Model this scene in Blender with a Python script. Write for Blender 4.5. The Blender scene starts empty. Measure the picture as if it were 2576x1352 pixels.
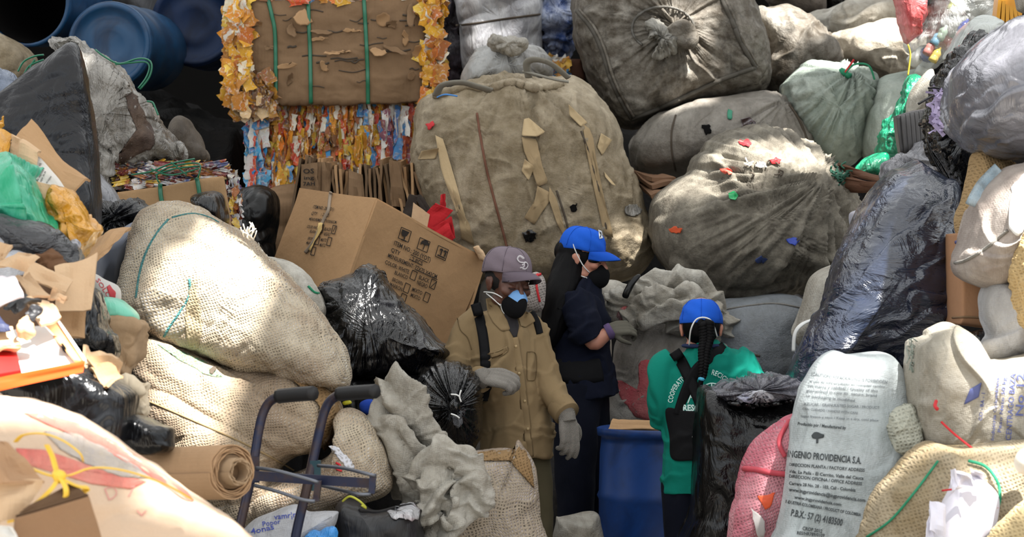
import bpy, math, random
import numpy as np
from mathutils import Vector, Matrix
from mathutils.bvhtree import BVHTree
S = bpy.context.scene
COL = S.collection
pi = math.pi
# ---------------------------------------------------------------- camera, world, sun, exposure
W, H = 2576, 1352
F = 7040.0
CAMZ = 1.7
cd = bpy.data.cameras.new('camera'); cam = bpy.data.objects.new('camera', cd); COL.objects.link(cam)
cam.location = (0, 0, CAMZ); cam.rotation_euler = (pi/2, 0, 0)
cd.sensor_width = 36; cd.lens = 36*F/W; cd.clip_end = 200
cd.dof.use_dof = True; cd.dof.focus_distance = 11.3; cd.dof.aperture_fstop = 5.6
S.camera = cam
S.view_settings.view_transform = 'Standard'; S.view_settings.look = 'None'
S.view_settings.exposure = -0.25; S.view_settings.gamma = 1.0; S.view_settings.use_curve_mapping = False
wd = bpy.data.worlds.new('sky'); S.world = wd; wd.use_nodes = True
bg = wd.node_tree.nodes['Background']; bg.inputs[0].default_value = (0.90, 0.95, 1.0, 1); bg.inputs[1].default_value = 1.0
_g = wd.node_tree.nodes.new('ShaderNodeTexCoord'); _s = wd.node_tree.nodes.new('ShaderNodeSeparateXYZ'); _r = wd.node_tree.nodes.new('ShaderNodeMapRange')
wd.node_tree.links.new(_g.outputs['Generated'], _s.inputs[0]); wd.node_tree.links.new(_s.outputs[2], _r.inputs['Value'])
_r.inputs['From Min'].default_value = -.05; _r.inputs['From Max'].default_value = .5; _r.inputs['To Min'].default_value = .75; _r.inputs['To Max'].default_value = 2.9   # hazy sky, darker towards the horizon
wd.node_tree.links.new(_r.outputs[0], bg.inputs[1])
sl = bpy.data.lights.new('sun', 'SUN'); sl.energy = 26; sl.angle = math.radians(1.2); sl.color = (1, 0.97, 0.92)
sun = bpy.data.objects.new('sun', sl); COL.objects.link(sun)
SUND = Vector((0.28, -0.52, 0.9)).normalized()
sun.rotation_euler = SUND.to_track_quat('Z', 'Y').to_euler(); sun.location = (3, 4, 9)

# ---------------------------------------------------------------- helpers
def P(px, py, Y):
    return Vector(((px-W/2)/F*Y, Y, CAMZ-(py-H/2)/F*Y))
def Pn(px, py, Y):
    px = np.asarray(px, float); py = np.asarray(py, float); Y = np.asarray(Y, float)+0*px
    return np.stack([(px-W/2)/F*Y, Y, CAMZ-(py-H/2)/F*Y], -1)
def hsh(ix, iy, iz, seed):
    h = (ix.astype(np.int64)*374761393 + iy.astype(np.int64)*668265263 + iz.astype(np.int64)*2147483647 + seed*974711) & 0xffffffff
    h = ((h ^ (h >> 13))*1274126177) & 0xffffffff
    h = ((h ^ (h >> 16))*2246822519) & 0xffffffff
    return ((h ^ (h >> 15)) & 0xffffff)/float(0xffffff)
def vnoise(p, seed=0):
    p = np.asarray(p, float); i = np.floor(p); f = p-i; i = i.astype(np.int64); f = f*f*f*(f*(f*6-15)+10)
    r = 0
    for dx in (0, 1):
        wx = f[..., 0] if dx else 1-f[..., 0]
        for dy in (0, 1):
            wy = f[..., 1] if dy else 1-f[..., 1]
            for dz in (0, 1):
                wz = f[..., 2] if dz else 1-f[..., 2]
                r = r+wx*wy*wz*hsh(i[..., 0]+dx, i[..., 1]+dy, i[..., 2]+dz, seed)
    return r*2-1
def fbm(p, seed=0, o=4, g=0.5):
    r = 0; a = 1; t = 0
    p = np.asarray(p, float)
    for k in range(o):
        r = r+a*vnoise(p*(2**k)+k*17.3, seed+k); t += a; a *= g
    return r/t
def worley(p, seed=0):
    p = np.asarray(p, float); i = np.floor(p).astype(np.int64)
    d1 = np.full(p.shape[:-1], 9.); d2 = d1.copy(); cid = d1.copy()
    for dx in (-1, 0, 1):
        for dy in (-1, 0, 1):
            for dz in (-1, 0, 1):
                a, b, c = i[..., 0]+dx, i[..., 1]+dy, i[..., 2]+dz
                q = np.stack([a+hsh(a, b, c, seed), b+hsh(a, b, c, seed+1), c+hsh(a, b, c, seed+2)], -1)
                d = np.linalg.norm(q-p, axis=-1)
                n = d < d1
                d2 = np.where(n, d1, np.minimum(d2, d)); cid = np.where(n, hsh(a, b, c, seed+5), cid); d1 = np.where(n, d, d1)
    return d1, d2, cid
def crumple(p, seed=0, o=3):
    """creased cloth or film: flat facets meeting in sharp ridges and valleys"""
    r = 0; a = 1
    for k in range(o):
        q = p*1.9**k+k*11.7
        n = vnoise(q, seed+k*3)+.5*vnoise(q*1.7+3, seed+k*3+1)
        r = r+a*(np.abs(np.abs(n)-.28)-.18); a *= .52
    return r
ORI = {}
def mk(name, V, Fc, mat=None, parent=None, loc=None, smooth=True, attr=None):
    V = np.asarray(V, float)
    if parent is not None: o0 = ORI[parent]
    elif loc is not None: o0 = np.array(loc, float)
    else: o0 = np.array([(V[:, 0].min()+V[:, 0].max())/2, (V[:, 1].min()+V[:, 1].max())/2, V[:, 2].min()])
    me = bpy.data.meshes.new(name)
    if isinstance(Fc, np.ndarray) and Fc.ndim == 2:
        n = Fc.shape[1]; me.vertices.add(len(V)); me.vertices.foreach_set('co', (V-o0).ravel())
        me.loops.add(Fc.size); me.loops.foreach_set('vertex_index', Fc.ravel().astype(np.int32))
        me.polygons.add(len(Fc)); me.polygons.foreach_set('loop_start', np.arange(0, Fc.size, n, dtype=np.int32))
        me.polygons.foreach_set('loop_total', np.full(len(Fc), n, np.int32))
        me.update(calc_edges=True); me.validate()
    else:
        me.from_pydata([tuple(v) for v in (V-o0)], [], [tuple(int(i) for i in f) for f in Fc]); me.update()
    if smooth: me.polygons.foreach_set('use_smooth', [True]*len(me.polygons))
    if attr is not None:
        ca = me.color_attributes.new('tint', 'FLOAT_COLOR', 'POINT')
        a = np.ones((len(V), 4)); a[:, :3] = attr; ca.data.foreach_set('color', a.ravel())
    if mat is not None: me.materials.append(mat)
    o = bpy.data.objects.new(name, me); COL.objects.link(o)
    ORI[o] = o0
    if parent is not None: o.parent = parent
    else: o.location = o0
    return o
def empty(name, loc):
    o = bpy.data.objects.new(name, None); COL.objects.link(o); o.location = loc; o.empty_display_size = .1
    ORI[o] = np.array(loc, float); return o
def tag(o, label=None, cat=None, group=None, kind=None):
    if label: o['label'] = label
    if cat: o['category'] = cat
    if group: o['group'] = group
    if kind: o['kind'] = kind
    return o
def wverts(o):
    me = o.data; a = np.empty(len(me.vertices)*3); me.vertices.foreach_get('co', a)
    return a.reshape(-1, 3)+ORI[o]
def bvh_of(*objs):
    V = []; Fs = []; n = 0
    for o in objs:
        v = wverts(o); V += [tuple(x) for x in v]
        Fs += [tuple(i+n for i in p.vertices) for p in o.data.polygons]; n += len(v)
    return BVHTree.FromPolygons(V, Fs)
LASTY = [11.]
def cast(bvh, px, py, off=0.004, Ydef=11):
    o = Vector((0, 0, CAMZ)); d = (P(px, py, 10)-o).normalized()
    h = bvh.ray_cast(o, d)
    if h[0] is None:   # just past the edge: carry on at the depth of the last point found
        return o+d*((LASTY[0]-off)/d.y)
    LASTY[0] = h[0].y
    return h[0]-d*off
class MB:
    def __init__(s): s.V = []; s.F = []; s.n = 0
    def add(s, V, Fc):
        V = [tuple(v) for v in V]; s.V += V; s.F += [tuple(int(i)+s.n for i in f) for f in Fc]; s.n += len(V); return s
    def build(s, name, mat=None, parent=None, smooth=True, loc=None): return mk(name, s.V, s.F, mat, parent, loc, smooth)
def crom(pts, n, closed=True, smooth=True):
    p = np.array(pts, float); m = len(p)
    if smooth:
        out = []
        rng = range(m) if closed else range(m-1)
        for i in rng:
            a, b, c, d = (p[(i-1) % m], p[i], p[(i+1) % m], p[(i+2) % m]) if closed else (p[max(i-1, 0)], p[i], p[i+1], p[min(i+2, m-1)])
            t = np.linspace(0, 1, 12, endpoint=False)[:, None]
            out.append(.5*((2*b)+(-a+c)*t+(2*a-5*b+4*c-d)*t*t+(-a+3*b-3*c+d)*t**3))
        q = np.concatenate(out)
        if not closed: q = np.vstack([q, p[-1:]])
    else: q = p
    if closed: q = np.vstack([q, q[:1]])
    L = np.r_[0, np.cumsum(np.linalg.norm(np.diff(q[:, :2], axis=0), axis=1)+1e-9)]
    t = np.linspace(0, L[-1], n+1)[:-1] if closed else np.linspace(0, L[-1], n)
    return np.stack([np.interp(t, L, q[:, k]) for k in range(q.shape[1])], -1)
def gridfaces(nr, nc, wrap=True):
    f = []
    i = np.arange(nr-1)[:, None]; j = np.arange(nc if wrap else nc-1)[None]
    a = i*nc+j; b = i*nc+(j+1) % nc; c = (i+1)*nc+(j+1) % nc; d = (i+1)*nc+j
    return np.stack([a, b, c, d], -1).reshape(-1, 4)
def gnormals(G, wrap=True):
    if wrap: du = np.roll(G, -1, 1)-np.roll(G, 1, 1)
    else: du = np.gradient(G, axis=1)
    dv = np.gradient(G, axis=0)
    n = np.cross(dv, du); l = np.linalg.norm(n, axis=-1, keepdims=True)
    return n/np.maximum(l, 1e-9)
def dispf(Wp, folds, seed, cpx, Y0):
    """sum of displacement fields (metres) at rest points Wp"""
    D = np.zeros(Wp.shape[:-1])
    for k, f in enumerate(folds):
        t = f[0]; sd = seed*13+k*5
        if t == 'fbm': D += f[1]*fbm(Wp*f[2], sd, 4)
        elif t == 'crump': D += f[1]*crumple(Wp*f[2]*.7, sd, 3)*1.9
        elif t == 'ridge':   # amp, freq, angle(deg, direction the folds run), stretch
            a = math.radians(f[3]); st = f[4] if len(f) > 4 else 5
            al = Wp[..., 0]*math.cos(a)+Wp[..., 2]*math.sin(a); ac = -Wp[..., 0]*math.sin(a)+Wp[..., 2]*math.cos(a)
            wob = 0.35*fbm(Wp*f[2]*0.3, sd+3, 2)
            q = np.stack([al*f[2]/st, ac*f[2]+wob, Wp[..., 1]*f[2]*.7], -1)
            n = fbm(q, sd, 3, .45)
            m = np.clip(0.5+1.3*fbm(Wp*f[2]*0.25+5, sd+9, 2), 0, 1)
            D += f[1]*(1.6*np.abs(n)**0.8-.35)*m
        elif t == 'fold':   # overlapping draped folds with one steep side: amp, freq, angle of the fold lines, warp
            a = math.radians(f[3]); wp = f[4] if len(f) > 4 else 1.2
            al = Wp[..., 0]*math.cos(a)+Wp[..., 2]*math.sin(a); ac = -Wp[..., 0]*math.sin(a)+Wp[..., 2]*math.cos(a)
            ph = ac*f[2]+wp*fbm(np.stack([al*f[2]*.22, ac*f[2]*.3, Wp[..., 1]*f[2]*.3], -1), sd, 3)*2+.25*vnoise(Wp*f[2]*1.3, sd+2)
            k_ = np.floor(ph); q = ph-k_
            pr = np.where(q < .8, (q/.8)**1.6, np.cos((q-.8)/.2*pi/2)**1.0)
            amp = np.clip(.35+1.3*vnoise(np.stack([al*f[2]*.45, k_*3.7, k_*0], -1), sd+7), 0, 1.3)
            D += f[1]*(pr*amp-.15)
        elif t == 'pleat':   # amp, (px,py), n, radius
            K = P(f[2][0], f[2][1], Y0); dx = Wp[..., 0]-K.x; dz = Wp[..., 2]-K.z
            r = np.sqrt(dx*dx+dz*dz); th = np.arctan2(dz, dx)
            cs_ = np.stack([np.cos(th), np.sin(th), r*.5], -1)
            n = fbm(cs_*np.array([f[3]*.42, f[3]*.42, 1.6])+7, sd, 4, .55)
            env = np.exp(-(r/f[4])**2)*np.clip(r/(0.08*f[4]+.01), 0, 1)
            D += .8*f[1]*env*(2.0*np.abs(n)**.8-.5)*np.clip(.8+.9*vnoise(cs_*np.array([2., 2, 5])/1., sd+4), .1, 1.5)
        elif t == 'dent':    # amp, (px,py), radius
            K = P(f[2][0], f[2][1], Y0); r2 = ((Wp[..., 0]-K.x)**2+(Wp[..., 2]-K.z)**2)/f[3]**2
            D += f[1]*np.exp(-r2)
    return D
SD = [100]
def blob(name, label, cat, out, Y, T, mat, c=None, lean=0., leanx=0., e=(.85, .8), folds=(), NA=None, NR=None, parent=None,
         group=None, smooth=True, Tb=None, seed=None, jag=0, kind=None):
    SD[0] += 1; seed = seed or SD[0]
    o = np.array(out, float)
    ext = max(np.ptp(o[:, 0]), np.ptp(o[:, 1]))
    NA = NA or int(min(320, max(40, ext*.9))); NR = NR or int(min(120, max(14, ext*.28)))
    q = crom(o, NA, True, smooth)
    if jag:
        tt = np.linspace(0, 2*pi, NA, endpoint=False); cc = np.stack([np.cos(tt), np.sin(tt), tt*0], -1)
        nn = fbm(cc*NA/14., seed, 2)
        q = q+(q-q.mean(0))/np.linalg.norm(q-q.mean(0), axis=1)[:, None]*(nn*jag)[:, None]
    c0 = q.mean(0)
    c = np.array(c, float) if c is not None else c0
    t = np.linspace(0.02, pi-0.02, NR)[:, None]
    s = np.sin(t)**e[0]; d = -np.sign(np.cos(t))*np.abs(np.cos(t))**e[1]
    Tb = T if Tb is None else Tb
    dd = np.where(d < 0, d*T, d*Tb)
    px = c[0]+s*(q[:, 0][None]-c[0]); py = c[1]+s*(q[:, 1][None]-c[1])
    Yp = Y+lean*(c0[1]-py)*Y/F+leanx*(px-c0[0])*Y/F
    G = Pn(px, py, Yp); G[..., 1] += dd
    if folds:
        n = gnormals(G)
        cy = G.mean((0, 1)); sgn = np.sign(((G-cy)*n).sum(-1).mean()) or 1
        G = G+n*sgn*(dispf(G, folds, seed, c, Y)*(1-.55*np.sin(t)**8))[..., None]
    V = G.reshape(-1, 3); Fc = gridfaces(NR, NA)
    V = np.vstack([V, G[0].mean(0), G[-1].mean(0)]); a = len(V)-2; b = len(V)-1
    j = np.arange(NA); k = (j+1) % NA
    tri = [(a, int(y), int(x)) for x, y in zip(j, k)]+[(b, int(x)+(NR-1)*NA, int(y)+(NR-1)*NA) for x, y in zip(j, k)]
    quads = Fc[:, ::-1]
    # degenerate quads for caps keep one fast array
    tri4 = None
    ob = mk(name, V, [tuple(f) for f in quads.tolist()]+[(t_[0], t_[2], t_[1]) for t_ in tri], mat, parent)
    if label or cat or group or kind: tag(ob, label, cat, group, kind)
    return ob
def sheet(name, label, cat, corners, mat, th=.005, bend=.01, parent=None, n=10, group=None, seed=None):
    """bent card sheet through four (px,py,Y) corners"""
    SD[0] += 1; sd = seed or SD[0]
    a, b, c, d = [np.array(P(*k)) for k in corners]
    u = np.linspace(0, 1, n)[None, :, None]; v = np.linspace(0, 1, n)[:, None, None]
    G = (a*(1-u)+b*u)*(1-v)+(d*(1-u)+c*u)*v
    nn = gnormals(G, False)
    G = G+nn*(bend*2*fbm(np.concatenate([u+0*v, v+0*u, 0*u+0*v], -1)*1.6, sd, 2))[..., None]
    nn = gnormals(G, False)
    A = (G+nn*th/2).reshape(-1, 3); B = (G-nn*th/2).reshape(-1, 3); N = n*n
    f = gridfaces(n, n, False); Fc = f.tolist()+(f[:, ::-1]+N).tolist()
    rim = [i for i in range(n)]+[i*n+n-1 for i in range(1, n)]+[(n-1)*n+i for i in range(n-2, -1, -1)]+[i*n for i in range(n-2, 0, -1)]
    for x, y in zip(rim, rim[1:]+rim[:1]): Fc.append([y, x, x+N, y+N])
    o = mk(name, np.vstack([A, B]), Fc, mat, parent, smooth=False)
    if label: tag(o, label, cat, group)
    return o
def tube(pts, rad, n=8, closed=False, flat=1.0, up=(0, 0, 1)):
    """pts (k,3) path, rad scalar or list -> V, F"""
    p = np.array(pts, float); k = len(p); r = np.broadcast_to(np.array(rad, float), (k,))
    V = []
    t = (np.roll(p, -1, 0)-np.roll(p, 1, 0)) if closed else np.gradient(p, axis=0)
    t = t/np.maximum(np.linalg.norm(t, axis=1, keepdims=True), 1e-9)
    a = np.cross(t[0], up)
    if np.linalg.norm(a) < .1: a = np.cross(t[0], (1, 0, 0))
    a /= np.linalg.norm(a)
    for i in range(k):
        a = a-t[i]*a.dot(t[i]); a /= max(np.linalg.norm(a), 1e-9); b = np.cross(t[i], a)
        th = np.linspace(0, 2*pi, n, endpoint=False)[:, None]
        V.append(p[i]+r[i]*(a*np.cos(th)+b*np.sin(th)*flat))
    V = np.concatenate(V)
    Fc = []
    for i in range(k if closed else k-1):
        for j in range(n):
            i2 = (i+1) % k
            Fc.append((i*n+j, i*n+(j+1) % n, i2*n+(j+1) % n, i2*n+j))
    if not closed:
        Fc.append(tuple(range(n-1, -1, -1))); Fc.append(tuple((k-1)*n+j for j in range(n)))
    return V, Fc
def smoothpath(pts, n=40, closed=False):
    return crom3(pts, n, closed)
def crom3(pts, n, closed=False):
    p = np.array(pts, float); m = len(p); out = []
    rng = range(m) if closed else range(m-1)
    for i in rng:
        a, b, c, d = (p[(i-1) % m], p[i], p[(i+1) % m], p[(i+2) % m]) if closed else (p[max(i-1, 0)], p[i], p[i+1], p[min(i+2, m-1)])
        t = np.linspace(0, 1, 10, endpoint=False)[:, None]
        out.append(.5*((2*b)+(-a+c)*t+(2*a-5*b+4*c-d)*t*t+(-a+3*b-3*c+d)*t**3))
    q = np.concatenate(out)
    q = np.vstack([q, q[:1] if closed else p[-1:]])
    L = np.r_[0, np.cumsum(np.linalg.norm(np.diff(q[:, :3], axis=0), axis=1)+1e-9)]
    t = np.linspace(0, L[-1], n+1)[:-1] if closed else np.linspace(0, L[-1], n)
    return np.stack([np.interp(t, L, q[:, k]) for k in range(q.shape[1])], -1)
def cable(name, pxpts, rad, mat, parent=None, n=40, flat=1.0, closed=False, up=(0, 0, 1), label=None, cat=None):
    pts = crom3([tuple(P(*q)) for q in pxpts], n, closed)
    V, Fc = tube(pts, rad, 8, closed, flat, up); o = mk(name, V, Fc, mat, parent)
    if label: tag(o, label, cat)
    return o
def on_surf(name, bvh, pxpts, rad, mat, parent, n=50, off=.003, flat=1.0, closed=False):
    """strip laid on a surface along pixel path"""
    q = crom(pxpts, n, closed); cast(bvh, *q[len(q)//2]); pts = [tuple(cast(bvh, x, y, off)) for x, y in q]
    V, Fc = tube(pts, rad, 6, closed, flat, (0, 1, 0)); return mk(name, V, Fc, mat, parent)
def patch(name, bvh, out, mat, parent, off=.006, rings=7, n=40, smooth=False, jag=0, attrseed=0, lift=0):
    """piece of material lying on a surface, outline given in photo pixels"""
    q = crom(out, n, True, smooth)
    if jag: q = q+np.array([[random.uniform(-jag, jag), random.uniform(-jag, jag)] for _ in range(n)])
    c = q.mean(0); Fc = []; an = (q[0][0]*7.3+q[0][1]*3.1) % 6.28; dv = np.array([math.cos(an), math.sin(an)]); ex = np.abs((q-c) @ dv).max()+1e-6
    lf = lambda x, y: off+lift*max(0., .5+.5*((x-c[0])*dv[0]+(y-c[1])*dv[1])/ex)**2
    V = [tuple(cast(bvh, c[0], c[1], lf(c[0], c[1])))]
    for k in range(1, rings+1):
        for x, y in c+(q-c)*k/rings: V.append(tuple(cast(bvh, x, y, lf(x, y))))
    for j in range(n): Fc.append((0, 1+(j+1) % n, 1+j))
    for k in range(rings-1):
        for j in range(n):
            a = 1+k*n+j; b = 1+k*n+(j+1) % n; Fc.append((a, b, b+n, a+n))
    # underside for thickness
    N = len(V); d = (P(c[0], c[1], 10)-Vector((0, 0, CAMZ))).normalized()*0.003
    V += [tuple(Vector(v)+d) for v in V]; Fc += [tuple(i+N for i in f[::-1]) for f in Fc]
    o0 = 1+(rings-1)*n
    for j in range(n): Fc.append((o0+j, o0+(j+1) % n, o0+(j+1) % n+N, o0+j+N))
    return mk(name, V, Fc, mat, parent)
def text_mesh(s, spacing=1.0, bold=0.0):
    cu = bpy.data.curves.new('t', 'FONT'); cu.body = s; cu.size = 1; cu.space_character = spacing; cu.offset = bold; cu.resolution_u = 2
    ob = bpy.data.objects.new('t', cu); COL.objects.link(ob)
    dg = bpy.context.evaluated_depsgraph_get(); me = bpy.data.meshes.new_from_object(ob.evaluated_get(dg))
    V = np.array([v.co[:2] for v in me.vertices]).reshape(-1, 2); Fc = [tuple(p.vertices) for p in me.polygons]
    bpy.data.objects.remove(ob); bpy.data.curves.remove(cu); bpy.data.meshes.remove(me)
    return V, Fc
def densify(V, Fc, lim):
    """split long triangles so lettering follows a curved surface"""
    return V, Fc
def lettering(name, bvh, lines, mat, parent, off=.0035, bold=0.01, sx=1.0):
    """lines: (text, x0,y0, x1,y1, height_px) baseline from (x0,y0) to (x1,y1) in photo pixels, or with a bend function"""
    m = MB()
    for ln in lines:
        s, x0, y0, x1, y1, h = ln[:6]
        V, Fc = text_mesh(s, 1.0, bold)
        if len(V) == 0: continue
        w = V[:, 0].max(); cap = 0.7
        ux, uy = (x1-x0)/w, (y1-y0)/w
        L = math.hypot(x1-x0, y1-y0); sh = ln[6] if len(ln) > 6 else 0
        nx, ny = (y1-y0)/L*h/cap, -(x1-x0)/L*h/cap
        nx += sh*h/cap
        out = [tuple(cast(bvh, x0+ux*v[0]+nx*v[1], y0+uy*v[0]+ny*v[1], off)) for v in V]
        m.add(out, Fc)
    return m.build(name, mat, parent, smooth=False)
def remesh(m, voxel, it=3):
    me = bpy.data.meshes.new('r'); me.from_pydata(m.V, [], m.F); me.update()
    ob = bpy.data.objects.new('r', me); COL.objects.link(ob)
    r = ob.modifiers.new('r', 'REMESH'); r.mode = 'VOXEL'; r.voxel_size = voxel
    if it:
        s = ob.modifiers.new('s', 'SMOOTH'); s.factor = .5; s.iterations = it
    dg = bpy.context.evaluated_depsgraph_get(); m2 = bpy.data.meshes.new_from_object(ob.evaluated_get(dg))
    V = np.empty(len(m2.vertices)*3); m2.vertices.foreach_get('co', V); V = V.reshape(-1, 3)
    N = np.array([v.normal[:] for v in m2.vertices]); Fc = [tuple(p.vertices) for p in m2.polygons]
    bpy.data.objects.remove(ob); bpy.data.meshes.remove(me); bpy.data.meshes.remove(m2)
    return V, N, Fc
def ellips(c, r, R=None, n=20, k=14):
    th = np.linspace(0, 2*pi, n, endpoint=False); V = []; 
    for i in range(1, k):
        ph = pi*i/k
        for t in th: V.append((r[0]*math.sin(ph)*math.cos(t), r[1]*math.sin(ph)*math.sin(t), r[2]*math.cos(ph)))
    V.append((0, 0, r[2])); V.append((0, 0, -r[2])); V = np.array(V)
    if R is not None: V = V @ np.array(R.to_3x3()).T
    V = V+np.array(c)
    Fc = gridfaces(k-1, n)[:, ::-1].tolist(); a = len(V)-2; b = a+1
    for j in range(n): Fc.append((a, j, (j+1) % n)); Fc.append((b, (k-2)*n+(j+1) % n, (k-2)*n+j))
    return V, Fc
def limb(pts, n=18):
    """tapered limb: list of (x,y,z,rx,ry) in world, rx across, ry front to back"""
    p = np.array(pts, float); q = crom3(p, max(10, len(p)*6)); V = []; k = len(q)
    t = np.gradient(q[:, :3], axis=0); t /= np.linalg.norm(t, axis=1, keepdims=True)
    for i in range(k):
        a = np.cross(t[i], (0, 1, 0)); l = np.linalg.norm(a)
        a = a/l if l > .25 else np.array([1., 0, 0]); a = a-t[i]*a.dot(t[i]); a /= np.linalg.norm(a); b = np.cross(t[i], a)
        th = np.linspace(0, 2*pi, n, endpoint=False)[:, None]
        V.append(q[i, :3]+q[i, 3]*a*np.cos(th)+q[i, 4]*b*np.sin(th))
    V = np.concatenate(V); Fc = gridfaces(k, n).tolist(); Fc.append(tuple(range(n-1, -1, -1))); Fc.append(tuple((k-1)*n+j for j in range(n)))
    V = V.tolist()
    m = MB(); m.add(V, Fc)
    return m.V, m.F
def drape(name, label, cat, paths, mat, folds=(), voxel=.008, it=3, parent=None, seed=1, Y0=10):
    """slack cloth lying in rounded folds; paths of (px, py, Y, half width m, half thickness m)"""
    m = MB()
    for q in paths:
        pts = []
        for a in q: p = P(a[0], a[1], a[2]); pts.append((p.x, p.y, p.z, a[3], a[4] if len(a) > 4 else a[3]*.6))
        m.add(*limb(pts))
    V, N, Fc = remesh(m, voxel, it)
    if folds: V = V+N*dispf(V, folds, seed, None, Y0)[:, None]
    o = mk(name, V, Fc, mat, parent)
    if label: tag(o, label, cat)
    return o
def boxc(o, a, b, c):
    o, a, b, c = [np.array(x, float) for x in (o, a, b, c)]
    V = [o, o+a, o+a+b, o+b, o+c, o+a+c, o+a+b+c, o+b+c]
    return V, [(0, 3, 2, 1), (4, 5, 6, 7), (0, 1, 5, 4), (1, 2, 6, 5), (2, 3, 7, 6), (3, 0, 4, 7)]
def cylinder(a, b, r, n=24, r2=None):
    return tube([a, b], [r, r if r2 is None else r2], n)

# ---------------------------------------------------------------- materials
def C(h, g=1.0):
    """sRGB hex -> linear"""
    v = [int(h[i:i+2], 16)/255 for i in (0, 2, 4)]
    return tuple((x/12.92 if x <= .04045 else ((x+.055)/1.055)**2.4)*g for x in v)
class NT:
    def __init__(s, name):
        s.m = bpy.data.materials.new(name); s.m.use_nodes = True; s.t = s.m.node_tree; s.b = s.t.nodes['Principled BSDF']
        s.out = s.t.nodes['Material Output']
        tc = s.n('ShaderNodeTexCoord'); oi = s.n('ShaderNodeObjectInfo')
        ad = s.n('ShaderNodeVectorMath'); ad.operation = 'ADD'; s.l(tc.outputs['Object'], ad.inputs[0])
        sc = s.n('ShaderNodeVectorMath'); sc.operation = 'SCALE'; sc.inputs[0].default_value = (7.1, 3.3, 5.7); s.l(oi.outputs['Random'], sc.inputs['Scale'])
        s.l(sc.outputs[0], ad.inputs[1]); s.co = ad.outputs[0]; s.raw = tc.outputs['Object']
    def n(s, t): return s.t.nodes.new(t)
    def l(s, a, b): s.t.links.new(a, b)
    def v(s, sock, val):
        if hasattr(val, 'is_linked') or hasattr(val, 'links'): s.l(val, sock)
        else:
            sock.default_value = (tuple(val)+(1,)) if isinstance(val, tuple) and len(val) == 3 and sock.type == 'RGBA' else val
    def map(s, scale=(1, 1, 1), rot=(0, 0, 0), src=None):
        m = s.n('ShaderNodeMapping'); s.l(src or s.co, m.inputs[0]); m.inputs['Scale'].default_value = scale; m.inputs['Rotation'].default_value = rot
        return m.outputs[0]
    def noise(s, sc, det=4, rough=.55, vec=None, dist=0):
        n = s.n('ShaderNodeTexNoise'); s.l(vec or s.co, n.inputs['Vector']); n.inputs['Scale'].default_value = sc; n.inputs['Detail'].default_value = det
        n.inputs['Roughness'].default_value = rough; n.inputs['Distortion'].default_value = dist; return n.outputs[0]
    def ridged(s, sc, det=5, vec=None, dist=.3, rough=.5):
        n = s.n('ShaderNodeTexNoise'); n.noise_type = 'RIDGED_MULTIFRACTAL'; n.normalize = True; s.l(vec or s.co, n.inputs['Vector']); n.inputs['Scale'].default_value = sc
        n.inputs['Detail'].default_value = det; n.inputs['Roughness'].default_value = rough; n.inputs['Distortion'].default_value = dist; return n.outputs[0]
    def vor(s, sc, vec=None, feat='F1', out='Distance', rnd=1):
        n = s.n('ShaderNodeTexVoronoi'); n.feature = feat; s.l(vec or s.co, n.inputs['Vector']); n.inputs['Scale'].default_value = sc
        n.inputs['Randomness'].default_value = rnd; return n.outputs[out]
    def ramp(s, fac, stops, mode='LINEAR'):
        r = s.n('ShaderNodeValToRGB'); s.l(fac, r.inputs[0]); cr = r.color_ramp; cr.interpolation = mode
        while len(cr.elements) < len(stops): cr.elements.new(.5)
        for e, (p, c) in zip(cr.elements, stops): e.position = p; e.color = (c if isinstance(c, tuple) else (c, c, c))+(1,)
        return r.outputs[0]
    def mix(s, f, a, b, mode='MIX'):
        n = s.n('ShaderNodeMix'); n.data_type = 'RGBA'; n.blend_type = mode; s.v(n.inputs[0], f); s.v(n.inputs[6], a); s.v(n.inputs[7], b); return n.outputs[2]
    def math(s, op, a, b=0.5, cl=False):
        n = s.n('ShaderNodeMath'); n.operation = op; n.use_clamp = cl; s.v(n.inputs[0], a); s.v(n.inputs[1], b); return n.outputs[0]
    def bump(s, h, st=.5, dist=.01, prev=None):
        n = s.n('ShaderNodeBump'); n.inputs['Strength'].default_value = st; n.inputs['Distance'].default_value = dist; s.l(h, n.inputs['Height'])
        if prev is not None: s.l(prev, n.inputs['Normal'])
        return n.outputs[0]
    def fin(s, col=None, rough=None, nrm=None, **kw):
        if col is not None: s.v(s.b.inputs['Base Color'], col)
        if rough is not None: s.v(s.b.inputs['Roughness'], rough)
        if nrm is not None: s.l(nrm, s.b.inputs['Normal'])
        for k, v in kw.items(): s.v(s.b.inputs[k.replace('_', ' ')], v)
        return s.m
def threads(t, freq, rot=0., warp=.004, ws=9):
    """crossing thread pattern 0..1 in the object's x-z plane"""
    nz = t.n('ShaderNodeTexNoise'); t.l(t.co, nz.inputs['Vector']); nz.inputs['Scale'].default_value = ws
    sc = t.n('ShaderNodeVectorMath'); sc.operation = 'SCALE'; t.l(nz.outputs[1], sc.inputs[0]); sc.inputs['Scale'].default_value = warp*8
    ad = t.n('ShaderNodeVectorMath'); t.l(t.co, ad.inputs[0]); t.l(sc.outputs[0], ad.inputs[1])
    m = t.map((1, 1, 1), (0, rot, 0), ad.outputs[0]); sp = t.n('ShaderNodeSeparateXYZ'); t.l(m, sp.inputs[0])
    a = t.math('ABSOLUTE', t.math('SINE', t.math('MULTIPLY', sp.outputs[0], freq*pi))); b = t.math('ABSOLUTE', t.math('SINE', t.math('MULTIPLY', sp.outputs[2], freq*pi)))
    return a, b
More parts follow.
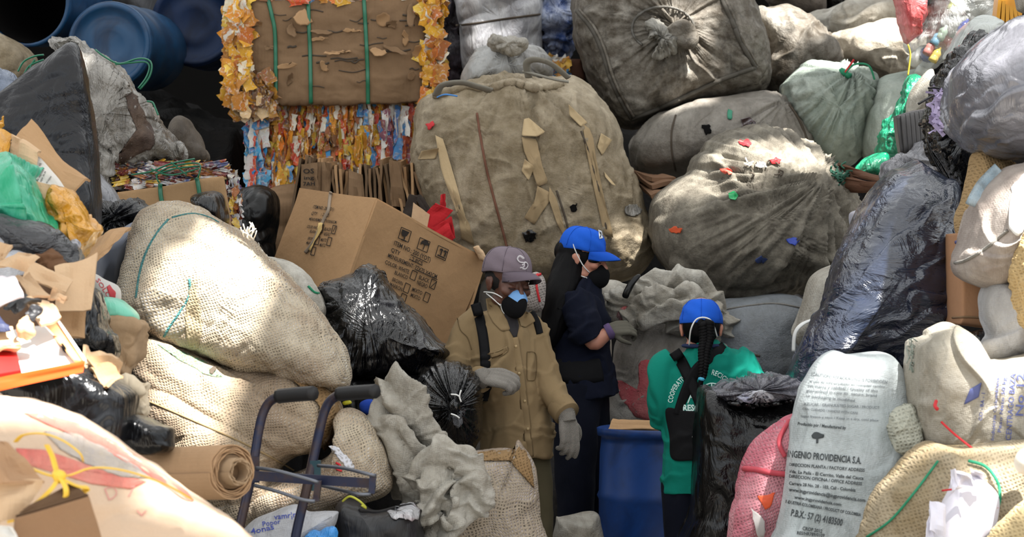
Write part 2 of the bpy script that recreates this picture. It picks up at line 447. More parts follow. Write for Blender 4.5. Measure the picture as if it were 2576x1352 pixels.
def m_woven(name, clean, dirt, amt=.5, rough=.62, dsc=3.0, weave=.25, spots=0.0, spotc=(.02, .018, .015), blotch=14, sheen=.0, rot=0.2, crease=3.2, cr=.55):
    t = NT(name)
    lo = 0.62-amt*.45
    f = t.ramp(t.noise(dsc, 8, .66, dist=.6), [(max(lo-.16, 0), 0.), (lo+.16, 1.)])
    f2 = t.ramp(t.noise(blotch, 6, .7), [(.35, 0.), (.75, 1.)])
    col = t.mix(t.math('MULTIPLY', t.math('ADD', f, t.math('MULTIPLY', f2, .5)), .75, True), clean, dirt)
    if spots:
        sp = t.ramp(t.noise(7, 9, .78, dist=1.2), [(.60-.1*spots, 0.), (.74-.08*spots, 1.)]); col = t.mix(t.math('MULTIPLY', sp, min(1, spots)), col, spotc)
    a, b = threads(t, 150, rot, .0)
    h = t.math('MULTIPLY', a, b)
    nb = t.bump(t.ridged(crease, 4, t.map((1, 1, .55), (0, .5, 0))), cr, .11); nb = t.bump(t.noise(26, 6, .7), .5, .03, nb); nb = t.bump(h, weave, .002, nb)
    st_ = t.ramp(t.noise(5, 7, .75, t.map((2.2, 1, .5), (0, .2, 0)), 1.5), [(.5, 0.), (.72, .55)])
    col = t.mix(st_, col, tuple(x*.5 for x in dirt))
    return t.fin(col, rough, nb, Specular_IOR_Level=.35)
def m_burlap(name, thread, gap, pitch=70, dirt=None, rot=.3, gaps=.5, warp=.004):
    t = NT(name); a, b = threads(t, pitch, rot, warp)
    h = t.math('MAXIMUM', a, b)
    hole = t.ramp(t.math('MAXIMUM', a, b), [(.45, 1.), (.78, 0.)])
    msk = t.ramp(t.noise(4.5, 4, .6), [(.40, 0.), (.62, 1.)])
    n = t.noise(60, 5, .8)
    th = t.mix(n, tuple(x*.62 for x in thread), tuple(min(1, x*1.25) for x in thread))
    if dirt: th = t.mix(t.ramp(t.noise(3.2, 6, .65), [(.42, 0.), (.68, 1.)]), th, dirt)
    gp = t.mix(t.ramp(t.noise(9, 5, .7, dist=1), [(.42, 0.), (.6, 1.)]), gap, tuple(x*.25 for x in thread))
    col = t.mix(t.math('MULTIPLY', hole, t.math('ADD', t.math('MULTIPLY', msk, gaps), .25, True)), th, gp)
    nb = t.bump(t.ridged(3.5, 4), .5, .08); nb = t.bump(t.noise(22, 6, .7), .5, .03, nb); nb = t.bump(h, .7, .006, nb)
    return t.fin(col, .9, nb, Specular_IOR_Level=.15)
def m_plastic(name, col, rough=.22, b1=.5, sc=11, streak=None, col2=None, coat=.0, trans=0., spec=.5, ang=0., stretch=.25, alpha=None, d1=.02):
    t = NT(name)
    v = t.map((1, 1, stretch), (0, ang, 0))
    n1 = t.noise(sc, 5, .62, v, 1.2); n2 = t.vor(sc*1.5, t.map((1, 1, stretch*1.6), (0, ang, 0)), 'DISTANCE_TO_EDGE')
    nb = t.bump(n1, b1, d1*2.2); nb = t.bump(t.ridged(sc*.45, 5, v, .5), b1*.8, d1*3.5, nb); nb = t.bump(n2, b1*.55, d1*.6, nb); nb = t.bump(t.noise(sc*3.5, 3, .5, v), b1*.2, .004, nb)
    c = col
    if col2 is not None: c = t.mix(t.ramp(t.noise(4, 6, .65, dist=1), [(.42, 0.), (.62, 1.)]), col, col2)
    kw = dict(Specular_IOR_Level=spec)
    if coat: kw['Coat_Weight'] = coat; kw['Coat_Roughness'] = .1
    if trans: kw['Transmission_Weight'] = trans
    if alpha is not None: kw['Alpha'] = alpha
    return t.fin(c, rough, nb, **kw)
def m_card(name, col, stain=.35, rib=0., rough=.85):
    t = NT(name)
    d = tuple(x*.55 for x in col)
    c = t.mix(t.math('MULTIPLY', t.ramp(t.noise(2.6, 8, .7, dist=.5), [(.4, 0.), (.8, 1.)]), stain), col, d)
    c = t.mix(.12, c, t.noise(160, 3, .8), 'MULTIPLY')
    nb = t.bump(t.noise(9, 5, .6), .3, .025); nb = t.bump(t.ridged(5, 4), .2, .03, nb)
    if rib:
        a, b = threads(t, rib, 0, .0); nb = t.bump(a, .2, .002, nb)
    return t.fin(c, rough, nb, Specular_IOR_Level=.2)
def m_cloth(name, col, var=.25, rough=.9, bsc=60, sheen=0):
    t = NT(name)
    c = t.mix(t.noise(5, 6, .65), tuple(x*(1-var) for x in col), tuple(min(1, x*(1+var)) for x in col))
    nb = t.bump(t.ridged(7, 4, t.map((1, 1, .6), (0, .4, 0))), .45, .05); nb = t.bump(t.noise(bsc, 4, .6), .3, .004, nb)
    return t.fin(c, rough, nb, Specular_IOR_Level=.15)
def m_flat(name, col, rough=.5, metal=0., spec=.4, bump=0.):
    t = NT(name)
    c = t.mix(.25, col, t.mix(t.noise(12, 5, .6), tuple(x*.6 for x in col), tuple(min(1, x*1.2) for x in col)))
    nb = t.bump(t.noise(40, 4, .6), bump, .004) if bump else None
    return t.fin(c, rough, nb, Metallic=metal, Specular_IOR_Level=spec)
def m_tint(name, rough=.55, bump=.3, spec=.4, print_=.35):
    """colour comes from each scrap's own colour, with printed blotches"""
    t = NT(name); a = t.n('ShaderNodeVertexColor'); a.layer_name = 'tint'
    pr = t.vor(38, None, 'F1', 'Color'); sel = t.ramp(t.noise(26, 4, .7, dist=1.5), [(.5, 0.), (.56, 1.)])
    pal = t.ramp(t.vor(30, None, 'F1', 'Distance'), [(0., C('e8d9b0')), (.18, C('d8862a')), (.3, C('c23a25')), (.42, C('efe9df')), (.6, C('e4b23a')), (.8, C('7a4a2a'))], 'CONSTANT')
    c = t.mix(t.math('MULTIPLY', sel, print_), a.outputs[0], pal)
    c = t.mix(t.ramp(t.noise(9, 6, .7), [(.4, 0.), (.8, .55)]), c, (.10, .07, .05))
    nb = t.bump(t.noise(50, 4, .6), bump, .006)
    return t.fin(c, rough, nb, Specular_IOR_Level=spec)
def m_dark(name, col): return m_flat(name, col, .9, 0, .1)

# ================================================================ SETTING
concrete = m_flat('worn_concrete', C('8d867c'), .85, bump=.6)
rt = NT('translucent_roof_sheet'); tr_ = rt.n('ShaderNodeBsdfTranslucent'); tr_.inputs[0].default_value = (.36, .37, .38, 1)  # unseen roof made translucent to add soft light from above
mx = rt.n('ShaderNodeMixShader'); mx.inputs[0].default_value = .45; rt.l(rt.b.outputs[0], mx.inputs[1]); rt.l(tr_.outputs[0], mx.inputs[2]); rt.l(mx.outputs[0], rt.out.inputs[0])
roof_sheet = rt.fin((.45, .45, .44), .6)
V, Fc = boxc((-12, -3, -.1), (24, 0, 0), (0, 27, 0), (0, 0, .1)); o = mk('floor', V, Fc, concrete, smooth=False); tag(o, kind='structure')
V, Fc = boxc((-12, 20.5, 0), (24, 0, 0), (0, .25, 0), (0, 0, 7)); o = mk('wall_back', V, Fc, m_flat('dirty_block_wall', C('121110'), .9, spec=.05, bump=.6), smooth=False); tag(o, kind='structure')
# unseen roof; its openings are cut where they put sun on chosen spots
RZ = 6.4
LIT = [  # px, py, Y of the lit spot, half width, half depth (metres, on the roof)
    (565, 655, 9.95, .20, .36), (505, 960, 9.75, .09, .42), (700, 1060, 9.7, .03, .1),
    (150, 880, 7.9, .30, .30), (40, 1020, 7.3, .30, .12), (300, 1110, 7.3, .20, .05), (500, 1270, 7.2, .16, .06),
    (940, 745, 10.9, .10, .12),
    (1890, 345, 12.7, .42, .20), (1950, 70, 14.7, .34, .3), (2120, 100, 15.3, .5, .6), (2080, 170, 14.0, .2, .15),
    (2330, 40, 13, .5, .4), (2500, 160, 9.8, .22, .25), (2210, 480, 10.5, .22, .10), (2560, 480, 9.3, .22, .3), (2560, 800, 9.2, .2, .25),
    (2120, 920, 9.5, .16, .06), (2350, 900, 9.4, .10, .06), (2570, 1180, 8.6, .16, .2), (2480, 1120, 8.9, .3, .06),
    (200, 105, 11.7, .05, .1), (1730, 40, 13.9, .16, .12), (1150, 10, 14.6, .5, .10), (300, 0, 15.5, .25, .3), (1780, 130, 13.8, .08, .1)]
holes = []
for px, py, Y, hx, hy in LIT:
    p = P(px, py, Y); q = p+SUND*((RZ-p.z)/SUND.z); holes.append((q.x, q.y, hx, hy))
cs = .1; m = MB(); xs = np.arange(-9, 9, cs); ys = np.arange(3, 20.5, cs)
Vv = []; Fv = []; idx = {}
def rv(i, j):
    if (i, j) not in idx: idx[(i, j)] = len(Vv); Vv.append((xs[0]+i*cs, ys[0]+j*cs, RZ+.02*(i % 2)))
    return idx[(i, j)]
for i in range(len(xs)):
    for j in range(len(ys)):
        x, y = xs[i]+cs/2, ys[j]+cs/2
        if any(((x-a)/max(c, .06))**2+((y-b)/max(d, .06))**2 < 1.0 for a, b, c, d in holes): continue
        Fv.append((rv(i, j), rv(i+1, j), rv(i+1, j+1), rv(i, j+1)))
o = mk('ceiling_cut_for_sun', Vv, Fv, roof_sheet, smooth=False); tag(o, kind='structure')
# dark heap that carries and backs the sacks
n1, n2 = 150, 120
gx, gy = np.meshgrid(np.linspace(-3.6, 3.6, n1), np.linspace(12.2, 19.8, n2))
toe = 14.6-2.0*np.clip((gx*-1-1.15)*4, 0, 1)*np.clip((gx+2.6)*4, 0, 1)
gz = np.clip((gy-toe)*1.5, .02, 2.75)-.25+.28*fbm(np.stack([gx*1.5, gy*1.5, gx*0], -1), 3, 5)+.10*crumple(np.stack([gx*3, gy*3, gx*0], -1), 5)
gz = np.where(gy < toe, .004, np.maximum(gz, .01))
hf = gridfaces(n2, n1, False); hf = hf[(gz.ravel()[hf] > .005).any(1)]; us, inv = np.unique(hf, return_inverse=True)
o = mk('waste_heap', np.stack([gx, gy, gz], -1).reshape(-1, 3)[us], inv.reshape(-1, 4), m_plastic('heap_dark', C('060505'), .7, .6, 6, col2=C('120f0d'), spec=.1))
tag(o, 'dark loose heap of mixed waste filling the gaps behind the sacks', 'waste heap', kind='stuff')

# ================================================================ MATERIALS SHARED
GREY_DIRT = C('4a4640')
mat_bigtan = m_woven('tan_dirty_weave', C('c0b39c'), C('75674f'), .55, .6, 2.2, .3, .28)
mat_bigdirty = m_woven('grimy_white_weave', C('c6c1b6'), C('4f473c'), .70, .55, 2.6, .3, .7)
mat_sack_white = m_woven('offwhite_weave', C('c9c6bd'), C('8a8376'), .42, .6, 3, .3, .1)
mat_sack_grey = m_woven('greyish_weave', C('a3a19b'), C('66615a'), .5, .6, 3, .3, .12)
mat_sack_green = m_woven('pale_green_weave', C('b9bfb6'), C('7f8a80'), .5, .6, 1.6, .3)
mat_round = m_woven('sooty_canvas', C('b5ae9d'), C('575147'), .6, .75, 1.3, .3, .25)
mat_round2 = m_woven('dirty_canvas', C('aaa69c'), C('68625a'), .55, .7, 2.5, .3, .3)
mat_black = m_plastic('black_polythene', C('060608'), .17, .75, 7, spec=.55)
mat_black_soft = m_plastic('black_polythene_slack', C('0a0a0b'), .3, .4, 5, spec=.3)
mat_navyplastic = m_plastic('blue_black_polythene', C('1c2436'), .2, .7, 4.5, spec=1.0, ang=.35, stretch=2.4)
mat_clear = m_plastic('cloudy_film', C('8f8b84'), .2, 1., 12, col2=C('5a544c'), spec=.7, stretch=.35, ang=.3)
mat_film_white = m_plastic('milky_film', C('b9b9bb'), .25, .6, 10, col2=C('8b8b8f'), spec=.6)
mat_card = m_card('cardboard', C('b08d68'))
mat_card_pale = m_card('pale_cardboard', C('c7a886'), .2)
mat_card_dark = m_card('weathered_cardboard', C('83694f'), .6, 60)
mat_ink = m_flat('black_ink', C('1c1a1a'), .8)
mat_green_strap = m_flat('green_plastic_strap', C('17694c'), .35, spec=.6)
mat_tint = m_tint('printed_cartons')
mat_tint_gloss = m_tint('crushed_cans', .3, .4, .6)
mat_rope = m_flat('faded_webbing', C('7b776c'), .8, bump=.5)
mat_seam = m_flat('dark_seam_thread', C('4b4238'), .9)  # one dark thread colour for seams, tears and stitching
mat_string_red = m_flat('red_twine', C('b8242a'), .7)
mat_string_green = m_flat('green_twine', C('1f7d5a'), .7)
mat_white_cord = m_flat('white_elastic', C('d9d9d6'), .7)
mat_redplastic = m_plastic('red_film', C('b03a3c'), .25, .6, 16, col2=C('c97c7c'), spec=.6)

def scraps(name, x0, x1, y0, y1, Yf, n, pal, mat, parent, w=(14, 34), h=(40, 120), depth=.10, rot=35, tilt=8, seed=1, bulge=0, fan=0):
    """many crumpled printed scraps pressed together, filling a px rectangle on plane Yf"""
    rs = np.random.RandomState(seed); VV = []; FF = []; CC = []; nu, nv = 4, 7; k = 0
    for i in range(n):
        cx = rs.uniform(x0, x1); cy = rs.uniform(y0, y1); ww = rs.uniform(*w); hh = rs.uniform(*h)
        hh = min(hh, 2.2*min(cy-y0+20, y1-cy+20)); ww = min(ww, 2.5*min(cx-x0+12, x1-cx+12))
        a = math.radians(rs.uniform(-rot, rot)); b = math.radians(rs.uniform(-tilt, tilt)+fan*(cx-(x0+x1)/2)/(x1-x0)); c = tuple(pal[rs.randint(len(pal))]); ph = rs.uniform(0, 6); am = rs.uniform(.3, 1)
        sc = Yf/F; ctr = np.array(P(cx, cy, Yf)); ctr[1] -= rs.uniform(0, depth)+bulge*math.sin(pi*(cx-x0)/(x1-x0))
        u = np.linspace(-.5, .5, nu)[None]; v = np.linspace(-.5, .5, nv)[:, None]
        jx = rs.uniform(-.05, .05, (nv, nu)); X = (u+jx)*ww*sc+0*v; Z = (v+rs.uniform(-.05, .05, (nv, nu)))*hh*sc; D = am*.006*np.sin(v*9+ph+u*3)+rs.uniform(-.003, .003, (nv, nu))
        X2 = X*math.cos(a)+D; Yd = X*math.sin(a)+D*.8
        X3 = X2*math.cos(b)-Z*math.sin(b); Z3 = X2*math.sin(b)+Z*math.cos(b)
        VV.append(np.stack([ctr[0]+X3, ctr[1]+Yd, ctr[2]+Z3], -1).reshape(-1, 3)); FF.append(gridfaces(nv, nu, False)+k); k += nu*nv
        cc = np.array(c)*rs.uniform(.65, 1.1); CC.append(np.tile(np.minimum(cc, 1), (nu*nv, 1)))
    o = mk(name, np.concatenate(VV), np.concatenate(FF), mat, parent, attr=np.concatenate(CC), smooth=False)
    return o
PAL_JUICE = [C(x) for x in ('e0a01e', 'e9b22b', 'd9902a', 'd4522a', 'c23a2a', 'e8e0d0', 'f0ead8', 'c98a3a', 'a05a2c', 'e2c04a', '3a8fc8', '8a5a34', 'e07a20')]
PAL_YEL = [C(x) for x in ('e0a01e', 'e6ae30', 'd98e1c', 'f0e6cc', 'e9c24a', 'b87828', 'f2efe6', 'c06a20')]
PAL_BLUE = [C(x) for x in ('2c4a8c', '3a62a8', 'c9cfdc', '223a6c', 'e0e2e8', '8a3a3a', '5a7ab8')]
PAL_CAN = [C(x) for x in ('c8c8cc', 'd8d6d2', '8a2a30', '2a3f7a', 'd8b23a', '1e1e24', 'a8622c', 'e2e2e4', '6a1e22')]
PAL_BROWN = [C(x) for x in ('8a6c4e', '9c7c5a', '6e5540', '7d6148', 'a58864', '4a3a2e')]
def bale_box(x0, x1, y0, y1, Y, dep, name, mat, parent, jit=.02, seed=1, n=26):
    """rounded lumpy block"""
    out = [(x0, y0), (x1, y0), (x1, y1), (x0, y1)]
    cx, cy = (x0+x1)/2, (y0+y1)/2
    pts = []
    for i in range(64):
        t = 2*pi*i/64; c, s = math.cos(t), math.sin(t); k = .16
        pts.append((cx+(x1-x0)/2*math.copysign(abs(c)**k, c), cy+(y1-y0)/2*math.copysign(abs(s)**k, s)))
    return blob(name, None, None, pts, Y+dep/2, dep/2, mat, e=(.35, .28), folds=[('fbm', jit, 5), ('crump', jit*.4, 9)], parent=parent, smooth=False, seed=seed, NR=60)

# ================================================================ TOP LEFT: DRUMS
mat_drum = m_plastic('blue_drum_plastic', C('1b4468'), .35, .03, 3, spec=.4, col2=C('14304e'), stretch=1)
mat_drum_dark = m_plastic('dark_blue_drum_plastic', C('15294a'), .5, .03, 3, col2=C('101c34'), spec=.25, stretch=1)
mat_inside = m_dark('inside_shade', C('0d0c0c'))  # near-black: shade inside the open drum and holes put into the colour
def drum(px, py, Y, R, axis, L, label, mat, open_=False, lid=True, cavity=None):
    """drum lying on its side, mouth facing the viewer; lathed profile"""
    c = np.array(P(px, py, Y)); ax = np.array(axis, float); ax /= np.linalg.norm(ax)
    a = np.cross(ax, (0, 0, 1)); a /= np.linalg.norm(a); b = np.cross(ax, a)
    def lathe(prof, n=64):
        th = np.linspace(0, 2*pi, n, endpoint=False); V = np.array([[c+ax*l+(a*math.cos(t)+b*math.sin(t))*r for t in th] for l, r in prof]).reshape(-1, 3)
        return V, gridfaces(len(prof), n).tolist()
    root = empty('plastic_drum', c+ax*L/2-np.array([0, 0, R])); tag(root, label, 'drum')
    body = [(0, R*.97), (0, R), (.015, R*1.02), (.05, R*1.02), (.06, R*.985), (.1, R*.97), (L*.3, R), (L*.34, R*1.025), (L*.38, R), (L*.64, R), (L*.68, R*1.025), (L*.72, R), (L*.95, R*.98), (L, R*.9), (L, .001)]
    if open_: body = [(L*.92, .001), (L*.9, R*.88), (.06, R*.93), (.0, R*.93)]+body
    mk('body', *lathe(body), mat, root)
    if not open_:
        mk('lid', *lathe([(.02, .001), (.02, R*.30), (.017, R*.33), (.017, R*.5), (.021, R*.55), (.021, R*.80), (-.005, R*.86), (-.012, R*.93), (-.005, R*.985), (.012, R*.99)]), mat, root)
    else:
        mk('shaded_interior', *lathe([(L*.88, .001), (L*.86, R*.86), (.05, R*.91)]), mat_inside, root)
    return root
d = drum(62, 2, 14.3, .235, (.16, 1, .10), .8, 'open blue plastic drum lying at top left, dark inside', mat_drum, open_=True)
d = drum(275, 112, 14.2, .216, (.13, 1, .03), .8, 'blue drum with round lid between the open drum and the darkest drum', mat_drum)
d = drum(487, 58, 14.9, .228, (.05, 1, .03), .8, 'dark navy drum with round lid, nearest the cardboard faced bale', mat_drum_dark)
blob('tarpaulin', 'dark grey tarpaulin rolled above the drums at the top edge', 'tarpaulin', [(255, -60), (420, -60), (400, 30), (380, 62), (340, 30), (300, 18), (262, 8)], 16.2, .3, m_plastic('grey_tarp', C('5c5d60'), .5, .5, 8), folds=[('ridge', .05, 6, 70, 6)])
blob('woven_sack', 'brown stained sack at the left edge under the open drum', 'sack', [(-60, 70), (10, 90), (60, 120), (85, 150), (90, 190), (60, 240), (-60, 260)], 14.0, .3, mat_bigtan, folds=[('ridge', .03, 8, 20, 4), ('fbm', .05, 4)])
blob('plastic_bag', 'grey blue plastic bag at the left edge beside the pointed black sheet', 'bag', [(-60, 165), (5, 172), (42, 205), (50, 240), (-60, 300)], 10.9, .12, m_plastic('greyblue_film', C('6c7688'), .25, .8, 14), folds=[('crump', .02, 8)])
# ================================================================ BALES, centre top
root = empty('carton_bale', P(860, 262, 14.4)); tag(root, 'big bale of yellow drink cartons faced with torn brown cardboard and green straps', 'bale')
core = bale_box(612, 1098, -70, 262, 14.0, .75, 'core', mat_tint, root, seed=4)
ca = core.data.color_attributes.new('tint', 'FLOAT_COLOR', 'POINT'); ca.data.foreach_set('color', np.tile([.25, .14, .04, 1.], len(core.data.vertices)))
b_core = bvh_of(core)
faceo = [(622, 4), (700, 0), (780, 2), (860, -4), (950, -8), (1068, -30), (1072, 40), (1066, 120), (1068, 200), (1062, 258), (980, 262), (880, 264), (790, 260), (715, 264), (668, 258), (640, 225), (628, 160), (622, 80)]
cover = blob('cardboard_cover', None, None, faceo, 13.98, .05, mat_card_dark, e=(.5, .35), folds=[('ridge', .022, 7, 0, 5), ('fbm', .03, 3), ('crump', .006, 9)], parent=root, smooth=False, NR=70, NA=320, jag=3)
bc = bvh_of(cover)
random.seed(5)
for (cx, cy, w, h, a) in [(765, 45, 40, 34, 20), (735, 78, 44, 22, 70), (676, 120, 34, 12, 0), (805, 78, 50, 12, 5), (965, 50, 34, 30, 10), (985, 62, 30, 20, 0), (1035, 40, 22, 60, 5), (1050, 130, 26, 36, 0), (990, 125, 70, 16, 20), (880, 78, 50, 8, 2), (815, 170, 30, 20, 60), (730, 200, 14, 34, 10), (1035, 190, 26, 24, 0), (680, 240, 50, 26, 10), (650, 60, 20, 12, 0), (800, 98, 40, 8, -5), (850, 132, 70, 7, -3), (950, 130, 40, 16, 10), (1020, 100, 16, 40, 0), (720, 165, 60, 10, -8)]:
    ar = math.radians(a); pts = []
    for k in range(7):
        t = 2*pi*k/7; r = random.uniform(.65, 1.15); x, y = w*.6*r*math.cos(t), h*.6*r*math.sin(t)
        pts.append((cx+x*math.cos(ar)-y*math.sin(ar), cy+x*math.sin(ar)+y*math.cos(ar)))
    patch('torn_flap', bc, pts, mat_card if random.random() < .5 else mat_card_dark, root, off=.008, rings=4, n=18, jag=2.5, lift=random.uniform(.02, .07))
scraps('crushed_cartons', 578, 632, 0, 262, 14.02, 170, PAL_YEL, mat_tint, root, (20, 50), (26, 60), .14, 50, 40, 3)
scraps('crushed_cartons', 1062, 1112, -30, 262, 14.02, 110, PAL_YEL, mat_tint, root, (20, 46), (26, 60), .12, 50, 40, 4)
scraps('crushed_cartons', 600, 690, 190, 290, 14.0, 120, [C(x) for x in ('b07a2a', 'c98c2c', '8a5a2a', 'd8b88a', '6a4424')], mat_tint, root, (20, 46), (20, 50), .1, 50, 60, 5)
scraps('crushed_cartons', 590, 1100, -26, 8, 14.02, 160, PAL_JUICE, mat_tint, root, (30, 70), (14, 30), .1, 40, 20, 6)
for k in range(26):
    x, y = random.uniform(640, 1040), random.uniform(20, 240); l = random.uniform(20, 70)
    on_surf('tear_line', bc, [(x, y), (x+l*.3, y+random.uniform(-4, 4)), (x+l*.6, y+random.uniform(-5, 5)), (x+l, y+random.uniform(-6, 6))], random.uniform(.002, .005), mat_seam, root, 14, .004, .5)
on_surf('strap', bc, [(672, -10), (684, 40), (692, 90), (694, 230)], .010, mat_green_strap, root, 40, .010, .35)
on_surf('strap', bc, [(775, -10), (777, 60), (780, 130), (782, 262)], .010, mat_green_strap, root, 40, .010, .35)
on_surf('strap', bc, [(915, -10), (919, 60), (924, 160), (926, 262)], .010, mat_green_strap, root, 40, .010, .35)

root = empty('carton_bale', P(850, 475, 14.5)); tag(root, 'bale of tightly pressed orange, red and blue printed cartons, under the cardboard faced bale', 'bale')
core = bale_box(652, 1040, 262, 470, 14.12, .75, 'core', mat_tint, root, seed=8)
ca = core.data.color_attributes.new('tint', 'FLOAT_COLOR', 'POINT'); ca.data.foreach_set('color', np.tile([.3, .1, .04, 1.], len(core.data.vertices)))
scraps('crushed_cartons', 648, 1046, 262, 472, 14.12, 1600, PAL_JUICE, mat_tint, root, (9, 20), (22, 80), .10, 62, 7, 7, fan=10)
scraps('crushed_cartons', 634, 668, 270, 470, 14.1, 90, [C(x) for x in ('4aa3d0', '78b9dc', 'e4e4e0', '2f86bd', 'b8402c')], mat_tint, root, (20, 46), (40, 90), .12, 50, 18, 8)
scraps('crushed_cartons', 960, 1030, 290, 420, 14.05, 60, [C(x) for x in ('3a78b8', '4a90cc', 'e4e0d8', 'c0502c', '8a4a60')], mat_tint, root, (12, 26), (40, 90), .06, 50, 8, 9)

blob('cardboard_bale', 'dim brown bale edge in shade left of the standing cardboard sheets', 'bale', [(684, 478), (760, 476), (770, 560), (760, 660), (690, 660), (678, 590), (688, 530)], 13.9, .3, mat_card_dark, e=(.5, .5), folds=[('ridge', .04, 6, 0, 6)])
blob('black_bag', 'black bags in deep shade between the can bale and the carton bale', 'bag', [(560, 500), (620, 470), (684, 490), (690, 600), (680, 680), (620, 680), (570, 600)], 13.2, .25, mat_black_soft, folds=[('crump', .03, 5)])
# ---- standing cardboard sheets pressed in a bale: each one its own part of the bale
root = empty('cardboard_bale', P(900, 600, 13.6)); tag(root, 'bale of flattened brown cardboard sheets standing on edge behind the big printed box', 'bale')
rs = np.random.RandomState(3)
cardmats = [mat_card_dark, mat_card, m_card('old_cardboard', C('75604a'), .6), m_card('white_faced_card', C('b9b3a8'), .2), m_card('dark_card', C('3c3530'), .4), m_card('greenish_card', C('2d4a40'), .3)]
xx = 762.
while xx < 1078:
    w = rs.uniform(5, 12); r = rs.rand(); mm = cardmats[0] if r < .42 else cardmats[1] if r < .7 else cardmats[2] if r < .88 else cardmats[3] if r < .92 else cardmats[4] if r < .97 else cardmats[5]
    t = (xx-762)/316; lean = (t-.35)*70; top = 400+rs.uniform(0, 26)+12*math.sin(xx*.03)+(18 if xx > 1000 else 0); yb = 560+t*40
    Y0 = 13.25+rs.uniform(-.05, .05); wd_ = rs.uniform(3, 16)
    sheet('cardboard_sheet', None, None, [(xx, top, Y0), (xx+wd_, top+rs.uniform(-8, 8), Y0+.45), (xx+wd_+lean, yb, Y0+.45), (xx+lean, yb, Y0)], mm, .012, .012, root, 6)
    xx += w*.85
for (a, b, c, d_) in [((758, 414, 13.2), (798, 410, 13.2), (800, 520, 13.2), (756, 520, 13.2)), ((800, 408, 13.22), (832, 410, 13.22), (828, 560, 13.22), (798, 560, 13.22)), ((880, 430, 13.2), (912, 440, 13.2), (916, 560, 13.2), (876, 560, 13.2)), ((980, 402, 13.2), (1006, 408, 13.2), (1020, 520, 13.2), (985, 520, 13.2))]:
    sheet('cardboard_sheet', None, None, [a, b, c, d_], mat_card_dark, .012, .02, root, 8)
sh = [c for c in root.children][-4]
lettering('print', bvh_of(sh), [('OS', 762, 437, 790, 436, 12), ('ing', 764, 452, 790, 451, 9), ('7AH', 762, 468, 792, 467, 10)], mat_ink, root, off=.006)
# red cartons
red = m_card('red_carton', C('b2252b'), .1)
for i, q in enumerate([[(1052, 556, 12.9), (1095, 512, 12.9), (1140, 530, 12.9), (1085, 590, 12.9)], [(1075, 600, 12.85), (1128, 560, 12.85), (1142, 600, 12.85), (1100, 640, 12.85)], [(1110, 490, 12.95), (1118, 488, 12.95), (1120, 522, 12.95), (1108, 525, 12.95)], [(1086, 575, 12.86), (1135, 545, 12.86), (1145, 598, 12.86), (1105, 640, 12.86)]]):
    sheet('red_carton', ['flattened red carton behind the top edge of the big printed box', 'lower red carton flap beside the tan bulk bag', 'narrow red carton strip sticking up by the tan bulk bag', 'red carton corner with pale edge leaning on the tan bulk bag'][i], 'carton', q, red, .01, .01, group='red cartons behind the big box')
sheet('card_piece', 'dark green black card piece sticking up behind the big box', 'card', [(1012, 540, 12.95), (1030, 488, 12.95), (1050, 494, 12.95), (1035, 560, 12.95)], cardmats[4], .012, .005)
sheet('card_piece', 'pale brown card triangle between the dark card pieces', 'card', [(1030, 590, 12.9), (1040, 510, 12.9), (1080, 540, 12.9), (1070, 600, 12.9)], mat_card_pale, .012, .005)
sheet('card_piece', 'long dark card strip leaning left behind the red cartons', 'card', [(1042, 492, 13.0), (1058, 490, 13.0), (1085, 530, 13.0), (1068, 540, 13.0)], cardmats[4], .012, .005)

# ================================================================ BACK CENTRE: film wrapped bales
blob('wrapped_bale', 'dark purple grey wrapped bale between the cardboard bale and the clear wrapped bale', 'bale', [(1095, -60), (1160, -60), (1166, 60), (1170, 150), (1160, 215), (1108, 220), (1100, 120)], 15.4, .3, m_plastic('dark_wrap', C('57505c'), .35, .9, 16, col2=C('2e2a30')), e=(.5, .5), folds=[('crump', .05, 7), ('ridge', .03, 9, 80, 4)])
root = blob('wrapped_bale', 'square bale wrapped in cloudy clear film with green scraps inside', 'bale', [(1142, -60), (1350, -60), (1362, 60), (1364, 120), (1355, 178), (1260, 200), (1172, 190), (1160, 100), (1150, 30)], 15.2, .4, mat_film_white, e=(.45, .5), folds=[('ridge', .03, 6, 20, 6), ('dent', -.05, (1260, 55), .08)])
bb = bvh_of(root)
on_surf('strap', bb, [(1148, 64), (1200, 58), (1280, 46), (1358, 36)], .006, mat_seam, root, 30)
blob('wrapped_bale', 'bale of blue and white printed film left of the grimy bulk bag', 'bale', [(1345, -60), (1440, -60), (1444, 20), (1440, 120), (1420, 150), (1370, 150), (1360, 60)], 15.3, .3, m_plastic('blue_print_film', C('324c84'), .28, .9, 14, col2=C('b8c0d4'), spec=.7), e=(.5, .5), folds=[('crump', .05, 8)])
root = empty('carton_bale', P(1385, 200, 15)); tag(root, 'small bale of yellow and blue cartons in the gap above the tan bulk bag', 'bale')
core = bale_box(1335, 1428, 155, 205, 14.9, .3, 'core', mat_card_dark, root, seed=3)
scraps('crushed_cartons', 1332, 1428, 152, 205, 14.85, 90, [C(x) for x in ('e0b040', '3a90c8', 'e8e8e4', 'd09030')], mat_tint, root, (16, 34), (16, 34), .05, 40, 60, 12)
blob('cardboard_block', 'dark brown folded cardboard between the yellow blue bale and grimy bulk bag', 'cardboard', [(1424, 150), (1462, 150), (1475, 205), (1440, 215), (1426, 200)], 14.9, .1, m_card('brown_dark', C('4a3024')), e=(.4, .4), smooth=False)
